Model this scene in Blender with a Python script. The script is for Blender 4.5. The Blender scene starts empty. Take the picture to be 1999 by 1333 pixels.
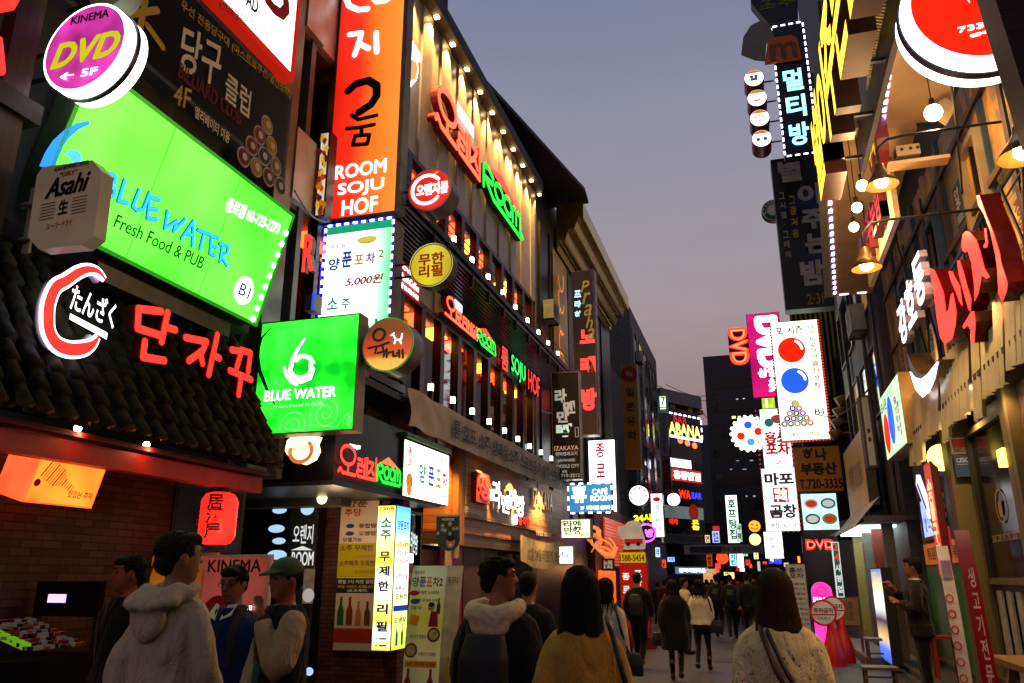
import bpy, math, random
from mathutils import Vector
random.seed(7)
S=bpy.context.scene; COL=S.collection
# ---------------------------------------------------------------- camera, sky, exposure
F_,CX,CY,VX,VY,EYE=1545.,999.5,666.5,1485.,1125.,1.6
PIT=math.atan((VY-CY)/F_); YAW=math.atan((VX-CX)/F_*math.cos(PIT))
cam=bpy.data.cameras.new('camera'); cam.sensor_width=36; cam.lens=F_/1999*36; cam.clip_start=.1; cam.clip_end=2000
camo=bpy.data.objects.new('camera',cam); COL.objects.link(camo)
camo.location=(0,0,EYE); camo.rotation_euler=(math.pi/2+PIT,0,YAW); S.camera=camo
W=bpy.data.worlds.new('World'); S.world=W; W.use_nodes=True
def lin(h,k=1.):
    h=h.lstrip('#'); r=[]
    for i in (0,2,4):
        c=int(h[i:i+2],16)/255; r.append(k*(c/12.92 if c<=.04045 else ((c+.055)/1.055)**2.4))
    return (*r,1)
nt=W.node_tree; nt.nodes.clear()
def wn(t,**k):
    n=nt.nodes.new(t)
    for a,b in k.items(): setattr(n,a,b)
    return n
tc=wn('ShaderNodeTexCoord'); sp=wn('ShaderNodeSeparateXYZ'); rp=wn('ShaderNodeValToRGB')
bg1=wn('ShaderNodeBackground'); bg2=wn('ShaderNodeBackground'); ad=wn('ShaderNodeAddShader'); ow=wn('ShaderNodeOutputWorld')
sky=wn('ShaderNodeTexSky',sky_type='NISHITA',sun_disc=False); sky.sun_elevation=math.radians(-5); sky.sun_rotation=math.radians(160)
nt.links.new(tc.outputs['Generated'],sp.inputs[0]); nt.links.new(sp.outputs['Z'],rp.inputs[0])
cn=wn('ShaderNodeTexNoise'); cn.inputs['Scale'].default_value=2.2; cn.inputs['Detail'].default_value=5; cmp_=wn('ShaderNodeMapping'); cmp_.inputs['Scale'].default_value=(1,1,3.5)
cm=wn('ShaderNodeMapRange'); cm.inputs['To Min'].default_value=.9; cm.inputs['To Max'].default_value=1.1; cs=wn('ShaderNodeVectorMath',operation='SCALE')
nt.links.new(tc.outputs['Generated'],cmp_.inputs[0]); nt.links.new(cmp_.outputs[0],cn.inputs['Vector']); nt.links.new(cn.outputs['Fac'],cm.inputs[0]); nt.links.new(rp.outputs[0],cs.inputs[0]); nt.links.new(cm.outputs[0],cs.inputs['Scale']); nt.links.new(cs.outputs[0],bg1.inputs[0]); nt.links.new(sky.outputs[0],bg2.inputs[0])
nt.links.new(bg1.outputs[0],ad.inputs[0]); nt.links.new(bg2.outputs[0],ad.inputs[1]); nt.links.new(ad.outputs[0],ow.inputs[0])
bg1.inputs[1].default_value=.92; bg2.inputs[1].default_value=.05
el=rp.color_ramp.elements
for p,c in ((0,'786462'),(.18,'978283'),(.31,'aa9ba0'),(.42,'a39da8'),(.55,'9192a8'),(.68,'777fa0'),(1,'4e5a82')):
    e=el[0] if p==0 else (el[-1] if p==1 else el.new(p)); e.position=p; e.color=lin(c)
sun=bpy.data.lights.new('sun','SUN'); sun.energy=.02; sun.angle=math.radians(10); sun.color=(1,.85,.8)
suno=bpy.data.objects.new('sun',sun); COL.objects.link(suno); suno.rotation_euler=(math.radians(80),0,math.radians(-20))
S.view_settings.view_transform='Standard'; S.view_settings.look='None'; S.view_settings.exposure=0; S.view_settings.gamma=1
cy=S.cycles; cy.max_bounces=5; cy.diffuse_bounces=2; cy.glossy_bounces=2; cy.transmission_bounces=3; cy.transparent_max_bounces=8
cy.sample_clamp_indirect=2.; cy.sample_clamp_direct=0; cy.use_denoising=True; cy.caustics_reflective=False; cy.caustics_refractive=False; cy.use_light_tree=True
# ---------------------------------------------------------------- measuring: a photo pixel on a plane of the street
CAM=Vector((0,0,EYE))
def ray(px,py):
    r=(px-CX)/F_; u=(CY-py)/F_; up=u*math.cos(PIT)+math.sin(PIT); fw=math.cos(PIT)-u*math.sin(PIT)
    return Vector((r*math.cos(YAW)-fw*math.sin(YAW), fw*math.cos(YAW)+r*math.sin(YAW), up))
def onX(px,py,X): d=ray(px,py); return CAM+d*(X/d.x)
def onY(px,py,Y): d=ray(px,py); return CAM+d*(Y/d.y)
def onZ(px,py,Z): d=ray(px,py); return CAM+d*((Z-EYE)/d.z)
class Fr:                                     # a flat frame: u right, v up, n towards the viewer
    def __init__(s,o,U,V=(0,0,1)):
        s.o=Vector(o); s.U=Vector(U).normalized(); s.V=Vector(V).normalized(); s.N=s.U.cross(s.V).normalized()
    def p(s,u,v,n=0): return s.o+s.U*u+s.V*v+s.N*n
    def uv(s,px,py,n=0):
        d=ray(px,py); q=s.o+s.N*n; t=(q-CAM).dot(s.N)/d.dot(s.N); w=CAM+d*t-s.o
        return w.dot(s.U),w.dot(s.V)
def FY(Y,x=0,z=0): return Fr((x,Y,z),(1,0,0))
def FL(X,y=0,z=0): return Fr((X,y,z),(0,1,0))
def FR(X,y=0,z=0): return Fr((X,y,z),(0,-1,0))
# ---------------------------------------------------------------- materials
_m={}
def newmat(key):
    m=bpy.data.materials.new(key); m.use_nodes=True; return m,m.node_tree,m.node_tree.nodes['Principled BSDF']
def mat(c,rough=.6,metal=0,var=.25,sc=6.,bump=0.,spec=.4):
    k=('d',c,rough,metal,var,sc,bump,spec)
    if k in _m: return _m[k]
    m,t,b=newmat('mat_'+c); b.inputs['Roughness'].default_value=rough; b.inputs['Metallic'].default_value=metal
    b.inputs['Specular IOR Level'].default_value=spec
    col=lin(c); N=t.nodes.new; L=t.links.new
    if var or bump:
        g=N('ShaderNodeTexCoord'); n=N('ShaderNodeTexNoise'); n.inputs['Scale'].default_value=sc; n.inputs['Detail'].default_value=6
        L(g.outputs['Object'],n.inputs['Vector'])
        if var:
            r=N('ShaderNodeValToRGB'); r.color_ramp.elements[0].position=.3; r.color_ramp.elements[1].position=.72
            r.color_ramp.elements[0].color=[x*(1-var) for x in col[:3]]+[1]; r.color_ramp.elements[1].color=[min(1,x*(1+var)) for x in col[:3]]+[1]
            L(n.outputs['Fac'],r.inputs[0]); L(r.outputs[0],b.inputs['Base Color'])
        else: b.inputs['Base Color'].default_value=col
        if bump:
            q=N('ShaderNodeBump'); q.inputs['Strength'].default_value=bump; q.inputs['Distance'].default_value=.02
            L(n.outputs['Fac'],q.inputs['Height']); L(q.outputs[0],b.inputs['Normal'])
    else: b.inputs['Base Color'].default_value=col
    _m[k]=m; return m
def over(c,k,K=2.4):                                # lamps shine past what the exposure can hold: the strongest channels are over-exposed
    return [x*(1+(K-1)*min(1,max(0,(x*k-.72)/.25))) for x in c[:3]]+[1]
def emit(c,s=1.,var=0.,sc=2.,samp=True,base=.4,rough=.3):
    k=('e',c,s,var,sc,samp,base)
    if k in _m: return _m[k]
    m,t,b=newmat('lit_'+c); col=over(lin(c),s); b.inputs['Base Color'].default_value=[x*base for x in col[:3]]+[1]
    b.inputs['Roughness'].default_value=rough; b.inputs['Emission Color'].default_value=col; b.inputs['Emission Strength'].default_value=s
    b.inputs['Specular IOR Level'].default_value=.2
    if var:
        N=t.nodes.new; g=N('ShaderNodeTexCoord'); n=N('ShaderNodeTexNoise'); n.inputs['Scale'].default_value=sc; n.inputs['Detail'].default_value=2
        r=N('ShaderNodeMapRange'); r.inputs['From Min'].default_value=.3; r.inputs['From Max'].default_value=.7
        r.inputs['To Min'].default_value=s*(1-var); r.inputs['To Max'].default_value=s*(1+var)
        t.links.new(g.outputs['Object'],n.inputs['Vector']); t.links.new(n.outputs['Fac'],r.inputs[0]); t.links.new(r.outputs[0],b.inputs['Emission Strength'])
    if not samp: m.cycles.emission_sampling='NONE'
    _m[k]=m; return m
def grad(stops,axis,lo,hi,s=1.,noise=.15,base=.4,sc=1.5):          # a printed colour blend on a lit panel, along an object axis
    k=('g',str(stops),axis,round(lo,3),round(hi,3),s)
    if k in _m: return _m[k]
    m,t,b=newmat('printed_panel'); N=t.nodes.new; L=t.links.new
    g=N('ShaderNodeTexCoord'); x=N('ShaderNodeSeparateXYZ'); r=N('ShaderNodeMapRange'); r.inputs['From Min'].default_value=lo; r.inputs['From Max'].default_value=hi
    n=N('ShaderNodeTexNoise'); n.inputs['Scale'].default_value=sc; n.inputs['Detail'].default_value=2; a=N('ShaderNodeMath'); a.operation='MULTIPLY_ADD'; a.inputs[1].default_value=noise; 
    rr=N('ShaderNodeValToRGB'); e=rr.color_ramp.elements
    for i,(p,c) in enumerate(stops):
        q=e[0] if i==0 else (e[-1] if i==len(stops)-1 else e.new(p)); q.position=p; q.color=over(lin(c),s,1.8)
    L(g.outputs['Object'],x.inputs[0]); L(g.outputs['Object'],n.inputs['Vector']); L(x.outputs[axis],r.inputs[0])
    L(n.outputs['Fac'],a.inputs[0]); L(r.outputs[0],a.inputs[2]); 
    s2=N('ShaderNodeMath'); s2.operation='SUBTRACT'; s2.inputs[1].default_value=noise*.5; L(a.outputs[0],s2.inputs[0]); L(s2.outputs[0],rr.inputs[0])
    L(rr.outputs[0],b.inputs['Emission Color']); b.inputs['Emission Strength'].default_value=s; b.inputs['Base Color'].default_value=(.1,.1,.1,1); b.inputs['Roughness'].default_value=.35
    if s==0:
        L(rr.outputs[0],b.inputs['Base Color']); b.inputs['Emission Strength'].default_value=0
        tb=N('ShaderNodeBsdfTranslucent'); mx=N('ShaderNodeMixShader'); mx.inputs[0].default_value=.65; L(rr.outputs[0],tb.inputs[0]); L(b.outputs[0],mx.inputs[1]); L(tb.outputs[0],mx.inputs[2]); L(mx.outputs[0],t.nodes['Material Output'].inputs[0])   # thin printed sheet that light shines through
    _m[k]=m; return m
def emit2(c1,c2,s,sc,base=.4):                     # backlit sheet with uneven tubes behind it
    k=('e2',c1,c2,s,sc)
    if k in _m: return _m[k]
    m,t,b=newmat('lit_sheet'); N=t.nodes.new; L=t.links.new; g=N('ShaderNodeTexCoord'); n=N('ShaderNodeTexNoise'); n.inputs['Scale'].default_value=sc; n.inputs['Detail'].default_value=2
    r=N('ShaderNodeValToRGB'); r.color_ramp.elements[0].position=.36; r.color_ramp.elements[1].position=.66; r.color_ramp.elements[0].color=over(lin(c1),s); r.color_ramp.elements[1].color=over(lin(c2),s)
    L(g.outputs['Object'],n.inputs['Vector']); L(n.outputs['Fac'],r.inputs[0]); L(r.outputs[0],b.inputs['Emission Color']); b.inputs['Emission Strength'].default_value=s; b.inputs['Base Color'].default_value=[x*base for x in lin(c1)[:3]]+[1]; b.inputs['Roughness'].default_value=.3
    _m[k]=m; return m
def fabric(c,folds=.6,fleck=None,rough=.85):
    k=('f',c,folds,fleck)
    if k in _m: return _m[k]
    m,t,b=newmat('cloth_'+c); N=t.nodes.new; L=t.links.new; g=N('ShaderNodeTexCoord'); mp=N('ShaderNodeMapping'); mp.inputs['Scale'].default_value=(1,1,.45)
    n=N('ShaderNodeTexNoise'); n.inputs['Scale'].default_value=7; n.inputs['Detail'].default_value=5; n.inputs['Distortion'].default_value=1.2; w=N('ShaderNodeTexNoise'); w.inputs['Scale'].default_value=160 if not fleck else 60
    L(g.outputs['Object'],mp.inputs[0]); L(mp.outputs[0],n.inputs['Vector']); L(g.outputs['Object'],w.inputs['Vector'])
    q=N('ShaderNodeBump'); q.inputs['Strength'].default_value=folds; q.inputs['Distance'].default_value=.09; L(n.outputs['Fac'],q.inputs['Height'])
    q2=N('ShaderNodeBump'); q2.inputs['Strength'].default_value=.5; q2.inputs['Distance'].default_value=.004 if not fleck else .012; L(w.outputs['Fac'],q2.inputs['Height']); L(q.outputs[0],q2.inputs['Normal']); L(q2.outputs[0],b.inputs['Normal'])
    r=N('ShaderNodeValToRGB'); r.color_ramp.elements[0].position=.3; r.color_ramp.elements[1].position=.5 if not fleck else .37; c_=lin(c); r.color_ramp.elements[0].color=[x*.72 for x in c_[:3]]+[1] if not fleck else lin(fleck); r.color_ramp.elements[1].color=c_
    L(w.outputs['Fac'],r.inputs[0]); L(r.outputs[0],b.inputs['Base Color']); b.inputs['Roughness'].default_value=rough; b.inputs['Specular IOR Level'].default_value=.15; b.inputs['Sheen Weight'].default_value=.1
    _m[k]=m; return m
def brick(c1,c2,mortar,plane,w=.22,h=.07,rough=.8):
    k=('b',c1,c2,plane,w)
    if k in _m: return _m[k]
    m,t,b=newmat('brick'); N=t.nodes.new; L=t.links.new; g=N('ShaderNodeTexCoord'); x=N('ShaderNodeSeparateXYZ'); c=N('ShaderNodeCombineXYZ'); n=N('ShaderNodeTexBrick')
    L(g.outputs['Object'],x.inputs[0]); L(x.outputs[plane],c.inputs[0]); L(x.outputs['Z'],c.inputs[1]); L(c.outputs[0],n.inputs['Vector'])
    n.inputs['Color1'].default_value=lin(c1); n.inputs['Color2'].default_value=lin(c2); n.inputs['Mortar'].default_value=lin(mortar)
    n.inputs['Scale'].default_value=1; n.inputs['Brick Width'].default_value=w; n.inputs['Row Height'].default_value=h; n.inputs['Mortar Size'].default_value=.006; n.inputs['Bias'].default_value=-.2
    z=N('ShaderNodeTexNoise'); z.inputs['Scale'].default_value=5; mx=N('ShaderNodeMixRGB'); mx.blend_type='MULTIPLY'; mx.inputs[0].default_value=.7
    L(g.outputs['Object'],z.inputs['Vector']); L(n.outputs['Color'],mx.inputs[1]); L(z.outputs['Fac'],mx.inputs[2]); L(mx.outputs[0],b.inputs['Base Color'])
    q=N('ShaderNodeBump'); q.inputs['Strength'].default_value=.6; q.inputs['Distance'].default_value=.02; q.invert=True; L(n.outputs['Fac'],q.inputs['Height']); L(q.outputs[0],b.inputs['Normal'])
    b.inputs['Roughness'].default_value=rough; _m[k]=m; return m
def planks(c,plane='Z',step=.14,rough=.55,var=.4):
    k=('p',c,plane,step)
    if k in _m: return _m[k]
    m,t,b=newmat('boards'); N=t.nodes.new; L=t.links.new; g=N('ShaderNodeTexCoord'); x=N('ShaderNodeSeparateXYZ'); L(g.outputs['Object'],x.inputs[0])
    d=N('ShaderNodeMath'); d.operation='DIVIDE'; d.inputs[1].default_value=step; f=N('ShaderNodeMath'); f.operation='FLOOR'; w=N('ShaderNodeTexWhiteNoise'); w.noise_dimensions='1D'
    L(x.outputs[plane],d.inputs[0]); L(d.outputs[0],f.inputs[0]); L(f.outputs[0],w.inputs['W'])
    fr=N('ShaderNodeMath'); fr.operation='FRACT'; L(d.outputs[0],fr.inputs[0]); gt=N('ShaderNodeMath'); gt.operation='GREATER_THAN'; gt.inputs[1].default_value=.06; L(fr.outputs[0],gt.inputs[0])
    mp=N('ShaderNodeMapping'); mp.inputs['Scale'].default_value=(12,12,2) if plane!='Z' else (2,2,14); n=N('ShaderNodeTexNoise'); n.inputs['Scale'].default_value=2; n.inputs['Detail'].default_value=6
    L(g.outputs['Object'],mp.inputs[0]); L(mp.outputs[0],n.inputs['Vector']); ad=N('ShaderNodeMath'); ad.operation='ADD'; L(w.outputs['Value'],ad.inputs[0]); L(n.outputs['Fac'],ad.inputs[1])
    r=N('ShaderNodeMapRange'); r.inputs['From Max'].default_value=2; r.inputs['To Min'].default_value=1-var; r.inputs['To Max'].default_value=1+var; L(ad.outputs[0],r.inputs[0])
    mu=N('ShaderNodeMath'); mu.operation='MULTIPLY'; L(r.outputs[0],mu.inputs[0]); L(gt.outputs[0],mu.inputs[1]); v=N('ShaderNodeVectorMath'); v.operation='SCALE'; v.inputs[0].default_value=lin(c)[:3]
    L(mu.outputs[0],v.inputs['Scale']); L(v.outputs[0],b.inputs['Base Color']); b.inputs['Roughness'].default_value=rough; _m[k]=m; return m
def glass():
    if 'glass' in _m: return _m['glass']
    m,t,b=newmat('glass'); N=t.nodes.new; a=N('ShaderNodeBsdfTransparent'); a.inputs[0].default_value=(.86,.88,.88,1); g=N('ShaderNodeBsdfGlossy'); g.inputs['Roughness'].default_value=.04; x=N('ShaderNodeMixShader')
    fz=N('ShaderNodeFresnel'); fz.inputs[0].default_value=1.4; t.links.new(fz.outputs[0],x.inputs[0]); t.links.new(a.outputs[0],x.inputs[1]); t.links.new(g.outputs[0],x.inputs[2]); t.links.new(x.outputs[0],t.nodes['Material Output'].inputs[0]); _m['glass']=m; return m
BLK=lambda: mat('0b0b0c',.5); 
ink=lambda c,k=.8: emit(c,k,samp=False)
def paint(c): return mat(c,.5,var=0)
# ---------------------------------------------------------------- mesh builder
ORG={}
class MB:
    def __init__(s): s.v=[]; s.f=[]
    def add(s,vs,fs):
        n=len(s.v); s.v+=[tuple(a) for a in vs]; s.f+=[tuple(i+n for i in f) for f in fs]; return s
    def hexa(s,P): return s.add(P,[(0,3,2,1),(4,5,6,7),(0,1,5,4),(1,2,6,5),(2,3,7,6),(3,0,4,7)])
    def box(s,x0,y0,z0,x1,y1,z1):
        x0,x1=sorted((x0,x1)); y0,y1=sorted((y0,y1)); z0,z1=sorted((z0,z1))
        return s.hexa([(x0,y0,z0),(x1,y0,z0),(x1,y1,z0),(x0,y1,z0),(x0,y0,z1),(x1,y0,z1),(x1,y1,z1),(x0,y1,z1)])
    def fbox(s,F,u0,v0,n0,u1,v1,n1):
        return s.hexa([F.p(u0,v0,n0),F.p(u1,v0,n0),F.p(u1,v1,n0),F.p(u0,v1,n0),F.p(u0,v0,n1),F.p(u1,v0,n1),F.p(u1,v1,n1),F.p(u0,v1,n1)])
    def quad(s,a,b,c,d): return s.add([a,b,c,d],[(0,1,2,3)])
    def fquad(s,F,u0,v0,u1,v1,n=0): return s.quad(F.p(u0,v0,n),F.p(u1,v0,n),F.p(u1,v1,n),F.p(u0,v1,n))
    def frame(s,F,u0,v0,u1,v1,w,n0,n1):
        s.fbox(F,u0,v0,n0,u1,v0+w,n1); s.fbox(F,u0,v1-w,n0,u1,v1,n1); s.fbox(F,u0,v0+w,n0,u0+w,v1-w,n1); return s.fbox(F,u1-w,v0+w,n0,u1,v1-w,n1)
    def poly(s,F,pts,n=0): return s.add([F.p(u,v,n) for u,v in pts],[tuple(range(len(pts)))])
    def prism(s,F,pts,n0,n1,cap=True):
        k=len(pts); a=sum(pts[i][0]*pts[(i+1)%k][1]-pts[(i+1)%k][0]*pts[i][1] for i in range(k))
        if a<0: pts=pts[::-1]
        vs=[F.p(u,v,n0) for u,v in pts]+[F.p(u,v,n1) for u,v in pts]
        fs=[(i,(i+1)%k,k+(i+1)%k,k+i) for i in range(k)]+([tuple(range(k))[::-1],tuple(range(k,2*k))] if cap else [])
        return s.add(vs,fs)
    def disc(s,F,u,v,r,n=0,seg=32,ry=None): return s.poly(F,circ(u,v,r,seg,ry),n)
    def tube(s,pts,r,seg=8,cap=True):
        pts=[Vector(p) for p in pts]; k=len(pts); R=r if isinstance(r,(list,tuple)) else [r]*k; vs=[]; ref=None
        for i,p in enumerate(pts):
            d=(pts[min(i+1,k-1)]-pts[max(i-1,0)]).normalized()
            if ref is None: ref=Vector((0,0,1)) if abs(d.z)<.9 else Vector((1,0,0))
            a=d.cross(ref).normalized(); b=a.cross(d).normalized(); ref=b
            for j in range(seg):
                t=2*math.pi*j/seg; vs.append(p+a*math.cos(t)*R[i]+b*math.sin(t)*R[i])
        fs=[(i*seg+j,i*seg+(j+1)%seg,(i+1)*seg+(j+1)%seg,(i+1)*seg+j) for i in range(k-1) for j in range(seg)]
        if cap: fs+=[tuple(range(seg))[::-1],tuple((k-1)*seg+j for j in range(seg))]
        return s.add(vs,fs)
    def lathe(s,c,prof,seg=16,axis=(0,0,1)):
        c=Vector(c); ax=Vector(axis).normalized(); a=ax.cross(Vector((1,0,0)) if abs(ax.x)<.9 else Vector((0,1,0))).normalized(); b=ax.cross(a); k=len(prof)
        vs=[c+ax*h+(a*math.cos(2*math.pi*j/seg)+b*math.sin(2*math.pi*j/seg))*r for r,h in prof for j in range(seg)]
        fs=[(i*seg+j,i*seg+(j+1)%seg,(i+1)*seg+(j+1)%seg,(i+1)*seg+j) for i in range(k-1) for j in range(seg)]
        return s.add(vs,fs)
    def ball(s,c,r,seg=12,sz=1.):
        return s.lathe(c,[(max(.0005,r*math.sin(math.pi*i/(seg//2+2))),-sz*r*math.cos(math.pi*i/(seg//2+2))) for i in range(seg//2+3)],seg)
    def strokes(s,F,lines,w,n0,n1,step=.0006,seg=6):      # rounded strokes, each piece a hair above the last
        z=0
        for ln in lines:
            for (a,b),(c,d) in zip(ln[:-1],ln[1:]):
                ang=math.atan2(d-b,c-a); r=w/2
                pts=[(c+r*math.cos(ang-math.pi/2+math.pi*i/seg),d+r*math.sin(ang-math.pi/2+math.pi*i/seg)) for i in range(seg+1)]+[(a+r*math.cos(ang+math.pi/2+math.pi*i/seg),b+r*math.sin(ang+math.pi/2+math.pi*i/seg)) for i in range(seg+1)]
                if n0 is None: s.poly(F,pts,n1+z)
                else: s.prism(F,pts,n0,n1+z)
                z+=step
        return s
    def build(s,name,m,parent=None,smooth=False,origin=None):
        o0=ORG[parent.name] if parent else Vector(origin if origin is not None else (0,0,0))
        me=bpy.data.meshes.new(name); me.from_pydata([Vector(v)-o0 for v in s.v],[],s.f); me.materials.append(m)
        if smooth: me.polygons.foreach_set('use_smooth',[True]*len(me.polygons))
        o=bpy.data.objects.new(name,me); COL.objects.link(o)
        if parent: o.parent=parent
        else: o.location=o0
        ORG[o.name]=o0; return o
def circ(u,v,r,seg=32,ry=None): return [(u+r*math.cos(2*math.pi*i/seg),v+(ry or r)*math.sin(2*math.pi*i/seg)) for i in range(seg)]
def tag(o,label=None,cat=None,group=None,kind=None):
    for k,v in (('label',label),('category',cat),('group',group),('kind',kind)):
        if v: o[k]=v
    return o
def thing(name,label,cat,loc,group=None):
    o=bpy.data.objects.new(name,None); COL.objects.link(o); o.location=loc; o.empty_display_size=.1; ORG[o.name]=Vector(loc); return tag(o,label,cat,group)
# ---------------------------------------------------------------- lettering
_g={}
def glyphs(body,bold,sp=1.,shear=0.,al='CENTER'):
    k=(body,bold,sp,shear,al)
    if k in _g: return _g[k]
    c=bpy.data.curves.new('lettering','FONT'); c.body=body; c.align_x=al; c.offset=bold; c.resolution_u=3; c.space_line=sp; c.shear=shear
    o=bpy.data.objects.new('lettering',c); COL.objects.link(o); dg=bpy.context.evaluated_depsgraph_get(); dg.update()
    me=bpy.data.meshes.new_from_object(o.evaluated_get(dg)); v=[(a.co.x,a.co.y) for a in me.vertices]; f=[tuple(p.vertices) for p in me.polygons]
    bpy.data.objects.remove(o); bpy.data.meshes.remove(me); bpy.data.curves.remove(c)
    x0=min(a for a,b in v); x1=max(a for a,b in v); y0=min(b for a,b in v); y1=max(b for a,b in v)
    v=[((a-x0)/(x1-x0 or 1),(b-y0)/(y1-y0 or 1)) for a,b in v]; _g[k]=(v,f); return _g[k]
def txt(F,body,B,m,parent,n=.012,bold=.015,depth=0,side=None,sp=1.,shear=0.,name='lettering',sw=0.,rot=None,al='CENTER'):
    """lettering stretched to the box B=(u0,v0,u1,v1); depth>0 makes channel letters with a body of their own"""
    asc=body.isascii() and bold>.004 and not depth
    v,f=glyphs(body,0 if asc else bold,sp,shear,al); u0,v0,u1,v1=B
    def P(a,b,k):
        if rot=='cw': a,b=b,1-a          # lettering turned on its side, reading downwards
        return F.p(u0+(u1-u0)*a,v0+(v1-v0)*b+sw*a,k)
    mb=MB().add([P(a,b,n+depth) for a,b in v],f)
    if asc:                                # heavier Latin strokes: the same outline laid again, shifted, a hair higher each time
        nl=body.count('\n')+1; e=bold*abs(v1-v0)/nl*.9
        for i,(dx,dy) in enumerate(((1,0),(-1,0),(0,1),(0,-1),(.7,.7),(-.7,.7),(.7,-.7),(-.7,-.7))):
            mb.add([P(a,b,n+depth+.0005*(i+1))+F.U*dx*e+F.V*dy*e for a,b in v],f)
    o=mb.build(name,m,parent)
    if depth:
        ed={}
        for q in f:
            for i in range(len(q)): e=(q[i],q[(i+1)%len(q)]); ed[e]=1
        bd=[e for e in ed if (e[1],e[0]) not in ed]; sb=MB(); kk=len(v)
        sb.add([P(a,b,n) for a,b in v]+[P(a,b,n+depth-.003) for a,b in v],[(a,b,kk+b,kk+a) for a,b in bd]); sb.build('letter_side',side,parent)
    return o
def pb(F,bl,tr,n=0):                               # box from the photo's bottom-left and top-right pixel of some lettering
    a=F.uv(*bl,n); b=F.uv(*tr,n); return (min(a[0],b[0]),min(a[1],b[1]),max(a[0],b[0]),max(a[1],b[1]))
def leds(F,pts,gap,m,parent,l=.07,w=.03,n=.02,name='led_strip'):
    mb=MB()
    for (a,b),(c,d) in zip(pts[:-1],pts[1:]):
        L=math.hypot(c-a,d-b); k=max(1,int(L/gap)); 
        for i in range(k):
            t=(i+.5)/k; x=a+(c-a)*t; y=b+(d-b)*t; ux,uy=(c-a)/L*l/2,(d-b)/L*l/2; vx,vy=-uy/l*w,ux/l*w
            mb.poly(F,[(x-ux-vx,y-uy-vy),(x+ux-vx,y+uy-vy),(x+ux+vx,y+uy+vy),(x-ux+vx,y-uy+vy)],n)
    return mb.build(name,m,parent)
def panel(t,F,B,d,face,body,fw=.03,names=('housing','face_panel'),n=0):
    u0,v0,u1,v1=B
    MB().fbox(F,u0,v0,n-d,u1,v1,n).build(names[0],body,t)
    return MB().fquad(F,u0+fw,v0+fw,u1-fw,v1-fw,n+.004).build(names[1],face,t)
def blade(name,label,cat,Y,tl,br,d,face,body,fw=.03,group=None,F=None):
    """a sign board facing down the street at distance Y, from its top-left and bottom-right pixels"""
    F=F or FY(Y); a=F.uv(*tl); b=F.uv(*br); B=(a[0],b[1],b[0],a[1]); t=thing(name,label,cat,F.p(B[0],B[1],-d),group)
    panel(t,F,B,d,face,body,fw); return t,F,B
def sub(B,a,b,c,d):                                # part of a box, in fractions from the lower left
    u0,v0,u1,v1=B; return (u0+(u1-u0)*a,v0+(v1-v0)*b,u0+(u1-u0)*c,v0+(v1-v0)*d)
def drum(name,label,Y,c,rpx,d,face,rim,group=None,arm=None,ry=None,side=None,seg=40):
    """a round sign facing down the street"""
    F=FY(Y); u,v=F.uv(*c); r=F.uv(c[0]+rpx,c[1])[0]-u; t=thing(name,label,'round sign',F.p(u,v-r,-d),group)
    MB().prism(F,circ(u,v,r,seg),-d,0,cap=True).build('drum',rim,t,False)
    MB().disc(F,u,v,r*.94,.006,seg).build('face_panel',face,t)
    if arm is not None:
        mb=MB()
        for dz in (-.3*r,.3*r): mb.tube([F.p(u,v+dz,-d*.5),F.p(arm,v+dz,-d*.5)],.018,6)
        mb.build('bracket',mat('2a2a2c',.4,.6),t)
    return t,F,u,v,r
def spot(loc,energy,col,size,blend=.6,rot=(0,0,0),rad=.04):
    l=bpy.data.lights.new('lamp_light','SPOT'); l.energy=energy; l.color=col; l.spot_size=size; l.spot_blend=blend; l.shadow_soft_size=rad
    o=bpy.data.objects.new('lamp_light',l); COL.objects.link(o); o.location=loc; o.rotation_euler=rot; return o
def plight(loc,energy,col,rad=.05):
    l=bpy.data.lights.new('lamp_light','POINT'); l.energy=energy; l.color=col; l.shadow_soft_size=rad
    o=bpy.data.objects.new('lamp_light',l); COL.objects.link(o); o.location=loc; return o
# ================================================================ SETTING
XL=-5.8; XA=-5.0; XR=2.95
def road_mat():
    m,t,b=newmat('asphalt'); N=t.nodes.new; L=t.links.new; g=N('ShaderNodeTexCoord'); n=N('ShaderNodeTexNoise'); n.inputs['Scale'].default_value=.7; n.inputs['Detail'].default_value=8
    n2=N('ShaderNodeTexNoise'); n2.inputs['Scale'].default_value=90; n2.inputs['Detail'].default_value=3
    L(g.outputs['Object'],n.inputs['Vector']); L(g.outputs['Object'],n2.inputs['Vector']); r=N('ShaderNodeValToRGB'); r.color_ramp.elements[0].color=lin('1b1b1e'); r.color_ramp.elements[1].color=lin('39373a'); r.color_ramp.elements[0].position=.3; r.color_ramp.elements[1].position=.75
    L(n.outputs['Fac'],r.inputs[0]); L(r.outputs[0],b.inputs['Base Color']); q=N('ShaderNodeBump'); q.inputs['Strength'].default_value=.5; q.inputs['Distance'].default_value=.01; L(n2.outputs['Fac'],q.inputs['Height']); L(q.outputs[0],b.inputs['Normal'])
    r2=N('ShaderNodeMapRange'); r2.inputs['To Min'].default_value=.35; r2.inputs['To Max'].default_value=.75; L(n.outputs['Fac'],r2.inputs[0]); L(r2.outputs[0],b.inputs['Roughness']); return m
tag(MB().quad((-300,-60,-.004),(300,-60,-.004),(300,700,-.004),(-300,700,-.004)).build('ground',mat('2c2b2c',.8)),kind='structure')
tag(MB().quad((-4.9,-6,0),(2.3,-6,0),(2.3,75,0),(-4.9,75,0)).build('road',road_mat()),kind='structure')
mb=MB().box(-5.8,-6,-.01,-4.9,75,.1); tag(mb.build('pavement',mat('3a3836',.8,var=.4,sc=3)),kind='structure')
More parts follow.
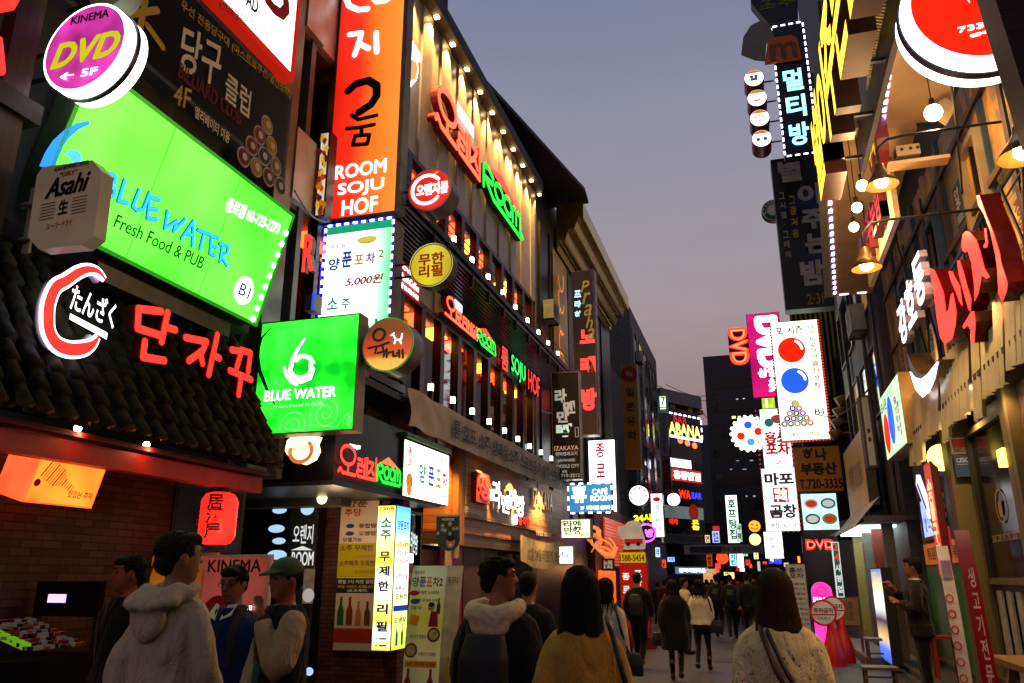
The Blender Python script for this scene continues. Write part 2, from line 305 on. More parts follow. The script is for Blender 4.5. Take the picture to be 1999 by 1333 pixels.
mb=MB().box(2.3,-6,-.01,3.4,75,.1); tag(mb.build('pavement',mat('3a3836',.8,var=.4,sc=3)),kind='structure')
for mx,my in ((-.75,17.4),(.9,21.)):
    t=thing('manhole_cover','round iron manhole cover in the road, '+('nearer the black coat' if my<18 else 'farther by the crowd'),'manhole cover',(mx,my,0)); FZm=Fr((mx,my,0),(1,0,0),(0,1,0)); MB().disc(FZm,0,0,.36,.006,28).build('cover',mat('3a3836',.35,.7,var=.4,sc=30),t); MB().strokes(FZm,[[(.4*math.cos(a*math.pi/12),.4*math.sin(a*math.pi/12)) for a in range(25)]],.05,None,.008,.0001).build('rim',mat('242322',.4,.6),t)
mb=MB()
for k in range(40): mb.quad((-4.9,8+k*1.2,.003),(-3.9,8+k*1.2,.003),(-3.9,8.015+k*1.2,.003),(-4.9,8.015+k*1.2,.003))
mb.quad((-3.95,-6,.004),(-3.9,-6,.004),(-3.9,75,.004),(-3.95,75,.004)); tag(mb.build('paving_joints',mat('101010',.8,var=0)),kind='structure')
steel=mat('4a4a48',.4,.7); dark=mat('121214',.5); greyp=mat('5a564e',.5); lite=mat('a8a49a',.5,var=.15)
# ================================================================ LEFT NEAR: brick tavern under a tiled roof
t=thing('tavern_building','near brick tavern with dark tiled awning roof and red eave beam','building',(XA-.5,4,0))
MB().box(XA-6,-1,0,XA-.62,8.0,2.75).build('wall',brick('42362a','120d0b','080605','Y',.2,.065),t)
MB().box(XA-6,-1,4.15,XA-.15,7.1,16).build('upper_wall',mat('2c2a28',.7),t)
MB().box(XA-.62,1.2,.0,XA-.5,3.9,2.7).build('door_surround',mat('1c0f0b',.6),t)
# roof: barrel tiles in rows
e0=Vector((XA+.18,0,2.72)); r0=Vector((XA-.62,0,4.25)); dn=(e0-r0); sl=dn.length; dn.normalize(); nr=Vector((dn.z*-1,0,dn.x)); nr=nr if nr.z>0 else -nr
mb=MB(); mp=MB()
ys=[1.0+i*.195 for i in range(33)]
for i,y in enumerate(ys):
    rows=9; L=sl/rows
    for k in range(rows):
        j=random.uniform(-.012,.012); a=r0+dn*(k*L-.02)+nr*(.035+j); b=r0+dn*((k+1)*L+.05)+nr*(.075+j); yy=y+random.uniform(-.012,.012)
        seg=7; vs=[]
        for c,rad in ((a,.05),(b,.063)):
            for s in range(seg+1):
                th=math.pi*s/seg; vs.append((c.x+nr.x*rad*math.sin(th),yy+rad*math.cos(th),c.z+nr.z*rad*math.sin(th)))
        vs+= [(b.x-nr.x*.02,yy+.06,b.z-nr.z*.02),(b.x-nr.x*.02,yy-.06,b.z-nr.z*.02)]
        mb.add(vs,[(s,s+1,seg+2+s,seg+1+s) for s in range(seg)]+[tuple(range(seg+1,2*seg+2))])
        a2=r0+dn*(k*L-.02)+nr*(.0); b2=r0+dn*((k+1)*L+.04)+nr*.03
        for q in (0,):
            w=.125; vs=[]
            for c in (a2,b2):
                for s in range(5):
                    th=math.pi*s/4; vs.append((c.x-nr.x*.05*math.sin(th)+nr.x*.03,y+.0975+.065*math.cos(th),c.z-nr.z*.05*math.sin(th)+nr.z*.03))
            mp.add(vs,[(s,s+1,6+s,5+s) for s in range(4)])
tl=mat('302d22',.78,var=.6,sc=11,bump=.7,spec=.2); ro=mb.build('roof',tl,t,True); mp.build('roof_pan',tl,ro,True)
b=r0+nr*-.06; c=e0+nr*-.06
MB().hexa([(b.x,1,b.z),(c.x,1,c.z),(c.x,7.42,c.z),(b.x,7.42,b.z),(b.x,1,b.z+.05),(c.x,1,c.z+.05),(c.x,7.42,c.z+.05),(b.x,7.42,b.z+.05)]).build('roof_deck',mat('1a120e',.7),ro)
MB().box(XA-.1,-2,2.44,XA+.02,7.35,2.6).build('eave_beam',mat('a02414',.5,var=.2),t)
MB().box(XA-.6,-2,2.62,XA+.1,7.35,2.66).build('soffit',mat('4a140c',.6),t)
for px,py in ((152,836),(286,868),(3.3,0),(2.1,0),(.9,0),(-.3,0)):  # entries without a pixel row: unseen lamps added to light the people
    q=onX(px,py,XA+.06) if py else Vector((XA+.2,px,2.43)); d=thing('downlight','small white downlight under the red eave, '+(('nearer one above the orange box' if px<200 else 'farther one by the tiles') if py else 'in the row towards the viewer'),'lamp',q,'eave downlights of the tavern')
    MB().ball(q,.028,10).build('bulb',emit('fff0e0',14,samp=False),d,True); plight(q+Vector((.05,0,-.05)),3 if py else 5,(1,.25,.12) if py else (1,.5,.25),.03)
# slanted green fascia sign
Yf=onX(500,638,XA).y; br_=onX(500,638,XA); trp=onY(575,420,Yf); bl_=onX(60,410,XA); 
Fg=Fr(br_,(0,1,0),trp-br_); uL=Fg.uv(60,410)[0]; Ht=(trp-br_).length
t=thing('fascia_sign','wide bright green backlit shop sign leaning out over the tiled roof','sign',br_)
panel(t,Fg,(uL,0,0,Ht),.22,emit2('4cf02c','86fc5c',1.,.9),mat('2a3a22',.5),.012)
MB().frame(Fg,uL,0,0,Ht,.035,.004,.012).build('edge_strip',emit('30b020',.6,samp=False),t)
for f in (.34,.67): MB().fquad(Fg,uL*f-.004,.03,uL*f+.004,Ht-.03,.0085).build('panel_seam',emit('38c022',.8,samp=False),t)
cy_=emit('2fd8ee',1.,samp=False); dkg=mat('0f3a12',.5); wh=emit('ffffff',1.3,samp=False)
def hand(s): return s
txt(Fg,'BLUE',pb(Fg,(203,395),(312,345)),cy_,t,bold=.035,n=.012) if 0 else None
def fg(px,py): return Fg.uv(px,py,.004)
def pts(*a): return [fg(x,y) for x,y in a]
# hand-drawn letters B L U E  W A T E R traced as strokes
bw=[pts((206,338),(203,382)),pts((206,338),(222,343),(222,355),(205,360),(221,368),(218,382),(203,383)),
 pts((240,352),(228,391),(246,396)),pts((268,371),(256,402),(264,410),(276,408),(288,376)),pts((308,390),(289,384),(284,425),(302,428)),pts((289,406),(303,409)),
 pts((323,412),(318,445),(341,431),(335,450),(357,428)),pts((350,465),(373,431),(371,479)),pts((360,455),(373,459)),pts((382,448),(409,458)),pts((394,453),(386,484)),
 pts((422,464),(408,460),(405,494),(416,498)),pts((406,478),(418,482)),pts((424,475),(441,480),(438,494),(425,496),(438,517)),pts((429,476),(424,510))]
MB().strokes(Fg,bw,.042,None,.012).build('lettering_rim',mat('1a7a8a',.4),t)
MB().strokes(Fg,bw,.031,None,.024).build('lettering',cy_,t)
txt(Fg,'Fresh Food & PUB',sub(pb(Fg,(219,432),(392,495)),0,0,1,1),dkg,t,n=.012) if 0 else None
a=Fg.uv(219,440); b=Fg.uv(391,525)
txt(Fg,'Fresh Food & PUB',(a[0],a[1]-.01,b[0],a[1]+.105),dkg,t,n=.012,bold=.012,sw=b[1]-a[1]+.01)
a=Fg.uv(440,400); b=Fg.uv(540,459); txt(Fg,'종로점 02-723-7273',(a[0],a[1]-.06,b[0],a[1]+.09),wh,t,n=.012,bold=.02,sw=b[1]-a[1]+.06)
c=Fg.uv(475,567); rr=(Fg.uv(475,535)[1]-Fg.uv(475,600)[1])/2
MB().disc(Fg,c[0],c[1],rr*.95,.012).build('floor_badge',emit('ffffff',1.4),t); txt(Fg,'B1',(c[0]-rr*.55,c[1]-rr*.4,c[0]+rr*.55,c[1]+rr*.4),mat('1b2a6a',.5),t,n=.02,bold=.02)
# blue swoosh of the emblem
sw=[pts((173,239),(150,246),(128,262),(110,282),(98,305),(90,330))]
def smooth(P,k):                                   # Catmull-Rom through the points
    out=[]
    for i in range(len(P)-1):
        p=[P[max(i-1,0)],P[i],P[i+1],P[min(i+2,len(P)-1)]]
        for j in range(k):
            t_=j/k; out.append(tuple(.5*((2*p[1][d])+(-p[0][d]+p[2][d])*t_+(2*p[0][d]-5*p[1][d]+4*p[2][d]-p[3][d])*t_**2+(-p[0][d]+3*p[1][d]-3*p[2][d]+p[3][d])*t_**3) for d in range(len(P[0]))))
    return out+[tuple(P[-1])]
def smooth1(L,k): return [a[0] for a in smooth([(x,) for x in L],k)]
def taper(F,P,ws,n,m,parent,name):
    mb=MB(); L=[];R=[]
    for i,(x,y) in enumerate(P):
        a=P[max(i-1,0)]; b=P[min(i+1,len(P)-1)]; dx,dy=b[0]-a[0],b[1]-a[1]; l=math.hypot(dx,dy) or 1; w=ws[i]/2
        L.append((x-dy/l*w,y+dx/l*w)); R.append((x+dy/l*w,y-dx/l*w))
    for i in range(len(P)-1): mb.add([F.p(*L[i],n),F.p(*R[i],n),F.p(*R[i+1],n),F.p(*L[i+1],n)],[(0,1,2,3)])
    return mb.build(name,m,parent)
taper(Fg,sw[0],[.03,.05,.07,.09,.11,.13],.012,grad([(0,'1060d0'),(1,'30e0ff')],2,-.1+0,1.5),t,'emblem') if 0 else taper(Fg,sw[0],[.03,.05,.07,.09,.11,.13],.012,emit('20a0e8',1.,samp=False),t,'emblem')
MB().poly(Fg,pts((121,300),(130,298),(134,292),(146,292),(157,300),(158,312),(147,320),(137,312),(133,304)),.012).build('droplet',emit('5fd8f0',1.,samp=False),t)
led=[fg(575,423),fg(560,455),fg(545,490),fg(530,525),fg(515,560),fg(500,600)]
lm=MB()
for k in range(9): f=(k+.7)/9; p_=fg(562-73*f,440+188*f); lm.disc(Fg,p_[0],p_[1],.035,.02+.0004*k,14)
lm.build('led_glow_spot',emit('c8fff4',2,samp=False),t)  # the LEDs' glow on the sign face, put in as bright discs
MB().box(XA-.3,br_.y-2.1,br_.z-.2,XA-.1,br_.y-.3,br_.z-.05).build('bracket',steel,t)
# dark billiards banner above
Fb=FL(XA); p=Fb.uv(556,355); q=Fb.uv(570,185); zT=q[1]; t=thing('banner_sign','dark grey unlit sign board with billiard balls above the green sign','sign',Fb.p(p[0],p[1],0))
panel(t,Fb,(p[0]-3.6,p[1],p[0],zT),.15,grad([(0,'262628'),(.7,'464340'),(1,'665f58')],1,-3.4,0,0,.2),mat('4a4644',.5),.05)
gw=mat('e8dcc4',.5,var=.1); gy=mat('c8a428',.5,var=.1)
def ptx(F,body,bl,tr,h,m,t,n=.012,bold=.015,**k):          # lettering along a sloping baseline: lower-left pixel to lower-right pixel, height h
    a=F.uv(*bl); b=F.uv(*tr); return txt(F,body,(a[0],a[1],b[0],a[1]+h),m,t,n=n,bold=bold,sw=b[1]-a[1],**k)
a=Fb.uv(345,137); b=Fb.uv(430,165)
ptx(Fb,'당구',(345,135),(425,172),.52,gw,t,bold=.02); ptx(Fb,'클럽',(435,192),(484,232),.34,gw,t,bold=.015)
ptx(Fb,'4F',(335,202),(367,214),.22,gy,t); ptx(Fb,'엘리베이터 이용',(377,228),(445,282),.13,gw,t); ptx(Fb,'우선 전용당구대 (아스트로쿠션/열선장착)',(350,20),(565,196),.14,gy,t); ptx(Fb,'BILLIARD CLUB',(345,150),(467,245),.17,mat('7a1a1c',.5),t)
c0=Fb.uv(515,290); R=.105
for k,(row,cols) in enumerate(((0,1),(1,2),(2,3),(3,4))):
    for j in range(cols):
        u=c0[0]+(j-(cols-1)/2)*.235; v=c0[1]+.3-k*.2; cc=['b08a30','70201c','2b2b2e','8a3a20','b08a30','30303a','702020','2b2b2e','8a6a20','6a2020'][(k*3+j)%10]
        MB().disc(Fb,u,v,R*1.08,.012+.002*j,20).build('ball_rim',mat('c8b8a8',.5,var=0),t); MB().disc(Fb,u,v,R*.9,.02+.002*j,20).build('ball',mat(cc,.5,var=0),t); MB().disc(Fb,u,v,R*.42,.03,14).build('ball_spot',mat('d0c4b4',.5,var=0),t)
# hanging calligraphy on blue, left part of the banner
MB().strokes(Fb,[[Fb.uv(240,30),Fb.uv(305,20)],[Fb.uv(282,0),Fb.uv(270,60),Fb.uv(255,110)],[Fb.uv(285,50),Fb.uv(315,92)]],.07,None,.014).build('brush_letter',gy,t)
# red-edged white sign on top
p=Fb.uv(573,160); t=thing('backlit_sign','white backlit sign with red edge above the billiard banner','sign',Fb.p(p[0],p[1],0))
panel(t,Fb,(p[0]-2.6,p[1],p[0],p[1]+2.2),.25,emit('fff6e8',1.15,.15,1.2),emit('e02410',.55,samp=False),.09)
ptx(Fb,'KT타워영화관 종로점 5F',(425,18),(520,75),.12,mat('223040',.5),t)
MB().strokes(Fb,[[Fb.uv(520,0),Fb.uv(533,18),Fb.uv(548,28),Fb.uv(557,18),Fb.uv(556,0)]],.14,None,.014).build('red_letter',mat('d01810',.5,var=0),t); ptx(Fb,'AD',(478,10),(500,28),.2,mat('2a5ac0',.5,var=0),t,bold=.04)
# timber posts and beam at the left edge
t=thing('timber_post','dark timber post and beam at the left edge beside the green sign','post',(XA+.35,3.55,2.6))
MB().box(XA+.3,3.4,2.7,XA+.42,3.6,7).build('post',planks('3a2c18','Y',.07),t); MB().box(XA-.2,3.1,4.6,XA+.46,3.7,4.75).build('beam',mat('1b1612',.6),t)
MB().box(XA-.5,2.2,2.7,XA+.2,3.38,7).build('back_board',mat('17130e',.7),t)
# round magenta drum sign
tw=lambda c: emit(c,1.,samp=False)
t,F,u,v,r=drum('drum_sign','round magenta sign with yellow letters and white lit rim','%s'%0 and 3.7,(166,92),79,.2,emit('d23aa6',1.0,.55,3.2),emit('ffffff',1.6),arm=-4.9)
MB().prism(F,circ(u,v,r*1.03,40),-.12,-.085).build('rim_band',mat('14102a',.4),t)
ptx(F,'KINEMA',(143,52),(216,36),.066,mat('3a2a44',.5),t,n=.02,bold=.03); ptx(F,'DVD',(104,138),(232,107),.19,emit('d8dc14',.85,samp=False),t,n=.02,bold=.055,shear=.25); ptx(F,'← 5F',(121,160),(193,148),.062,tw('ffffff'),t,n=.02,bold=.02)
# a second, unlit round sign seen above it
t,F,u,v,r=drum('drum_sign','greenish round sign cut by the top edge above the magenta one',3.95,(215,-28),40,.15,mat('6a7050',.5),mat('8a8a7a',.5),arm=-4.9)
# red neon letter fragments at the far left edge
F=FY(3.2); t=thing('channel_letter','red lit letter fragment at the far left edge','sign letter',onY(0,60,3.2)); MB().strokes(F,[[F.uv(-20,10),F.uv(12,5),F.uv(20,-10)],[F.uv(-14,70),F.uv(-8,132)]],.05,-.05,0).build('lettering',emit('ff4238',.95),t)
# octagonal beer sign
F=FY(3.66); P=[(83,326),(180,312),(199,334),(183,460),(158,478),(75,486),(54,462),(72,342)]
P=[F.uv(*a) for a in P]; la=math.atan2(P[7][0]-P[6][0],P[7][1]-P[6][1]); F=Fr(F.o,(math.cos(la),0,-math.sin(la)),(math.sin(la),0,math.cos(la))); P=[F.uv(*a) for a in ((83,326),(180,312),(199,334),(183,460),(158,478),(75,486),(54,462),(72,342))]; t=thing('octagon_sign','cream octagonal beer sign with black script on white wall brackets','sign',F.p(*P[5],0))
MB().prism(F,P,-.1,0).build('housing',emit('b8a284',.15,.2,3,base=.8),t)  # housing glows faintly in place of the light falling on its front
B=(min(a for a,b in P),min(b for a,b in P),max(a for a,b in P),max(b for a,b in P))
inkk=mat('100f10',.5,var=0); inkr=mat('a02a18',.5,var=0); ink2=mat('5a5248',.5,var=0)
txt(F,'Asahi',sub(B,.2,.6,.84,.82),inkk,t,bold=.045,shear=.35,n=.006); txt(F,'"DRY"',sub(B,.38,.82,.64,.87),inkr,t,n=.006,bold=.02); txt(F,'生',sub(B,.42,.38,.57,.55),inkk,t,bold=.04,n=.006); txt(F,'スーパードライ',sub(B,.28,.24,.66,.31),inkr,t,n=.006,bold=.03); txt(F,'ASAHI BREWERIES LIMITED',sub(B,.28,.9,.8,.95),ink2,t,n=.006,bold=.01)
for k in range(6):
    for x in (.15,.62): MB().fquad(F,*sub(B,x,.36+k*.035,x+.22,.372+k*.035),.006).build('small_print',ink2,t)
for py in (378,445):
    a=F.uv(62,py); MB().tube([F.p(a[0]+.02,a[1],-.1),F.p(a[0]-.2,a[1]-.01,-.1)],.018,8).build('arm',lite,t,True)
a=F.uv(38,350); b=F.uv(27,478); MB().hexa([F.p(a[0]-.03,b[1],-.14),F.p(a[0]+.03,b[1],-.14),F.p(a[0]+.03,a[1],-.14),F.p(a[0]-.03,a[1],-.14),F.p(a[0]-.03,b[1],-.12),F.p(a[0]+.03,b[1],-.12),F.p(a[0]+.03,a[1],-.12),F.p(a[0]-.03,a[1],-.12)]).build('wall_plate',lite,t)
# crescent emblem and red channel letters standing over the tiles
def roofF(off):                                   # upright frame over the tiles
    return FL(XA+.16)
F=roofF(0); t=thing('neon_emblem','white edged red crescent emblem with white lettering over the tiles','neon sign',F.p(*F.uv(150,680),0))
cr=[(204,546),(190,530),(170,526),(150,533),(128,548),(108,560),(95,590),(92,620),(95,648),(110,672),(135,682),(163,680),(180,671),(191,657)]
cw=[.02,.05,.07,.085,.09,.1,.11,.115,.115,.12,.12,.11,.07,.02]; C=[F.uv(*a) for a in cr]
C,cw=smooth(C,5),[w*.8 for w in smooth1(cw,5)]
taper(F,C,[w+.045 for w in cw],.0,emit('f4e8ff',1.5,samp=False),t,'rim'); taper(F,C,cw,.012,emit('e83030',.95,samp=False),t,'crescent')
sd=MB(); L=[F.p(*a,-.07) for a in C]; sd.tube(L,.04,6).build('back_tube',mat('b8b0c0',.5),t,True)
ptx(F,'たんざく',(131,604),(217,643),.22,tw('ffffff'),t,n=.02,bold=.018); a=F.uv(133,612); b=F.uv(206,650); MB().quad(F.p(a[0],a[1],.02),F.p(a[0],a[1]-.045,.02),F.p(b[0],b[1]-.055,.02),F.p(b[0],b[1]+.0,.02)).build('underline',tw('ffffff'),t)
t=thing('channel_letters','three big red channel letters standing over the tiled roof','sign letters',F.p(*F.uv(360,760),0))
def fp(*a): return [F.uv(x,y) for x,y in a]
S3=[fp((303,609),(258,604),(256,642),(298,655)),fp((315,612),(303,668)),fp((312,640),(330,645)),fp((270,668),(266,698),(308,705)),
    fp((350,660),(391,668),(383,686),(356,705)),fp((378,688),(383,710)),fp((412,655),(395,732)),fp((404,695),(416,700)),
    fp((440,684),(459,687),(450,718)),fp((458,684),(477,690),(472,726)),fp((436,724),(478,742)),fp((458,738),(453,771))]
MB().strokes(F,S3,.074,-.02,.055).build('letter_side',mat('5a0f0a',.4),t); MB().strokes(F,S3,.066,None,.066).build('lettering',emit('ff4436',.98),t)
# orange box light on the wall
p=onX(178,993,XA-.25); qq=onY(212,902,p.y); Fo=Fr(p,(0,1,0),qq-p); a=Fo.uv(40,985); t=thing('box_lamp','slanted orange box lamp with a striped bottle print on the brick wall','lamp',p)
hh=(qq-p).length; MB().fbox(Fo,a[0],0,-.3,0,hh,0).build('housing',emit('ff7a40',.9,.3,3),t); MB().fquad(Fo,a[0]+.02,.012,-.012,hh-.012,.006).build('face_panel',emit('ff9a30',1.15,.5,2.2),t)
bo=mat('8a2408',.5,var=0)
cc=[(95,900),(118,912),(127,928),(143,945),(130,955),(118,942),(85,930)]; P=[Fo.uv(*c) for c in cc]
ax=Vector((P[3][0]-P[0][0],P[3][1]-P[0][1])).normalized()
mbb=MB(); 
for k in range(14):
    f=k/13; l0=Vector(Fo.uv(97+46*f,899+42*f)); wdt=.16 if f<.45 else (.16-.1*(f-.45)/.25 if f<.7 else .055); nn=Vector((-ax.y,ax.x))*-1
    c0=Vector(Fo.uv(92+46*f,912+42*f)); th=.006 if k%3 else .012
    mbb.poly(Fo,[c0+nn*wdt/2-ax*th/2,c0-nn*wdt/2-ax*th/2,c0-nn*wdt/2+ax*th/2,c0+nn*wdt/2+ax*th/2],.01)
mbb.build('bottle_print',bo,t); ptx(Fo,'맛있는 주막',(128,970),(176,976),.06,bo,t,bold=.02); MB().disc(Fo,*Fo.uv(71,941),.03,.01).build('seal',mat('c02010',.5,var=0),t)
# paper lantern
c=onX(426,1012,XA-.05); t=thing('paper_lantern','red glowing paper lantern with black brush characters','lantern',c-Vector((0,0,.3)))
prof=[(.09,-.25),(.135,-.235),(.165,-.19)]+[(.172+.004*(i%2),-.17+i*.0212) for i in range(17)]+[(.165,.19),(.135,.235),(.09,.25)]
MB().lathe(c,prof,28).build('shade',emit('ff3a2e',.95,.25,3),t,True); MB().lathe(c,[(.095,.25),(.095,.28),(.001,.28)],20).build('top_ring',inkk,t); MB().lathe(c,[(.001,-.28),(.095,-.28),(.095,-.25)],20).build('bottom_ring',inkk,t)
MB().tube([c+Vector((0,0,.28)),c+Vector((0,0,.62))],.006,5).build('cord',inkk,t)
# characters wrapped on the shade
v,f=glyphs('居\n酒\n屋',.03,.9); th0=math.atan2(-c.y,-c.x)
vv=[]
for a,b in v:
    th=th0-.62+a*.85-.05; vv.append((c.x+.184*math.cos(th),c.y+.184*math.sin(th),c.z-.2+b*.42))
MB().add(vv,f).build('characters',inkk,t)
plight((c.x+.28,c.y-.25,c.z-.1),6,(1,.2,.12),.1)
# two poster boards by the door
F=FY(6.35); t,F,B=blade('poster_board','pale red standing poster board headed in black capitals','poster',6.35,(398,1083),(512,1290),.05,emit('d86658',.3,.3,2),mat('d0b8a8',.5))
txt(F,'KINEMA',sub(B,.1,.83,.88,.95),inkk,t,n=.012,bold=.02); MB().disc(F,*sub(B,.3,.42,.3,.42)[:2],.16,.01).build('print',mat('a02020',.5,var=.3),t)
t,F,B=blade('poster_board','orange standing poster board behind the hooded man','poster',6.6,(262,1080),(402,1290),.05,emit('e8842a',.3,.5,2),mat('8a5a30',.5)); ptx(F,'V 4',(285,1125),(325,1120),.14,mat('a02818',.5,var=0),t,bold=.05)  # the board's faint glow stands in for light from its surroundings
# dark signboard with red outline writing behind the lantern
F=FL(XA-.6); t=thing('door_sign','dark glass door board with faint red writing behind the lantern','sign',F.p(*F.uv(400,1080),0)); B=pb(F,(330,1075),(478,960)); panel(t,F,B,.05,mat('161012',.2),mat('0a0a0a',.4)); txt(F,'단자꾸',sub(B,.3,.3,.85,.5),mat('6a1a18',.4),t,bold=-.005)
# claw machine
c=Vector((-5.25,4.9,.0)); t=thing('claw_machine','dark amusement machine with glowing sweets and a small screen','machine',c)
x0,y0,x1,y1=-5.55,4.52,-4.92,5.3
MB().box(x0,y0,0,x1,y1,1.04).build('cabinet',mat('060607',.8,var=0,spec=.1),t); MB().box(x0,y1-.05,1.3,x1,y1,1.56).build('back_panel',mat('060607',.9,var=0,spec=.1),t)
for a,b in ((x0,y1-.04),(x1-.04,y1-.04)): MB().box(a,b,1.04,a+.04,b+.04,1.3).build('post',dark,t)
mbs={}
for r_ in range(8):
    for c_ in range(11):
        cc=random.choice(['a02018','d8d0c4','b06a20','801018','c8c8d8','141416','c04a18','2a1a16','e0d8c0','401014']); m_=mbs.setdefault(cc,MB()); a=.04+r_*.073+random.uniform(-.006,.006); b=.22+c_*.048+random.uniform(-.005,.005); zz=1.07+(.63-a)*.32; h=random.uniform(.018,.03)
        if (r_+c_)%3: m_.box(x0+a-.028,y0+b-.018,zz,x0+a+.028,y0+b+.018,zz+h); mbs.setdefault('e8e0d0',MB()).box(x0+a-.01,y0+b-.0185,zz+.004,x0+a+.012,y0+b+.0185,zz+h+.0015)
        else: m_.lathe((x0+a,y0+b,zz),[(.022,0),(.022,h),(.018,h+.006),(.001,h+.006)],10)
for cc,m_ in mbs.items(): m_.build('sweets',emit(cc,.05,samp=False,base=.15),t)['kind']='stuff'
MB().hexa([(x0+.1,y0+.2,1.22),(x0+.52,y0+.2,1.1),(x0+.52,y0+.27,1.1),(x0+.1,y0+.27,1.22),(x0+.1,y0+.2,1.26),(x0+.52,y0+.2,1.14),(x0+.52,y0+.27,1.14),(x0+.1,y0+.27,1.26)]).build('tray_light',emit('7ac818',.5),t)
F=FY(y1-.054); B=pb(F,(92,1176),(130,1160)); MB().fquad(F,*B).build('screen',emit('c8c0ff',1.4),t)
# ================================================================ LEFT: corrugated building with two window bands
zE=13.07
t=thing('shop_building','grey corrugated building with two lit window bands and a lamp-lit eave','building',(XL,15,0)); OB=t
YA,YB=8.6,21.6
clad=mat('b4a698',.42,.2,var=.18,sc=3)
def clad_band(z0,z1,y0,y1,name='cladding'):
    mb=MB(); y=y0; k=0
    while y<y1-.01:
        w=min(.52,y1-y); mb.box(XL-.06,y,z0,XL+(0 if k%2 else .045),y+w-.012,z1); y+=w; k+=1
    return mb.build(name,clad,t)
clad_band(9.42,zE,YA,YB,'upper_cladding'); clad_band(6.62,7.72,YA,YB,'middle_cladding'); clad_band(3.4,4.3,11,YB,'lower_cladding')
MB().box(XL-6,YA,0,XL-2.2,YB,zE).build('core_wall',mat('2a241e',.8),t)
MB().box(XL-2.2,YA,zE,XL+.3,YB+.02,zE+.35).build('eave',mat('3a352c',.6),t)
MB().box(XL-2.2,YA,7.7,XL-.06,YB,7.8).build('floor_slab',mat('2a2018',.6),t); MB().box(XL-2.2,YA,9.35,XL-.06,YB,9.45).build('ceiling_slab',mat('5a3a22',.6),t)
MB().box(XL-2.2,YA,4.3,XL-.06,YB,4.4).build('floor_slab',mat('2a2018',.6),t); MB().box(XL-2.2,YA,6.55,XL-.06,YB,6.65).build('ceiling_slab',mat('5a3a22',.6),t)
MB().box(XL-2.25,YA,4.4,XL-2.2,YB,6.55).build('room_back',planks('6a3a1e','Y',.3),t); MB().box(XL-2.25,YA,7.8,XL-2.2,YB,9.35).build('room_back',planks('6a3a1e','Y',.3),t)
MB().box(XL-6,YA+.3,2.8,XL-.03,YA+.42,zE).build('end_wall',mat('5a5650',.5,var=.2,sc=2),t)
MB().box(XL-2.2,YB-.1,0,XL+.05,YB,zE).build('end_wall',mat('6a655e',.5),t)
frm=mat('15120f',.35,.3); warm=emit('e8641c',3.4); warm2=emit('f09840',4.); amber=mat('b8531c',.5,var=.3,sc=2)
def window(y0,y1,z0,z1,k):
    F=FL(XL); w=MB().frame(F,y0,z0,y1,z1,.1,-.12,.05).build('window',frm,t)
    MB().fquad(F,y0+.1,z0+.1,y1-.1,z1-.1,-.04).build('pane',glass(),w)
    if k%5!=3: MB().box(XL-.55,y0+.12,z1-.15,XL-.2,y1-.14,z1-.1).build('ceiling_lamp',warm2 if k%3==0 else warm,w)
    if k%3: MB().box(XL-.5,y0+.1,z0+.02,XL-.46,y0+(.38 if k%2 else .55),z1-.02).build('curtain',amber if k%3==1 else mat('6c6460',.6),w)
n=11; d=(YB-.4-10.4)/n
for k in range(n): window(10.4+k*d,10.4+(k+1)*d,7.78,9.42,k)
n=12; d=(YB-.4-9.3)/n
for k in range(n): window(9.3+k*d,9.3+(k+1)*d,4.3,6.6,k+1)
# louvred balcony below the upper windows, and the lower ledge
mb=MB(); 
for i in range(12):
    f=i/11; x=XL+.62-.55*f; z=7.56-.42*f; mb.box(x-.03,9.6,z-.06,x+.03,23.0,z+.02)
ob=mb.build('balcony_louvre',mat('191516',.3,.5,var=.2),t); MB().box(XL,9.6,7.6,XL+.7,23.0,7.72).build('balcony_deck',mat('181414',.5),t)
MB().box(XL,9.6,4.2,XL+.7,22.6,4.3).build('lower_deck',mat('1a1512',.5),t)
mb=MB()
for z in (7.95,8.1): mb.tube([(XL+.62,9.6,z),(XL+.62,23.2,z)],.012,5)
mb.build('balcony_rail',dark,t)
# rooftop block and parapet
MB().box(XL-4,YA+.2,zE+.35,XL-.35,15.,17.2).build('roof_room',mat('1d1c1f',.7),t)
# eave downlights
for k in range(11):
    px=846+(1031-846)*0; y=12.2+k*.95
    q=Vector((XL+.16,y,zE-.02)); o=thing('eave_light','small square warm downlight in the eave, lighting the cladding below','lamp',q,'eave downlights along the corrugated wall')
    MB().box(q.x-.05,q.y-.05,q.z-.03,q.x+.05,q.y+.05,q.z).build('lens',emit('ffd890',7,samp=False),o); spot(q+Vector((0,0,-.05)),700,(1,.55,.14),1.6,.8,(0,math.radians(-3),0))
# balcony lanterns (upper and lower row)
pole_m=mat('14110f',.5); lan=emit('fff4dc',4.,samp=False)
up=[(847,423),(886,467),(921,508),(953,541),(982,571),(1006,600),(1030,626),(1051,649),(1070,670),(1089,690)]
lo=[(841,756),(884,781),(922,803),(955,823),(985,841),(1011,857),(1034,871),(1056,883),(1076,895),(1094,905)]
for nm,row in (('upper',up),('lower',lo)):
    for x,y in row:
        q=onX(x,y,XL+.62); o=thing('balcony_lantern',f'small white cube lantern on a dark post along the {nm} balcony','lantern',q+Vector((0,0,-.55)),f'{nm} balcony lanterns'); s=.036
        MB().box(q.x-s,q.y-s,q.z-.06,q.x+s,q.y+s,q.z+.06).build('lamp_cube',lan,o); MB().box(q.x-s*1.1,q.y-s*1.1,q.z-.6,q.x+s*1.1,q.y+s*1.1,q.z-.062).build('post',pole_m,o)
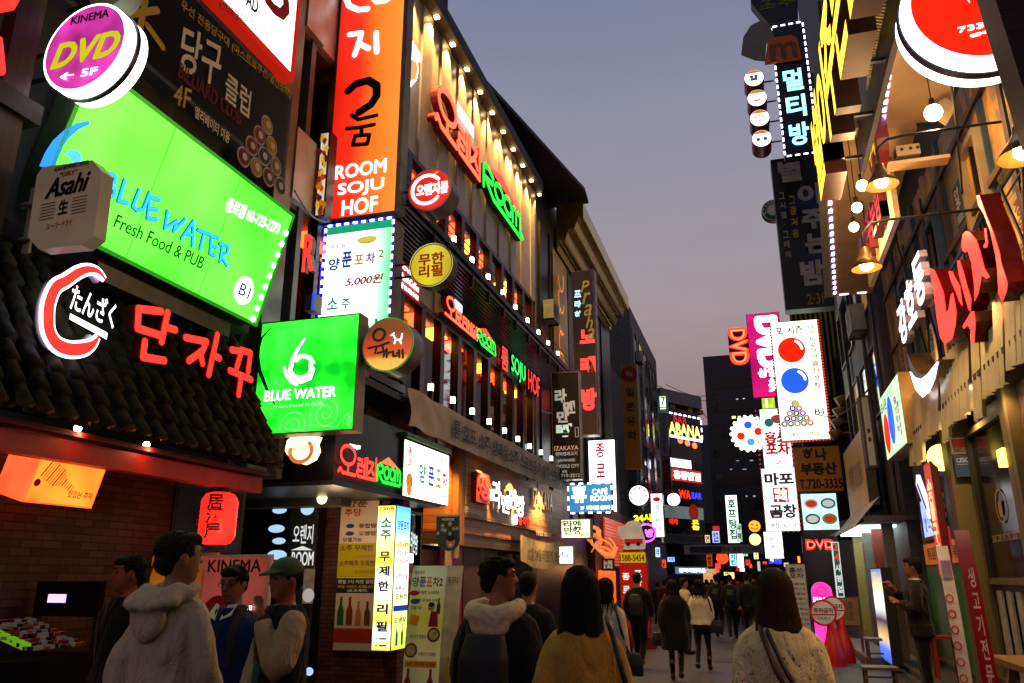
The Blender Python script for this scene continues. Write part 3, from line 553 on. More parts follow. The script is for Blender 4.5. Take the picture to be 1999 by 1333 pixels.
# ---- channel letters on the cladding
F=FL(XL+.06); orE=emit('ff8c58',1.); orR=emit('ff5a4c',1.); grE=emit('22f04a',1.); rside=mat('8a1c08',.4); gside=mat('0c2a14',.4); whE=emit('ffffff',1.5,samp=False)
def P2(*a,F=F): return [F.uv(x,y) for x,y in a]
def arcp(c,rx,ry,a0,a1,n=14): return [(c[0]+rx*math.cos(math.radians(a0+(a1-a0)*i/n)),c[1]+ry*math.sin(math.radians(a0+(a1-a0)*i/n))) for i in range(n+1)]
def logo(F,B,t,w,col_o,col_g,roofc,d=.1,so=None,sg=None,board=None,eng=False,sp=None):
    """the two-word emblem: orange syllables on the left, green word under a roof on the right, in box B"""
    u0,v0,u1,v1=B; X=lambda a: u0+(u1-u0)*(a if not sp else (a*sp/.575 if a<.575 else sp+(a-.575)*(1-sp)/.425)); Z=lambda b: v0+(v1-v0)*b; q=lambda L:[(X(a),Z(b)) for a,b in L]
    if eng: O=[q(arcp((.1,.72),.065,.26,90,450,18)),q([(.1,.46),(.1,.1)]),q([(0,.1),(.55,.1)]),q([(.19,.12),(.19,.62),(.27,.62),(.27,.42),(.2,.4),(.28,.12)]),q([(.31,.2),(.31,.6),(.38,.6),(.38,.2)]),q([(.31,.4),(.38,.4)]),q([(.41,.2),(.41,.6),(.46,.2),(.46,.6)]),q([(.52,.58),(.49,.58),(.49,.22),(.53,.22),(.53,.4)]),q([(.59,.6),(.56,.6),(.56,.2),(.59,.2)]),q([(.56,.42),(.59,.42)])]
    else: O=[q(arcp((.13,.66),.1,.3,90,450,22)),q([(.13,.36),(.13,.06)]),q([(0,.08),(.02,.18),(.06,.06),(.24,.06)]),
       q([(.27,.62),(.33,.62),(.33,.45),(.27,.45),(.27,.25),(.33,.25)]),q([(.37,.68),(.37,.18)]),q([(.33,.42),(.37,.42)]),q([(.405,.72),(.405,.18)]),
       q([(.43,.62),(.5,.62),(.47,.38),(.42,.22)]),q([(.47,.4),(.51,.24)]),q([(.545,.8),(.545,.06)]),q([(.25,.2),(.27,.06),(.545,.06)])]
    G=[q([(.6,.1),(.6,.6),(.64,.68),(.69,.6),(.68,.42),(.61,.36),(.69,.08)]),q([(.69,.08),(.99,.08),(1.01,.16),(.99,.2)]),q(arcp((.745,.42),.04,.2,90,450,16)),q(arcp((.835,.42),.04,.2,90,450,16)),q([(.885,.2),(.885,.56),(.905,.62),(.925,.54),(.925,.24)]),q([(.925,.54),(.95,.62),(.97,.54),(.97,.12)])]
    R=q([(.64,.74),(.78,1.02),(.98,.7)])
    if board: MB().prism(F,q([(-.02,-.02),(1.03,-.02),(1.03,.72),(.8,1.1),(.6,.8),(.2,1.02),(-.02,1.02)]),.0,.01).build('back_board',board,t)
    for L,c,sd in ((O,col_o,so),(G,col_g,sg)):
        if sd: MB().strokes(F,L,w*1.12,.0,d).build('letter_side',sd,t)
        MB().strokes(F,L,w,None,d+.015).build('lettering',c,t)
    if sg: MB().prism(F,R,0,d).build('roof_side',so,t)
    MB().poly(F,R if R[0][0]<R[1][0] else R,d+.012).build('roof_sign',roofc,t)
t=thing('channel_letters','big orange and green lit letters under a red roof shape, beneath the eave','sign letters',F.p(*F.uv(860,340)))
a=F.uv(835,262); b=F.uv(1008,478); c=F.uv(838,150); B=(a[0],b[1]+.0,b[0],c[1]+.0)
# the letters run along the wall, so the box is upright there: fit it from its near and far ends
zb=(F.uv(878,292)[1]+F.uv(1008,478)[1])/2; zt=F.uv(845,150)[1]
logo(F,(a[0],zb,b[0],zt-.1),t,.135,orE,grE,orR,.14,rside,gside,sp=.45)
p=P2((880,203),(913,262),(913,240)); MB().fquad(F,F.uv(880,200)[0],F.uv(880,225)[1],F.uv(913,240)[0],F.uv(880,200)[1],.16).build('name_plate',emit('e8e4ff',1.1,samp=False),t)
t=thing('channel_letters','smaller orange and green lit letters between the two window bands','sign letters',F.p(*F.uv(860,610)))
a=F.uv(858,610); b=F.uv(958,698); zt=F.uv(866,578)[1]; logo(F,(a[0],b[1],b[0],zt),t,.062,orE,grE,orR,.1,rside,gside,eng=True)
MB().fquad(F,F.uv(877,590)[0],F.uv(877,600)[1],F.uv(892,604)[0],F.uv(877,584)[1],.12).build('name_plate',emit('f0ecff',1.1,samp=False),t)
t=thing('channel_letters','row of lit letters, red then green then red, right of the small emblem','sign letters',F.p(*F.uv(980,720)))
z1=F.uv(975,675)[1]; z0=F.uv(975,718)[1]-.02
txt(F,'룸',(F.uv(973,700)[0],z0,F.uv(986,700)[0],z1),emit('ff4a48',1.),t,.01,.02,.07,rside)
txt(F,'SOJU',(F.uv(993,720)[0],z0,F.uv(1020,740)[0],z1),emit('4affa0',1.),t,.01,.0,.07,gside); txt(F,'HOF',(F.uv(1026,740)[0],z0,F.uv(1048,750)[0],z1),emit('ff4a48',1.),t,.01,.0,.07,rside)
# red notice plate
t=thing('notice_plate','red notice plate with white lines behind the yellow round sign','sign',F.p(*F.uv(790,560)))
B=(F.uv(776,520)[0],F.uv(790,573)[1],F.uv(820,580)[0],F.uv(776,498)[1]); panel(t,F,B,.04,emit('e03a38',.5,samp=False),mat('801010',.5))
for k,s in enumerate(('LOVE ♥','Mozzi Coffee','☎ 02-722-5482')): txt(F,s,sub(B,.1,.68-k*.3,.9,.88-k*.3),whE,t,.012,.02)
# white 'flower' light figure on the wall near the top
t=thing('neon_emblem','white and orange lit flower-shaped emblem at the top of the cladding','neon sign',F.p(*F.uv(800,130)))
Pp=P2((789,60),(794,75),(799,88),(808,100),(814,112),(812,122),(806,122),(808,140),(804,158),(797,166),(790,175),(786,150)); MB().prism(F,Pp,0,.1).build('plate',emit('ffffff',1.3),t)
MB().prism(F,P2((792,118),(803,124),(805,140),(800,156),(790,160)),.1,.115).build('print',emit('ffb050',1.),t)
# cloth banner across the lower ledge
t=thing('cloth_banner','grey brown cloth banner with dark rows of writing hung below the lower windows','banner',(XL+.75,12,4.4))
Fb=FL(XL+.78); y0=Fb.uv(799,790)[0]; y1=Fb.uv(1098,935)[0]; zt=(Fb.uv(799,754)[1]+Fb.uv(1098,917)[1])/2; zb=(Fb.uv(797,832)[1]+Fb.uv(1095,957)[1])/2
mb=MB(); nx,nz=60,6
for i in range(nx+1):
    for j in range(nz+1):
        y=y0+(y1-y0)*i/nx; z=zb+(zt-zb)*j/nz-.01*math.sin(math.pi*i/nx); f=max(0,1-(i/nx)/.2)
        mb.v.append((XL+.78+.012*math.sin(i*.9+j*.7)+f*.03*math.sin(i*1.1+j*.8),y,z+f*.02*math.sin(i*.9)))
for i in range(nx):
    for j in range(nz): a=i*(nz+1)+j; mb.f.append((a,a+nz+1,a+nz+2,a+1))
mb.build('cloth',mat('b8b0a2',.8,var=.2,sc=3),t,True)
Fb2=FL(XL+.84); wb=(y1-y0); txt(Fb2,'룸 호프 소주 생과일소주 스포츠중계 대형스크린',(y0+wb*.17,zb+.1,y1-wb*.06,zt-.17),mat('17120f',.6,var=0),t,.01,.02)
# ---- tall orange pole sign and the lit panel under it
Yp=9.5; F=FY(Yp); a=F.uv(634,432); b=F.uv(772,419); B=(a[0],a[1],b[0],12.2)
t=thing('pole_sign','tall orange vertical sign with white and black brush letters, topmost of its mast','sign',F.p(a[0],a[1]))
panel(t,F,B,.2,grad([(0,'e01a08'),(.35,'ee3010'),(.62,'f47a1c'),(1,'f09a34')],0,0,b[0]-a[0],1.,.5,sc=.7),mat('6a6456',.45,.3),.02); MB().fbox(F,b[0],a[1],-.2,b[0]+.06,12.2,.02).build('side_rail',mat('8a8470',.4,.5),t)
for k,(s,q) in enumerate((('ROOM',((655,357),(755,307))),('SOJU',((659,394),(750,344))),('HOF',((667,428),(738,380))))):
    Bq=pb(F,q[0],q[1]); d_=Bq[3]-Bq[1]; txt(F,s,(Bq[0],Bq[1]+.05,Bq[2],Bq[3]-.02),emit('fff4e8',1.3,samp=False),t,.012,.015)
def sk(L,w,m,n=.014,nm='brush_letter'): return MB().strokes(F,L,w,None,n).build(nm,m,t)
def fp(*a): return [F.uv(x,y) for x,y in a]
sk([fp((683,68),(706,65),(702,82),(693,108)),fp((700,85),(720,95)),fp((735,65),(736,102))],.085,emit('ffffff',1.4,samp=False))
sk([fp((676,-4),(682,12),(700,20),(718,18)),fp((728,-6),(736,4),(752,2),(764,-6))],.09,emit('ffffff',1.4,samp=False))
bk=mat('150c08',.6,var=0)
sk([fp((681,178),(695,165),(720,158),(736,168),(736,188),(725,205),(702,220))],.14,bk); sk([fp((688,226),(700,234),(736,226)),fp((678,252),(700,250),(731,244)),fp((707,252),(706,265)),fp((690,284),(694,266),(722,264),(718,282),(690,284))],.07,bk)
# food photo panel
F2=FY(9.15); t=thing('photo_panel','narrow lit food photograph panel left of the tall orange sign','sign',F2.p(*F2.uv(615,425))); B2=pb(F2,(612,425),(646,255)); panel(t,F2,B2,.2,emit('e8dcc0',.8,.3,5),steel)
for i in range(46): 
    u,v=sub(B2,random.uniform(.15,.9),random.uniform(.03,.95),1,1)[:2]; MB().poly(F2,[(u+random.uniform(.02,.06)*math.cos(a_),v+random.uniform(.03,.09)*math.sin(a_)) for a_ in (0,1,2,3,4,5)],.008+.0004*i).build('food_print',emit(random.choice(['d87a1c','8a2a10','e8b030','f0c040','5a1a0a','c04818']),.7,samp=False),t) if i<30 else None
# lit drink price panel
F=FY(Yp); a=F.uv(628,700); b=F.uv(767,423); B=(F.uv(632,520)[0],a[1],F.uv(765,520)[0],b[1]-.02); PB=B; t=thing('price_sign','white and green lit price panel edged with blue lights, under the orange sign','sign',F.p(B[0],B[1]))
panel(t,F,B,.35,grad([(0,'ffffff'),(.55,'ffffff'),(.86,'b8f4cc'),(1,'38c070')],0,0,B[2]-B[0],1.25,.15,sc=1.),mat('6a6456',.45,.3),.02)
MB().fquad(F,*sub(B,.02,.93,.98,.99),.006).build('top_band',emit('20a878',.9,samp=False),t)
bl=emit('8aa0ff',5.,samp=False); leds(F,[(B[0],B[1]),(B[0],B[3]),(B[2],B[3]),(B[2],B[1])],.13,bl,t,.07,.035,.02)
leds(F,[(B[0]-.03,B[1]),(B[0]-.03,B[3]+.01),(B[2],B[3]+.01)],.1,emit('2a3cff',2.,samp=False),t,.09,.02,.012,'led_glow')
def pt(s,bl_,tr,c,**k): return txt(F,s,pb(F,bl_,tr),ink(c,.7),t,.012,k.get('bold',.02),shear=k.get('sh',0))
pt('새로워진',(644,488),(686,472),'2a2a3a'); pt('양',(641,530),(665,503),'1a5a9a',bold=.04); pt('푼',(667,524),(689,490),'20489a',bold=.04); pt('포',(692,518),(711,496),'d8a040',bold=.04); pt('차',(714,516),(734,492),'b050b0',bold=.04); pt('2',(740,503),(750,487),'a84a20')
pt('5,000원',(674,562),(750,533),'b02048',bold=.035,sh=.2); pt('소',(638,606),(661,580),'20a088',bold=.03); pt('주',(666,604),(686,582),'20a088',bold=.03)
Cc=F.uv(717,467); MB().poly(F,[(Cc[0]+.16*math.cos(x),Cc[1]+.075*math.sin(x)) for x in [math.pi*i/8+math.pi for i in range(9)]],.012).build('pot_print',ink('c8c030'),t); MB().disc(F,Cc[0],Cc[1],.16,.013,24,.045).build('pot_rim',ink('e8dc60'),t)
for px in (722,739):
    u0,v0=F.uv(px-5,645); mb=MB(); s=.045; mb.poly(F,[(u0-s,v0-.3),(u0+s,v0-.3),(u0+s,v0+.02),(u0+.018,v0+.09),(u0+.018,v0+.17),(u0-.018,v0+.17),(u0-.018,v0+.09),(u0-s,v0+.02)],.012); mb.build('bottle_print',ink('1c7a3a'),t)
# red R and F letters at the corner
F=FY(8.85); t=thing('channel_letter','tall red letter R with a deep side, left of the price panel','sign letter',F.p(*F.uv(595,540)))
txt(F,'R',pb(F,(596,536),(624,460)),emit('ff4a3a',.95),t,0,.03,.1,rside); 
F=FY(10.); t=thing('channel_letter','tall red letter F between the green square sign and the round red sign','sign letter',F.p(*F.uv(700,765))); txt(F,'F',pb(F,(703,765),(722,702)),emit('ff4a3a',.95),t,0,.03,.1,rside)
t=thing('wall_box','small grey wall box with a blue light edge left of the price panel','box',F.p(*F.uv(594,606))); F=FY(8.85); B=pb(F,(593,606),(614,572)); MB().fbox(F,B[0],B[1],-.2,B[2],B[3],0).build('box',greyp,t); MB().fquad(F,B[2]-.03,B[1],B[2],B[3],.005).build('blue_spill_edge',emit('2a3cff',1.5),t)  # blue light falling on the box is put in as a glowing edge
# corner wall between the two buildings
t=thing('corner_wall','grey panelled corner wall with brown recess behind the tall orange sign','wall',(XL-.4,10.4,0))
MB().box(XL-6,10.6,2.6,XL-.02,10.9,13.4).build('back_wall',mat('4a463e',.5,var=.2,sc=2),t)
F=FY(8.55); B=pb(F,(560,610),(592,-60)); MB().box(XL-.9,8.05,2.8,XL-.15,8.5,16).build('pilaster',mat('34322e',.5),t); MB().box(XL-.15,8.2,2.8,XL+.02,8.6,16).build('pilaster_trim',mat('6a6858',.4,.3),t)
F=FY(9.9); B=pb(F,(597,262),(662,-80)); MB().fbox(F,B[0],B[1],-.3,B[2],B[3],0).build('brown_panel',mat('3a200c',.6),t)
# round signs on brackets
kb=mat('1c1a1a',.4,.5); 
t,F,u,v,r=drum('drum_sign','round red sign with a white ring and white writing, beside the tall orange sign',9.55,(838,370),43,.34,emit('e8241c',.85,.15,2),mat('6a6460',.3,.7),arm=PB[2]+.05)
MB().strokes(F,[arcp((u-.03,v),r*.66,r*.66,40,320,24)],.045,None,.012).build('ring',whE,t); txt(F,'오렌지룸',(u-r*.55,v-r*.3,u+r*.88,v+r*.25),whE,t,.03,.03)
MB().poly(F,[(u+r*.1,v+r*.62),(u+r*.3,v+r*.8),(u+r*.45,v+r*.78),(u+r*.3,v+r*.64)],.012).build('leaf',emit('f0a020',.9,samp=False),t)
t,F,u,v,r=drum('drum_sign','round yellow sign with four red syllables on black brackets',9.4,(842,517),42,.2,grad([(0,'e8c418'),(.5,'f6ec2c'),(1,'d8b40c')],0,-.3,.3,.8,.6),mat('2a2416',.4),arm=PB[2]+.05)
MB().prism(F,circ(u,v,r),0,.02,False).build('rim_ring',emit('fff0a0',.7,samp=False),t); txt(F,'무한\n리필',(u-r*.6,v-r*.58,u+r*.6,v+r*.55),ink('a82a14',.6),t,.014,.035,sp=.95)
t,F,u,v,r=drum('drum_sign','round red and yellow sign with brush letters, on the green square sign',8.25,(757,672),51,.3,grad([(0,'ffd860'),(.3,'ffc850'),(.42,'e8501c'),(.62,'e02c12'),(1,'8a0a08')],2,-.0,.5,.8,.1),mat('7a7468',.25,.8),arm=-4.5)
sk2=lambda L,w,m: MB().strokes(F,L,w,None,.014).build('brush_letter',m,t)
def fp(*a): return [F.uv(x,y) for x,y in a]
sk2([arcp(F.uv(741,654),.075,.075,0,360,16)],.03,inkk); sk2([fp((720,680),(740,676),(760,669)),fp((736,680),(733,690)),fp((748,677),(750,686)),fp((738,690),(752,686),(750,697)),fp((756,682),(756,698)),fp((757,690),(764,688)),fp((768,686),(769,696),(776,695)),fp((780,684),(781,698)),fp((787,684),(788,699)),fp((776,690),(780,690))],.028,inkk)
MB().strokes(F,[fp((768,653),(774,664),(784,663),(786,652)),fp((772,666),(771,671)),fp((782,665),(784,671)),fp((765,655),(770,651))],.013,None,.014).build('horse_print',whE,t)
# green square sign
F=FY(8.2); a=F.uv(496,846); b=F.uv(701,614); B=(F.uv(500,740)[0],F.uv(600,845)[1],F.uv(697,730)[0],F.uv(600,621)[1])
t=thing('square_sign','bright green square backlit sign with a white wave emblem, beside the tiled roof','sign',F.p(B[0],B[1]))
panel(t,F,B,.22,emit2('06d81c','4cf850',1.,2.),mat('8a7c60',.4,.2),.02)
W1=[fp((597,662),(584,680),(572,705),(568,725),(575,738),(590,742),(605,736),(611,722),(606,708))]
taper(F,W1[0],[.04,.06,.075,.08,.1,.12,.12,.1,.03],.012,mat('0c5a14',.5,var=0),t,'emblem_rim'); taper(F,W1[0],[.02,.04,.055,.06,.08,.1,.1,.08,.02],.02,whE,t,'emblem')
MB().strokes(F,[fp((580,704),(586,697),(597,695),(605,700)),fp((606,698),(612,708))],.045,None,.022).build('emblem_crest',whE,t); taper(F,fp((556,716),(560,732),(570,745),(582,752)),[.03,.035,.04,.03],.02,whE,t,'emblem_tail')
for nn,m_,w_,nm in ((.012,mat('0c5a14',.5,var=0),.055,'lettering_rim'),(.022,whE,.012,'lettering')): txt(F,'BLUE WATER',pb(F,(518,784),(658,754)),m_,t,nn,w_,name=nm)
txt(F,'Fresh Food & PUB',pb(F,(535,797),(632,785)),emit('c8ffc8',1.,samp=False),t,.014,.012)
for cx_,cy2,R_ in ((575,832,.22),(636,808,.24),(690,822,.15)):
    c0=F.uv(cx_,cy2); pl=[(c0[0]+R_*k/44*math.cos(k*.42),c0[1]+R_*k/44*math.sin(k*.42)) for k in range(3,45)]; pl=[p for p in pl if p[1]>B[1]+.03 and p[0]<B[2]-.03]; MB().strokes(F,[pl],.009,None,.012,.0002).build('spiral_print',emit('90ff90',1.,samp=False),t)
taper(F,fp((530,640),(512,660),(504,690),(508,725),(522,760),(540,795)),[.01,.03,.04,.05,.04,.01],.012,mat('0a6a14',.5,var=0),t,'ink_print')
mb=MB(); 
for z in (B[1]+.3,B[3]-.25): mb.box(XL-.2,8.3,z,B[0]+.05,8.42,z+.06)
mb.build('bracket',steel,t)
# ================================================================ LEFT: street level
XF=-5.15
Ff=FL(XF); a=Ff.uv(650,936); b=Ff.uv(777,967); c=Ff.uv(778,838)
t=thing('canopy_sign','black canopy board with orange and green lit letters above the brick entrance','sign',(XF,a[0],a[1])); zc0=(a[1]+b[1])/2
MB().box(XF-2.6,a[0],zc0,XF,b[0]+1.6,c[1]+.02).build('canopy',mat('121214',.35,.2),t); MB().box(XF-2.6,a[0]+.001,c[1]+.021,XF-.6,b[0],c[1]+.5).build('canopy_top',mat('2b2c2e',.4),t)
MB().box(XF-2.62,a[0]-.03,zc0-.06,XF+.03,b[0]+1.62,zc0-.002).build('metal_edge',steel,t)
p=Ff.uv(653,918); q=Ff.uv(775,953); h=Ff.uv(660,861)[1]
logo(Ff,(p[0],(p[1]+q[1])/2-.02,q[0],h-.02),t,.046,orR,grE,orE,.03)
ptx(Ff,'FUN & JOY',(681,876),(702,880),.07,emit('ffffff',.9,samp=False),t)
a=Ff.uv(779,966); b=Ff.uv(869,991); zt=(Ff.uv(780,856)[1]+Ff.uv(870,887)[1])/2; B=(a[0],(a[1]+b[1])/2,b[0],zt)
t=thing('lightbox_sign','white lightbox with coloured syllables beside the black canopy board','sign',Ff.p(B[0],B[1])); panel(t,Ff,B,.2,emit('fbfff2',1.05,.1,2),steel,.015,n=.05)
for s,x0,x1,cc in (('양',.3,.45,'28a0a0'),('푼',.5,.64,'3050d0'),('포',.68,.8,'e8b050'),('차',.83,.96,'8030a0')): txt(Ff,s,sub(B,x0,.3,x1,.66),ink(cc,.75),t,.065,.035)
txt(Ff,'종\n로',sub(B,.07,.55,.15,.88),ink('c03050'),t,.065,.03); txt(Ff,'3호점',sub(B,.8,.1,.95,.2),ink('c03050'),t,.065,.03); txt(Ff,'포차',sub(B,.75,.78,.92,.9),ink('d05020'),t,.065,.04)
MB().disc(Ff,*sub(B,.12,.28,1,1)[:2],.13,.06,20).build('food_print',ink('e88a20'),t); MB().disc(Ff,*sub(B,.12,.13,1,1)[:2],.09,.06,20).build('food_print',ink('e8a030'),t)
MB().box(XF-.1,B[0],zt+.02,XF+.1,B[2],zt+.1).build('top_trim',mat('2f6a2a',.4),t)
# entrance wall, facing down the street
Yw=11.35; t=thing('entrance_wall','brown brick entrance wall under the black canopy board','wall',(XF-1.2,Yw,0))
F=FY(Yw); xb0=F.uv(600,1100)[0]; MB().box(xb0,Yw,0,XF-.02,Yw+.25,zc0-.06).build('brickwork',brick('7a3f28','4a2418','2a1812','X',.2,.065),t)
MB().box(XF-6,Yw+.02,0,xb0-.002,Yw+.2,zc0-.06).build('side_wall',mat('0d0d0e',.4),t)
F=FY(Yw-.3); a=F.uv(512,1180); b=F.uv(625,955); t=thing('light_column','black entrance column with glowing ovals and a white two-word emblem','column',F.p(a[0],0))
B=(a[0],.1,b[0],zc0-.06); MB().fbox(F,B[0],B[1],-.25,B[2],B[3],0).build('column',mat('0c0c0d',.25),t); m_=F.uv(566,1050)[0]; MB().fbox(F,m_,.1,0,B[2],B[3],.04).build('grey_panel',mat('303032',.4),t)
ov=emit('c4ecfa',.8)
for x,y,r in ((541,974,12),(546,996,14),(540,1032,16),(545,1056,13),(541,1083,19),(603,993,13),(580,1140,14),(607,1310,8)):
    u,v=F.uv(x,y); k=F.uv(x+1,y)[0]-u; MB().disc(F,u,v,r*k,.006 if x<566 else .046,24,ry=r*k*(.42 if x<566 else .85)).build('oval_light',ov,t)
logoW=emit('f4f4f4',.75,samp=False)
txt(F,'오렌지',pb(F,(574,1062),(616,1024)),logoW,t,.05,.012); txt(F,'ROOM',pb(F,(572,1104),(616,1077)),logoW,t,.05,.012); MB().poly(F,[F.uv(571,1074),F.uv(614,1074),F.uv(594,1066)],.05).build('roof_print',logoW,t)
B2=pb(F,(593,1178),(618,1110)); MB().fbox(F,*B2[:2],.04,*B2[2:],.055).build('notice',emit('8a7a60',.3,.4,9),t); MB().disc(F,*F.uv(606,1162),.1,.06,20).build('badge',emit('d8d0d0',.5,samp=False),t)
F=FY(Yw-.7); t=thing('wall_lamp','half hidden round white wall lamp by the brick entrance','lamp',F.p(*F.uv(630,985))); MB().ball(F.p(*F.uv(632,973)),.1,16).build('globe',emit('ffe8b0',2.2),t,True); plight(F.p(*F.uv(660,985))+Vector((.1,-.25,-.5)),18,(1,.72,.45),.1)
t,F,B=blade('menu_board','tall pale menu board with bottle pictures on the brick entrance wall','menu',Yw-.06,(667,968),(728,1272),.04,mat('e4c8a8',.5,var=.12,sc=2),mat('8a6a50',.5),.01)
def seg(B,a,b,c): return MB().fquad(F,*sub(B,.01,a,.99,b),.008).build('colour_band',c,t)
seg(B,.46,.68,emit('c8a810',.25,samp=False)); seg(B,.36,.455,mat('1c1612',.5)); seg(B,.05,.14,mat('b83a18',.5))
for s,y0,y1,cc,x0,x1 in (('양푼',.92,.97,'8a3a10',.15,.7),('주당',.86,.91,'c03010',.12,.55),('종합탕',.78,.81,'2a2018',.5,.95),('오뎅탕',.73,.76,'2a2018',.5,.95),('모델가능',.69,.72,'1a1408',.1,.6),('소주 무제한',.63,.67,'6a1030',.05,.9),('8,000원',.58,.61,'c07010',.45,.95),('소주맥주 무제한',.53,.57,'6a1030',.05,.95),('8,900원',.48,.51,'a06010',.45,.95),('평일 7시 이전 입장',.42,.445,'d8d0c0',.05,.95),('해당 서비스 드립니다',.39,.41,'d8a818',.05,.95),('(금,토제외)',.365,.385,'d8d0c0',.3,.8)): txt(F,s,sub(B,x0,y0,x1,y1),mat(cc,.5,var=0),t,.014,.025)
for y in (.795,.745): MB().disc(F,*sub(B,.28,y,1,1)[:2],.075,.012,16,ry=.033).build('stamp_print',mat('20407a',.5,var=0),t)
def bottle_print(F,u,v,h,c,t,n=.014,nm='bottle_print'):
    s=h*.13; return MB().poly(F,[(u-s,v),(u+s,v),(u+s,v+h*.52),(u+s*.4,v+h*.72),(u+s*.4,v+h),(u-s*.4,v+h),(u-s*.4,v+h*.72),(u-s,v+h*.52)],n).build(nm,c,t)
for k,cc in enumerate(('1f6a2c','8a3a18','c07a3a','6a4420')): u,v=sub(B,.16+k*.22,.16,1,1)[:2]; bottle_print(F,u,v,.4 if k<2 else .34,mat(cc,.3,var=.1),t)
# lit corner column sign
ye=onX(768,1130,XF+.02).y; F=FY(ye); x0=F.uv(731,1130)[0]; xc=F.uv(768,1130)[0]; z0=F.uv(750,1271)[1]; z1=F.uv(750,986)[1]; yr=onX(797,1130,xc).y
t=thing('corner_light_column','yellow and white lit column sign at the corner, vertical blue and green syllables','sign',(x0,ye,z0))
MB().box(x0,ye,z0,xc,yr,z1).build('housing',steel,t)
yel=grad([(0,'f4f020'),(.12,'fffff0'),(.2,'f6f23a'),(.45,'ffffe8'),(.6,'f4f020'),(.85,'ffffe0'),(1,'f0ee18')],2,0,z1-z0,1.1,.05)
B=(x0,z0,xc,z1); MB().fquad(F,x0+.01,z0+.01,xc-.01,z1-.01,.004).build('front_panel',yel,t)
for s,f,cc in (('소',.875,'1a9a90'),('주',.785,'1a9a90'),('무',.635,'2a1a5a'),('제',.535,'2a1a5a'),('한',.43,'2a1a5a'),('리',.275,'2a1a5a'),('필',.16,'2a1a5a')): txt(F,s,sub(B,.22,f-.033,.8,f+.037),ink(cc,.6),t,.012,.04)
for f in (.03,.075): MB().fquad(F,*sub(B,.2,f,.32,f+.008),.01).build('mark',inkk,t); MB().fquad(F,*sub(B,.4,f,.78,f+.011),.01).build('mark',inkk,t)
txt(F,'5,000원',sub(B,.1,.955,.9,.99),ink('803060'),t,.012,.03)
F=FL(xc); B=(ye,z0,yr,z1); MB().fquad(F,ye+.01,z0+.01,yr-.01,z1-.01,.004).build('side_panel',grad([(0,'d8e820'),(.3,'f4f8c0'),(.5,'ffffff'),(.66,'ffffff'),(.72,'f0f060'),(.8,'c8f0ff'),(1,'58c8f8')],2,0,z1-z0,1.15,.05),t)
for s,f,h,cc in (('양푼포차',.86,.035,'2060c0'),('소주 무제한',.72,.02,'c04080'),('맥주 무제한',.66,.02,'a04090'),('안주 무한',.6,.02,'d05020'),('무한 리필',.5,.02,'d04060'),('두부김치',.42,.02,'302060'),('모듬전',.36,.02,'203060'),('오뎅탕',.2,.02,'303030')): txt(F,s,sub(B,.1,f-h,.9,f+h),ink(cc,.6),t,.012,.03)
MB().fquad(F,*sub(B,.03,.26,.97,.3),.008).build('colour_band',ink('2040c0'),t)
for k,cc in enumerate(('2a6ab0','1f7a2c')): u,v=sub(B,.3+k*.35,.03,1,1)[:2]; bottle_print(F,u,v,.3,ink(cc,.5),t)
# shop front between the column and the noodle shop
t=thing('storefront','dark glazed shop front with paper notices behind the standing banners','shop front',(XL,11,0))
MB().box(XL-1.5,yr+.02,0,XL-1.45,13.2,2.7).build('inner_wall',mat('3a2a1c',.7),t); MB().box(XL-1.5,yr+.0,0,XL-.05,yr+.02,2.7).build('side_wall',mat('241a12',.6),t)
F=FL(XL)
for k in range(3):
    y0=yr+.05+k*.65; MB().frame(F,y0,.1,y0+.62,2.7,.05,-.1,.03).build('window',frm,t); MB().fquad(F,y0+.05,.15,y0+.57,2.65,-.03).build('pane',glass(),t)
ptx(F,'라면땅',(800,1075),(813,1085),.35,emit('e8f0f0',.9,samp=False),t); 
for (x0,y0,x1,y1,cc) in ((862,1245,880,1075,'a89c88'),(868,1250,893,1185,'5a7080'),(880,1060,893,1090,'9a8a70')):
    B=pb(F,(x0,y0),(x1,y1)); MB().fbox(F,*B[:2],.03,*B[2:],.034).build('paper_notice',mat(cc,.7,var=.35,sc=9),t)
# standing banners
def xbanner(tl,tr,bl,Y,label,face,h=None):
    F=FY(Y); a=F.uv(*tl); b=F.uv(*tr); t=thing('standing_banner',label,'banner',F.p((a[0]+b[0])/2,0)); z1=max(a[1],b[1]); B=(a[0],.12,b[0],z1)
    mb=MB(); n=10
    for i in range(n+1):
        for j in range(2): mb.v.append(F.p(B[0]+(B[2]-B[0])*j,.12+(z1-.12)*i/n,-.25*i/n+.05*math.sin(math.pi*i/n)))
    mb.f=[(2*i,2*i+1,2*i+3,2*i+2) for i in range(n)]; mb.build('sheet',face,t,True)
    mb=MB(); m=(B[0]+B[2])/2
    for x in (B[0],B[2]): mb.tube([F.p(m,.75,-.16),F.p(x,z1,-.27)],.008,5); mb.tube([F.p(m,.75,-.16),F.p(x,.1,-.01)],.008,5)
    mb.tube([F.p(m,.75,-.16),F.p(m,0,-.6)],.01,5); mb.build('stand',steel,t)
    q=Fr(F.p(0,.12,0),(1,0,0),Vector((0,.25,z1-.12))); q.o=F.p(0,.12,.055); return t,q,(B[0],0,B[2],math.hypot(.25,z1-.12))
t,F,B=xbanner((793,1104),(861,1104),(0,0),10.2,'pale green standing banner with a red-vested figure and bottles','%s'%0 and grad([(0,'f0e8d8'),(.3,'e8e8c0'),(.5,'cfe060'),(.75,'d8ecd8'),(1,'b8dcd8')],2,.1,2.0,0,.04))
pt2=lambda s,a,b,c,d,cc,bo=.02: txt(F,s,sub(B,a,b,c,d),mat(cc,.5,var=0),t,.012,bo)
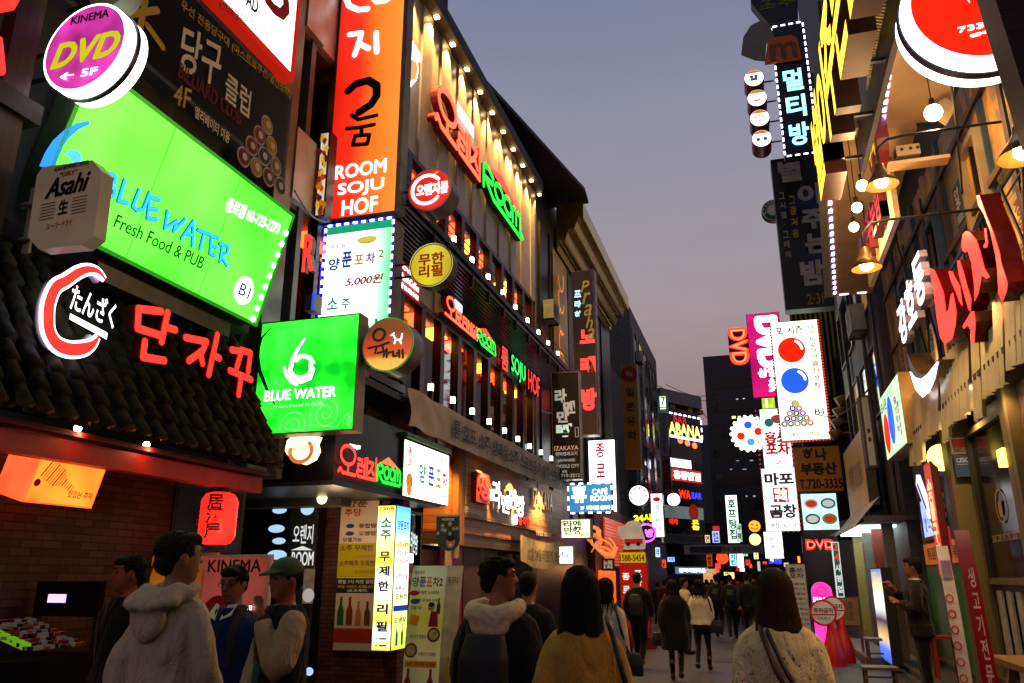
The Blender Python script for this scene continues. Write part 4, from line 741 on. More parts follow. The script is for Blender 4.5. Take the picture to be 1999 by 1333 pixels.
pt2('새로워진',.1,.93,.4,.96,'404048'); pt2('양',.06,.83,.26,.91,'2a8a60',.03); pt2('푼',.28,.83,.46,.91,'2850a0',.03); pt2('포',.48,.83,.64,.91,'d89030',.03); pt2('차2',.66,.83,.94,.91,'80304a',.03); pt2('무제한 5,000원',.25,.77,.85,.8,'6a2030'); pt2('소주 무제한 리필',.2,.71,.85,.735,'304070'); pt2('모델가능',.08,.65,.4,.68,'303020'); pt2('두루치기 종합탕',.12,.43,.6,.46,'403828'); pt2('두루치기 오뎅탕',.42,.3,.9,.33,'403828'); pt2('소주 3병 무한 오뎅탕',.1,.225,.9,.255,'9a2a10')
MB().fquad(F,*sub(B,.05,.215,.95,.265),.009).build('colour_band',mat('e0a838',.5,var=0),t)
for u,v,r in ((.8,.46,.09),(.2,.34,.09)): q=sub(B,u,v,1,1); MB().disc(F,q[0],q[1],r,.012,20).build('dish_print',mat('3a3424',.5,var=.3),t); MB().disc(F,q[0],q[1],r*.75,.015,20).build('dish_print',mat('b8b068',.5,var=.4,sc=20),t)
for x,y,cc in ((.15,.78,'b01c20'),(.2,.715,'2050a0')): q=sub(B,x,y,1,1); MB().disc(F,q[0],q[1],.07,.013,16,ry=.035).build('stamp_print',mat(cc,.5,var=0),t)
q=sub(B,.62,.52,.9,.64); MB().poly(F,[(q[0],q[1]),(q[2],q[1]),(q[2]-.02,q[3]),(q[0]+.03,q[3])],.012).build('vest_print',mat('8a1c20',.5),t); q=sub(B,.68,.67,1,1); MB().disc(F,q[0],q[1],.05,.014,16).build('head_print',mat('b89070',.5),t); MB().disc(F,q[0],q[1]+.035,.045,.016,16,ry=.03).build('hair_print',inkk,t); bottle_print(F,*sub(B,.88,.62,1,1)[:2],.2,mat('4a2010',.4),t)
q=sub(B,.2,.54,1,1); MB().poly(F,[(q[0]-.06,q[1]),(q[0]+.05,q[1]-.03),(q[0]+.09,q[1]+.1),(q[0]-.05,q[1]+.12)],.012).build('beer_print',mat('e8b030',.4),t)
for x in (.18,.8): bottle_print(F,*sub(B,x,.0,1,1)[:2],.34,mat('7a2c1c',.4),t)
t,F,B=xbanner((845,1104),(893,1104),(0,0),10.9,'second pale standing banner half hidden behind the green one',mat('b8b4a4',.6,var=.2)); pt2('양푼포차2',.1,.85,.9,.91,'606058'); bottle_print(F,*sub(B,.7,.05,1,1)[:2],.34,mat('9a8a50',.4),t)
# green pennant
F=FY(11.3); t=thing('pennant','green hanging pennant with snowflakes and a laughing face print','banner',F.p(*F.uv(875,1075))); P=[F.uv(x,y) for x,y in ((852,1008),(897,1008),(897,1055),(893,1066),(884,1073),(875,1076),(866,1073),(856,1066),(851,1052))]
MB().prism(F,P,-.01,0).build('cloth',mat('2f4a34',.8,var=.15),t); MB().tube([F.p(*F.uv(847,1005)),F.p(*F.uv(901,1006))],.012,6).build('rod',lite,t); txt(F,'라멘만땅',pb(F,(863,1017),(887,1011)),mat('e8e8d8',.5,var=0),t,.004,.02)
random.seed(3)
for k in range(16):
    u,v=F.uv(random.uniform(855,893),random.uniform(1020,1045)); MB().strokes(F,[[(u-.03,v),(u+.03,v)],[(u-.015,v-.026),(u+.015,v+.026)],[(u-.015,v+.026),(u+.015,v-.026)]],.008,None,.004+.002*k).build('snowflake_print',mat('c8d8c8',.6,var=0),t) if k<9 else None
u,v=F.uv(880,1058); MB().disc(F,u,v,.07,.006,16,ry=.09).build('face_print',mat('c08868',.6),t); MB().disc(F,u,v+.06,.07,.008,16,ry=.05).build('hair_print',inkk,t); MB().disc(F,u,v-.04,.03,.009,12,ry=.012).build('mouth_print',mat('f0e8e0',.5,var=0),t)
# ---- noodle shop fascia
t=thing('noodle_shop','timber clad noodle shop front with white and gold channel letters','shop front',(XL,15,0)); F=FL(XL+.05)
ya=F.uv(870,930)[0]; yb=F.uv(1100,1000)[0]; zb=2.45
MB().box(XL-.4,ya,zb,XL+.05,yb,4.25).build('plank_wall',planks('a8682c','Z',.13),t)
a=F.uv(901,1003); b=F.uv(1083,1048); zt=F.uv(901,893)[1]; zb2=(a[1]+b[1])/2; MB().fbox(F,a[0],zb2,0,b[0],zt-.15,.08).build('sign_board',planks('a07c4c','Z',.2),t)
MB().box(XL-.5,ya,2.2,XL+.02,yb,zb).build('beam',planks('4a3420','Z',.12),t); u=F.uv(890,1000)[0]; MB().fbox(F,u-.25,2.2,.01,u+.12,zt+.3,.14).build('post',planks('8a6024','Y',.2),t)
Fs=FL(XL+.14); wl=emit('ffffff',1.5,samp=False)
B=pb(Fs,(923,972),(944,936)); txt(Fs,'생',B,emit('ff3028',.9),t,.12,.03,.02,rside); MB().fbox(Fs,B[0]-.1,B[1]-.08,0,B[2]+.1,B[3]+.08,.115).build('letter_box',mat('a01414',.4),t)
x0=Fs.uv(952,980)[0]; x1=Fs.uv(1015,990)[0]; zl=Fs.uv(953,985)[1]; 
w4=(x1-x0)/4
for k,(s,h0,h1) in enumerate((('라',-.05,.55),('멘',-.12,.3),('만',.02,.48),('땅',-.12,.4))): txt(Fs,s,(x0+k*w4,zl+h0,x0+(k+1)*w4-.03,zl+h1),wl,t,.02,.025,.1,mat('c8c8d8',.4))
txt(Fs,'종각점',(Fs.uv(1008,1000)[0],zl-.3,Fs.uv(1030,1000)[0],zl-.08),emit('ff3828',.9,samp=False),t,.01,.03,.04,rside); u=Fs.uv(1005,1000)[0]; MB().strokes(Fs,[arcp((u-.05,zl-.2),.09,.09,0,360,12)],.05,0,.05).build('ring_letter',wl,t)
gold=mat('e0b868',.35,.3,var=.1); x0=Fs.uv(1037,975)[0]; x1=Fs.uv(1076,985)[0]; zi=Fs.uv(1037,988)[1]
txt(Fs,'IZAKAYA',(x0,zi,x1,zi+.5),gold,t,.01,0,.04,gold); txt(Fs,'멘라멘과고기',(x0,zi-.3,x1,zi-.08),gold,t,.01,.02); txt(Fs,'JAPANESE NOODLE CITY',(x0,zi-.47,x1,zi-.37),gold,t,.01,.01); txt(Fs,'선정맛집 2008-2009',(x0+.4,zi-.72,x1,zi-.58),mat('e8e4d8',.5),t,.01,.02)
ptx(Fs,'주문전화 02-3210-3212',(900,997),(941,1008),.12,mat('d8d4c0',.5),t)
for k,(x,y) in enumerate(((908,868),(972,903),(1028,932),(1077,952))):
    q=onX(x,y,XL+.55); o=thing('spotlight','small black spotlight on an arm above the noodle shop board','spotlight',q,'spotlights over the noodle shop board'); MB().lathe(q,[(.001,-.1),(.05,-.1),(.075,.06),(.07,.06)],12,(-.6,0,-.8)).build('lamp_head',dark,o,True); MB().tube([q,q+Vector((-.3,0,.22)),q+Vector((-.6,0,.22))],.015,6).build('arm',dark,o)
    MB().lathe(q+Vector((-.6,0,-.8)).normalized()*.055,[(.062,0),(.001,.004)],12,(-.6,0,-.8)).build('lens',emit('fff0d0',6,samp=False),o); spot(q+Vector((-.6,0,-.8)).normalized()*.09,520,(1,.5,.16),1.9,.7,(0,math.radians(-32),0)).rotation_euler=(0,math.radians(28),0)
MB().box(XL-1.6,ya,0,XL-1.5,yb,2.2).build('inner_wall',mat('4a2a1a',.7),t)
for k in range(8):
    y0=ya+.3+k*(yb-ya-.4)/8; y1=y0+(yb-ya-.4)/8-.08; FF=FL(XL-.1)
    dm=(mat('8a1410',.5),mat('3a2414',.6),mat('2a1a12',.5),None,None,None,None,None)[k]
    if dm: MB().fbox(FF,y0,.1,-.05,y1,2.2,0).build('door',dm,t)
    else: w=MB().frame(FF,y0,.1,y1,2.2,.06,-.08,.02).build('window',frm,t); MB().fquad(FF,y0+.06,.16,y1-.06,2.14,-.03).build('pane',glass(),w)
plight((XL-.8,13.6,1.7),14,(1,.25,.12),.1); plight((XL-.8,16.4,1.8),22,(1,.7,.4),.1)
for y in (15.2,17.4): MB().ball((XL-.9,y,1.95),.09,12).build('ceiling_lamp',emit('fff4e0',5),t,True)
# small hanging signs of the noodle shop
t=thing('cloth_banner','small pale cloth banner drooping below the noodle shop board','banner',F.p(*F.uv(1050,1085))); Fb=FL(XL+.25); y0=Fb.uv(1016,1060)[0]; y1=Fb.uv(1094,1075)[0]; z1=Fb.uv(1016,1043)[1]; mb=MB()
for i in range(21):
    s=.18*math.sin(math.pi*i/20); y=y0+(y1-y0)*i/20
    mb.v+=[(XL+.25+.03*math.sin(i*.8),y,z1-.62-s),(XL+.25,y,z1-s*.6)]
mb.f=[(2*i,2*i+2,2*i+3,2*i+1) for i in range(20)]; mb.build('cloth',mat('c8bc98',.8,var=.25,sc=4),t,True); txt(FL(XL+.3),'12월 24일 라멘만땅 오픈',(y0+.4,z1-.62,y1-.4,z1-.3),mat('4a6a20',.5),t,.02,.03)
t,F,B=blade('lightbox_sign','white lightbox with black brush writing on the noodle shop corner','sign',21.,(1094,1013),(1154,1051),.3,emit('f4f8e8',.95,.1,3),mat('8a8a80',.4)); txt(F,'라멘\n만땅',sub(B,.12,.2,.7,.92),ink('181410',.3),t,.012,.03,sp=.8); txt(F,'生',sub(B,.04,.7,.18,.92),ink('a01c20'),t,.012,.04); txt(F,'종각점',sub(B,.66,.1,.95,.3),ink('404040',.4),t,.012,.02)
t,F,B=blade('lightbox_sign','small white eight-cornered lit beer sign below the noodle lightbox','sign',18.2,(1090,1065),(1121,1102),.15,emit('f0fff4',1.1,.1,3),lite); txt(F,'Asahi',sub(B,.08,.4,.92,.68),ink('101214',.2),t,.012,.03,shear=.3); txt(F,'生',sub(B,.42,.16,.58,.32),ink('101214',.2),t,.012,.03)
t,F,B=blade('framed_sign','square cream sign with dark red characters in a brown frame','sign',23,(1175,1090),(1199,1114),.12,emit('d8c8a8',.45,.2,5),mat('3a1a10',.5),.05); txt(F,'麺\n道',sub(B,.2,.12,.8,.9),mat('5a1010',.5),t,.012,.05,sp=.85)
# ---- blade signs farther along
t,F,B=blade('blade_sign','tall black blade sign with white brush syllables and latin lines, farther than the cloth banner','sign',21.2,(1076,728),(1135,935),.3,mat('1d1712',.4,var=.3),mat('9a9488',.35,.5),.02)
wp=emit('d8d4c4',.42,samp=False); 
for s,a,b,c,d in (('라',.12,.7,.55,.84),('멘',.42,.6,.85,.72),('만',.18,.52,.62,.63),('땅',.15,.36,.8,.51)): txt(F,s,sub(B,a,b,c,d),wp if s!='땅' else emit('d8f0dc',.7,samp=False),t,.012,.05)
txt(F,'IZAKAYA',sub(B,.08,.265,.92,.305),emit('e8a888',.6,samp=False),t,.012,.015); txt(F,'멘라멘과고기',sub(B,.12,.215,.88,.25),wp,t,.012,.02); txt(F,'JAPANESE',sub(B,.2,.155,.8,.185),wp,t,.012,.015); txt(F,'NOODLE CITY',sub(B,.06,.105,.94,.135),wp,t,.012,.015); txt(F,'719-3212',sub(B,.3,.02,.95,.05),wp,t,.012,.015); txt(F,'본점',sub(B,.34,.06,.5,.085),wp,t,.012,.02); MB().frame(F,*sub(B,.82,.38,.94,.47),.012,0,.012).build('seal',wp,t)
t,F,B=blade('blade_sign','tall dark red blade sign with pink lit syllables and gold script','sign',25.,(1115,530),(1168,848),.45,grad([(0,'7a0a0c'),(.25,'24100c'),(.5,'2a0c08'),(.8,'8a0e0e'),(.9,'98908c'),(1,'98908c')],2,0,9,.12,.25,base=.5,sc=.6),mat('a09a92',.4,.3),.03)
for s,f in (('프',.83),('라',.765),('하',.7)): txt(F,s,sub(B,.12,f,.42,f+.045),emit('dff4f8',.9,samp=False),t,.012,.05)
pk=emit('ff5a54',1.,samp=False)
for s,f,h in (('노',.54,.085),('래',.36,.1),('방',.14,.13)): txt(F,s,sub(B,.32,f,.97,f+h),pk,t,.012,.06)
for k,s in enumerate('Praha'): txt(F,s,sub(B,.42+.06*k,.86-.075*k,.8+.04*k,.93-.075*k),emit('c89a4a',.45,samp=False),t,.014,.02,shear=.3)
for k in range(14): MB().fbox(F,B[2]+.02,B[1]+(B[3]-B[1])*k/14+.04,-.4,B[2]+.03,B[1]+(B[3]-B[1])*(k+1)/14-.02,-.02).build('side_tile',mat('a8a09a',.4),t)
t,F,B=blade('blade_sign','white lit blade sign with three red syllables below the dark red one','sign',26.,(1147,859),(1206,1000),.5,emit('f4fdff',1.35),mat('303436',.4),.03)
for s,f in (('종',.75),('로',.47),('상',.2)): txt(F,s,sub(B,.28,f,.62,f+.2),ink('b82838'),t,.012,.03)
t,F,B=blade('blade_sign','turquoise lit sign edged with lights, white latin words and one big syllable','sign',22.6,(1109,945),(1196,1000),.25,grad([(0,'1a90d0'),(.5,'20a8e0'),(1,'28c0e8')],2,0,2,.85,.1),mat('2a3040',.4),.02)
txt(F,'휴',sub(B,.08,.35,.42,.95),wl,t,.012,.05); txt(F,'CAFÉ',sub(B,.55,.62,.9,.85),wl,t,.012,.01); txt(F,'ROOM',sub(B,.52,.4,.95,.58),wl,t,.012,.02); txt(F,'2F  무한리필 셀프바',sub(B,.28,.1,.95,.24),wl,t,.012,.02); leds(F,[(B[0],B[1]),(B[0],B[3]),(B[2],B[3]),(B[2],B[1]),(B[0],B[1])],.22,emit('e8e0ff',3,samp=False),t,.12,.04,.02)
t,F,B=blade('blade_sign','tall mustard blade sign with dark syllables and a red round badge','sign',34.,(1212,712),(1252,914),.4,mat('c08418',.5,var=.12,sc=1),mat('a8a090',.4,.3),.02)
F2_=F
for s,f in (('일',.68),('본',.54),('유',.4),('학',.26)): txt(F,s,sub(B,.24,f,.78,f+.09),mat('2a241c',.6,var=0),t,.012,.02)
MB().disc(F,*sub(B,.5,.9,1,1)[:2],.36,.012).build('badge',mat('a01c14',.5),t); txt(F,'We',sub(B,.3,.88,.7,.93),mat('e8c8b0',.5),t,.02,.02)
# dark building behind with a gold cornice
t=thing('dark_building','dark glass building under a gold fluted cornice behind the blade signs','building',(XL,26,0))
MB().box(XL-8,21.62,0,XL-.02,35,13.9).build('wall',mat('1c1a18',.35,.2),t); 
for k in range(9): MB().box(XL-.04,22.2+k*1.3,3.2,XL+.03,22.28+k*1.3,12.5).build('mullion',mat('2c2824',.4,.4),t)
zr=14.; P=[onZ(*p,zr) for p in ((893,95),(909,120),(1142,374),(1149,398))]; FZ=Fr((0,0,zr),(1,0,0),(0,1,0)); MB().prism(FZ,[(-9,14.5),(P[0].x,P[0].y),(P[1].x,P[1].y),(P[2].x,P[2].y),(P[3].x,P[3].y),(-9,P[3].y)],.02,.14).build('roof_slab',mat('141416',.6),t)
xo,xi=-4.8,-5.75; y0,y1=24.4,34.6; prof=[(xi,12.3),(xi+.08,12.45)]
for k in range(22):
    f=k/21; prof.append((xi+.1+(xo-.1-xi)*f+.0,12.5+1.0*f+.11*math.cos(f*math.pi*5)))
prof+= [(xo,13.55),(xo,13.95),(xi,13.95)]
mb=MB(); n=len(prof); mb.add([(x,y0,z) for x,z in prof]+[(x,y1,z) for x,z in prof],[(i,(i+1)%n,n+(i+1)%n,n+i) for i in range(n)]+[tuple(range(n)),tuple(range(n,2*n))[::-1]]); mb.build('cornice',mat('c0a848',.22,.85,var=.1),t)
F=FL(XL+.06); B=pb(F,(1083,740),(1106,525)); MB().fquad(F,*B).build('gold_window',emit('a87414',.22,.5,1.5),t)
for k in range(5): u,v=sub(B,.5,.15+k*.17,1,1)[:2]; MB().strokes(F,[arcp((u,v),.35,.45,20+k*40,230+k*40,10)],.05,None,.01+.004*k).build('gold_ornament',emit('ffa040',.8,samp=False),t)
t=thing('grey_building','tall plain grey building beyond the gold cornice','building',(XL,48,0)); MB().box(XL-10,42,0,XL,54.3,16.1).build('wall',mat('47464a',.6,var=.3),t); MB().box(XL-8,35.02,0,XL-.4,41.98,11.5).build('low_wall',mat('2c2a2a',.6),t)
for k in range(3): MB().box(XL,43+k*3.4,5,XL+.05,43.9+k*3.4,14.5).build('window_strip',mat('24262c',.25,.3),t)
for y in (42.5,44,46): MB().tube([(XL+.06,y,10),(XL+.06,y,15)],.05,5).build('drain_pipe',lite,t)
# round signs, and the orange restaurant
t,F,u,v,r=drum('drum_sign','round white lit sign beside the white blade sign',31,(1247,967),20,.4,emit('fffaf0',1.4),mat('4a3a30',.4),arm=-5.6)
for k in range(9): a_=k*.7; MB().disc(F,u+r*.72*math.cos(a_),v+r*.72*math.sin(a_),.05,.012,8).build('ring_print',ink('c09a70'),t) if k<6 else None
t,F,u,v,r=drum('drum_sign','small plain white lit disc by the striped far building',38,(1315,975),13,.3,emit('ffffff',1.5),lite,arm=-5.)
t,F,B=blade('blade_sign','white lit blade sign with red emblem and four brown syllables','sign',36.,(1269,963),(1298,1049),.4,emit('f8faff',1.2),mat('8a1814',.4),.03)
MB().disc(F,*sub(B,.5,.86,1,1)[:2],.17,.012,20,ry=.11).build('emblem',ink('c02020'),t)
for k,s in enumerate('박가부대'): txt(F,s,sub(B,.3,.62-.16*k,.72,.75-.16*k),ink('5a2030',.5),t,.012,.03)
t=thing('channel_letters','yellow lit letters reading twenty four hours above the purple oval','sign letters',FY(31.5).p(*FY(31.5).uv(1240,1020))); F=FY(31.5); txt(F,'24시',pb(F,(1238,1019),(1272,1003)),emit('e8e83a',1.1),t,0,.05,.1,mat('4a4a10',.4))
F=FY(32); t=thing('oval_sign','purple lit oval sign with a pink syllable','sign',F.p(*F.uv(1265,1056))); u,v=F.uv(1262,1040); MB().prism(F,circ(u,v,.38,28,.36),-.2,0).build('housing',mat('2a1030',.4),t); MB().strokes(F,[arcp((u,v),.36,.33,0,360,24)],.06,None,.01).build('ring_light',emit('d868ff',2,samp=False),t); txt(F,'방',(u-.05,v-.17,u+.28,v+.14),emit('ff90ff',1.2,samp=False),t,.02,.05)
t=thing('orange_restaurant','orange lit restaurant front with slatted panels and curling ornaments','shop front',(XL,27,0)); F=FL(XL+.25)
y0=F.uv(1165,1100)[0]; y1=F.uv(1222,1100)[0]; MB().box(XL-.5,y0,0,XL+.2,y1+3,4.2).build('wall',mat('5a2410',.6),t); ore=emit('ff5a18',.8)
for k in range(16): MB().fbox(F,y0+1.5,2.0+k*.12,0,y1+1,2.09+k*.12,.05+.02*(k%2)).build('slat',emit('ff5018',.55,.2,3,samp=False),t) if k<15 else None
for k in range(6): F3=FY(24+.1*k); u,v=F3.uv(1166+k*4,1042+k*8); MB().tube([F3.p(u+.5*s/9*math.cos(s*.5+k),v-.1*k*.2+.45*math.sin(s*.45+k)*s/9) for s in range(10)],[.09-.008*s for s in range(10)],6).build('curl_ornament',emit('ff9a50',.75,.4,4,samp=False),t,True)
for k in range(4): MB().fbox(F,y0+.2+k*.9,.2,0,y0+.9+k*.9,1.8,.05).build('lit_panel',emit('ff7428',.8,.5,3),t)
plight((XL+1.2,y0+1,1.9),25,(1,.4,.12),.2)
# red standing sign
F=FY(19.6); B=(F.uv(1213,1200)[0],.25,F.uv(1268,1200)[0],F.uv(1240,1073)[1]); t=thing('standing_sign','tall red standing sign with yellow number band and cream top with small car','sign',F.p(B[0],0))
MB().prism(F,[(B[0],B[1]),(B[2],B[1]),(B[2],B[3]-.3),(B[2]-.1,B[3]-.04),(B[2]-.18,B[3]),(B[0]+.12,B[3]),(B[0]+.03,B[3]-.08),(B[0],B[3]-.3)],-.25,0).build('board',mat('a81410',.45,var=.1),t)
MB().box(B[0]-.1,F.o.y-.1,0,B[2]+.1,F.o.y+.35,.25).build('foot',mat('5a0c0a',.5),t)
MB().fquad(F,B[0]+.005,B[1]+.2,B[2]-.005,B[3]-.32,.005).build('red_panel',emit('c81c14',.42,.1,2),t); MB().fquad(F,B[0]+.02,B[3]-.3,B[2]-.03,B[3]-.06,.006).build('number_band',emit('d8b418',.6),t); txt(F,'1588-5454',(B[0]+.02,B[3]-.26,B[2]-.06,B[3]-.12),ink('6a0c10',.5),t,.012,.03)
Pt=[F.uv(x,y) for x,y in ((1218,1072),(1217,1055),(1206,1042),(1206,1028),(1218,1026),(1226,1018),(1240,1015),(1250,1020),(1252,1032),(1256,1045),(1260,1060),(1258,1072))]; MB().prism(F,Pt,-.12,-.02).build('top_board',emit('d8c8b0',.35,.2,5),t)
u,v=F.uv(1219,1062); w=F.uv(1255,1062)[0]-u; MB().fbox(F,u,v,-.02,u+w,v+.12,.0).build('car_print',emit('c02018',.5),t); MB().disc(F,u+w*.2,v,.05,.004,14).build('wheel_print',inkk,t); MB().disc(F,u+w*.75,v,.05,.004,14).build('wheel_print',inkk,t)
for s,x,f in (('종',.22,.8),('로',.22,.62),('프',.66,.84),('라',.66,.72),('자',.66,.6)): txt(F,s,sub((B[0],B[1],B[2],B[3]-.32),x-.13,f-.03,x+.13,f+.07),emit('f4f0e8',.8,samp=False),t,.012,.04)

# round glowing emblem on the near end of the black canopy, and the planted terrace above it
F=FY(8.5); t=thing('neon_emblem','round white and orange lit emblem under the green square sign','neon sign',F.p(*F.uv(588,900))); P=[F.uv(x,y) for x,y in ((556,880),(560,860),(572,850),(600,849),(623,852),(617,866),(620,880),(612,896),(592,906),(570,900))]
MB().prism(F,P,-.08,0).build('plate',emit('fff4e4',1.),t); u,v=F.uv(588,880); r=F.uv(612,880)[0]-u; MB().strokes(F,[arcp((u,v),r*.9,r*.8,170,400,20)],r*.3,None,.006).build('orange_ring',emit('f08038',.8,samp=False),t); txt(F,'오렌지room',(u-r*1.1,v-r*.35,u+r*1.1,v+r*.1),ink('e0b060'),t,.03,.02,sw=r*.6); MB().tube([F.p(u,v+r*.8,-.05),F.p(u,v+r*2.2,-.05)],.012,5).build('rod',dark,t)
t=thing('planted_terrace','navy slatted terrace rail with plants and small red lamps above the black canopy','terrace',(-5.3,10.2,4.25)); nv=mat('1c2240',.5)
for z in (4.3,4.48,4.66,4.84): MB().box(-5.42,9.9,z,-5.36,11.7,z+.12).build('slat',nv,t)
for y in (9.9,10.8,11.64): MB().box(-5.46,y,4.2,-5.4,y+.06,5.0).build('post',nv,t)
lf=MB(); random.seed(5)
for i in range(420):
    c=Vector((-5.35+random.gauss(0,.09),10.6+random.gauss(0,.35),5.05+random.gauss(0,.1))); a=Vector((random.uniform(-1,1),random.uniform(-1,1),random.uniform(-.6,1))).normalized()*.06; b=a.cross(Vector((random.uniform(-1,1),random.uniform(-1,1),random.uniform(-1,1)))).normalized()*.022; lf.quad(c-a,c+b,c+a,c-b)
lf.build('foliage',mat('2f4a24',.6,var=.5),t); rl=MB()
for i in range(7): rl.ball((-5.28,9.95+i*.26,4.98+.12*math.sin(i*2.1)),.022,8)
rl.build('red_glints',emit('ff3a3a',3,samp=False),t)  # glowing red balls added in place of reddish reflections on the rail
for p0,p1,zz,lab in (((575,372),(640,432),.12,'thin dark cable sagging from the green fascia sign to the tall orange sign'),):
    A=onY(*p0,7.2); B_=onY(*p1,9.4); t=thing('power_line',lab,'cable',A); MB().tube([A.lerp(B_,i/10)+Vector((0,0,-zz*math.sin(math.pi*i/10))) for i in range(11)],.011,5).build('wire',inkk,t)

def wallwin(F,B,t,lit=None):
    w=MB().frame(F,*B,.06,0,.05).build('window',mat('3a3f46',.5),t); MB().fquad(F,B[0]+.06,B[1]+.06,B[2]-.06,B[3]-.06,.01).build('pane',lit or mat('15181d',.08,spec=.8,var=0),w)
FD=FL(XL+.002); GBt=[o for o in COL.objects if o.name.startswith('grey_building')][0]
for r_ in range(6):
    for k in range(5): wallwin(FD,(42.8+k*2.2,3.6+r_*2.,44.2+k*2.2,4.9+r_*2.),GBt,emit('d8c090',.5,samp=False) if (r_*5+k)%11==4 else None)
def acunit(F,u,v,lab,n=0):
    t=thing('air_conditioner',lab,'air conditioner',F.p(u,v)); MB().fbox(F,u,v,n+.02,u+.8,v+.6,n+.34).build('casing',mat('8a8a84',.5,var=.2),t); MB().disc(F,u+.32,v+.3,.23,n+.345,20).build('fan_grille',mat('2a2a2a',.5),t); MB().fbox(F,u+.05,v-.05,n,u+.1,v,n+.34).build('bracket',steel,t); MB().fbox(F,u+.7,v-.05,n,u+.75,v,n+.34).build('bracket',steel,t)
FC=FL(XL-.02)
acunit(FC,22.4,9.2,'air conditioner unit on the dark glass wall left of the dark red blade',.06); acunit(FL(XL),43.2,13.2,'air conditioner unit high on the plain grey building',.05)
# ================================================================ RIGHT SIDE
t=thing('grill_building','near right grill house with mural panels, lamp-lit soffits and tin awning','building',(XR,10,0)); GB=t
mural=mat('a8845c',.6,var=.2,sc=2)
def mural_mat():
    m,tt,b=newmat('mural_paint'); N=tt.nodes.new; L=tt.links.new; g=N('ShaderNodeTexCoord'); n=N('ShaderNodeTexNoise'); n.inputs['Scale'].default_value=1.3; n.inputs['Detail'].default_value=9; n.inputs['Roughness'].default_value=.7
    mp=N('ShaderNodeMapping'); mp.inputs['Scale'].default_value=(1,1.6,.7); L(g.outputs['Object'],mp.inputs[0]); L(mp.outputs[0],n.inputs['Vector']); r=N('ShaderNodeValToRGB'); e=r.color_ramp.elements
    for i,(p,c) in enumerate(((.3,'2a2630'),(.42,'5a4f50'),(.48,'8a7254'),(.56,'c8822a'),(.64,'d8983a'),(.75,'3a3648'))):
        q=e[0] if i==0 else (e[-1] if i==5 else e.new(p)); q.position=p; q.color=lin(c)
    L(n.outputs['Fac'],r.inputs[0]); L(r.outputs[0],b.inputs['Base Color']); b.inputs['Roughness'].default_value=.6; return m
MU=mural_mat(); cream=mat('94805c',.6,var=.12,sc=2); olive=planks('564a26','Y',.4,var=.2); wood=planks('6a4a24','Z',.1)
MB().box(XR+.1,-3,0,XR+6,16.9,18).build('core_wall',mat('241d18',.7),t)
F=FR(XR)
k=0; y=4.2
while y<16.8:
    w=1.05; MB().box(XR,y,4.5,XR+.1,y+w-.1,7.6).build('mural_panel',MU if k%3 else cream,t); MB().box(XR-.06,y+w-.1,4.5,XR+.1,y+w,7.6).build('wall_batten',cream if k%2 else mat('2c3e4c',.5),t); y+=w; k+=1
for y0 in (7.2,9.4,11.8,14.2):
    B=(-y0-.85,4.9,-y0,6.7); w=MB().frame(F,*B,.09,0,.14).build('window',mat('2f5066',.5) if y0>11 else cream,t); MB().fquad(F,B[0]+.09,B[1]+.09,B[2]-.09,B[3]-.09,.05).build('pane',glass() if y0>11 else emit('d8861c',.5,.5,2),w); MB().fbox(F,(B[0]+B[2])/2-.025,B[1]+.09,.052,(B[0]+B[2])/2+.025,B[3]-.09,.1).build('glazing_bar',frm,w)
ZS=7.2
def sofq(P,z0,z1,nm,m,tt=None):
    FZ=Fr((0,0,0),(1,0,0),(0,1,0)); return MB().prism(FZ,[(p.x,p.y) for p in P],z0,z1).build(nm,m,tt or t)
plas=mat('b8946a',.7,var=.12,sc=2)
S1=[onZ(*p,ZS) for p in ((1760,-40),(1722,250),(1850,232),(1905,-40))]; S2=[onZ(*p,ZS) for p in ((1612,250),(1630,578),(1702,572),(1790,250))]
sofq(S1,ZS,ZS+.12,'soffit',plas); sofq(S2,ZS,ZS+.12,'soffit',plas)
def rib(P,nm):                                     # ribbed metal strip: P=(near outer, near inner, far inner, far outer)
    mb=MB(); a,b,c,d=P; n=int((c-b).length/.055)
    for i in range(n):
        f0=i/n; f1=(i+.6)/n; A=a.lerp(d,f0); B_=b.lerp(c,f0); C_=b.lerp(c,f1); D_=a.lerp(d,f1); A.z=B_.z=C_.z=D_.z=ZS-.03
        up=Vector((0,0,.09)); mb.hexa([A,B_,C_,D_,A+up,B_+up,C_+up,D_+up])
    return mb.build(nm,mat('a8987c',.35,.6,var=.1),t)
rib([onZ(*p,ZS) for p in ((1706,-40),(1752,-40),(1718,250),(1688,238))],'ribbed_edge'); rib([onZ(*p,ZS) for p in ((1590,250),(1608,250),(1626,578),(1610,578))],'ribbed_edge')
MB().box(1.7,6,ZS-.5,1.76,10.3,ZS+1.2).build('fascia',mat('1a1614',.5),t)
FZ=Fr((0,0,ZS-.01),(1,0,0),(0,-1,0)); vio=emit('d8b8ff',3.5,samp=False)
def zp(*a): return [(lambda q:(q.x,-q.y))(onZ(x,y,ZS-.01)) for x,y in a]
leds(FZ,zp((1757,-20),(1722,250)),.17,vio,t,.1,.045,.004); leds(FZ,zp((1612,250),(1617,333),(1630,576),(1700,570)),.3,vio,t,.17,.05,.004)
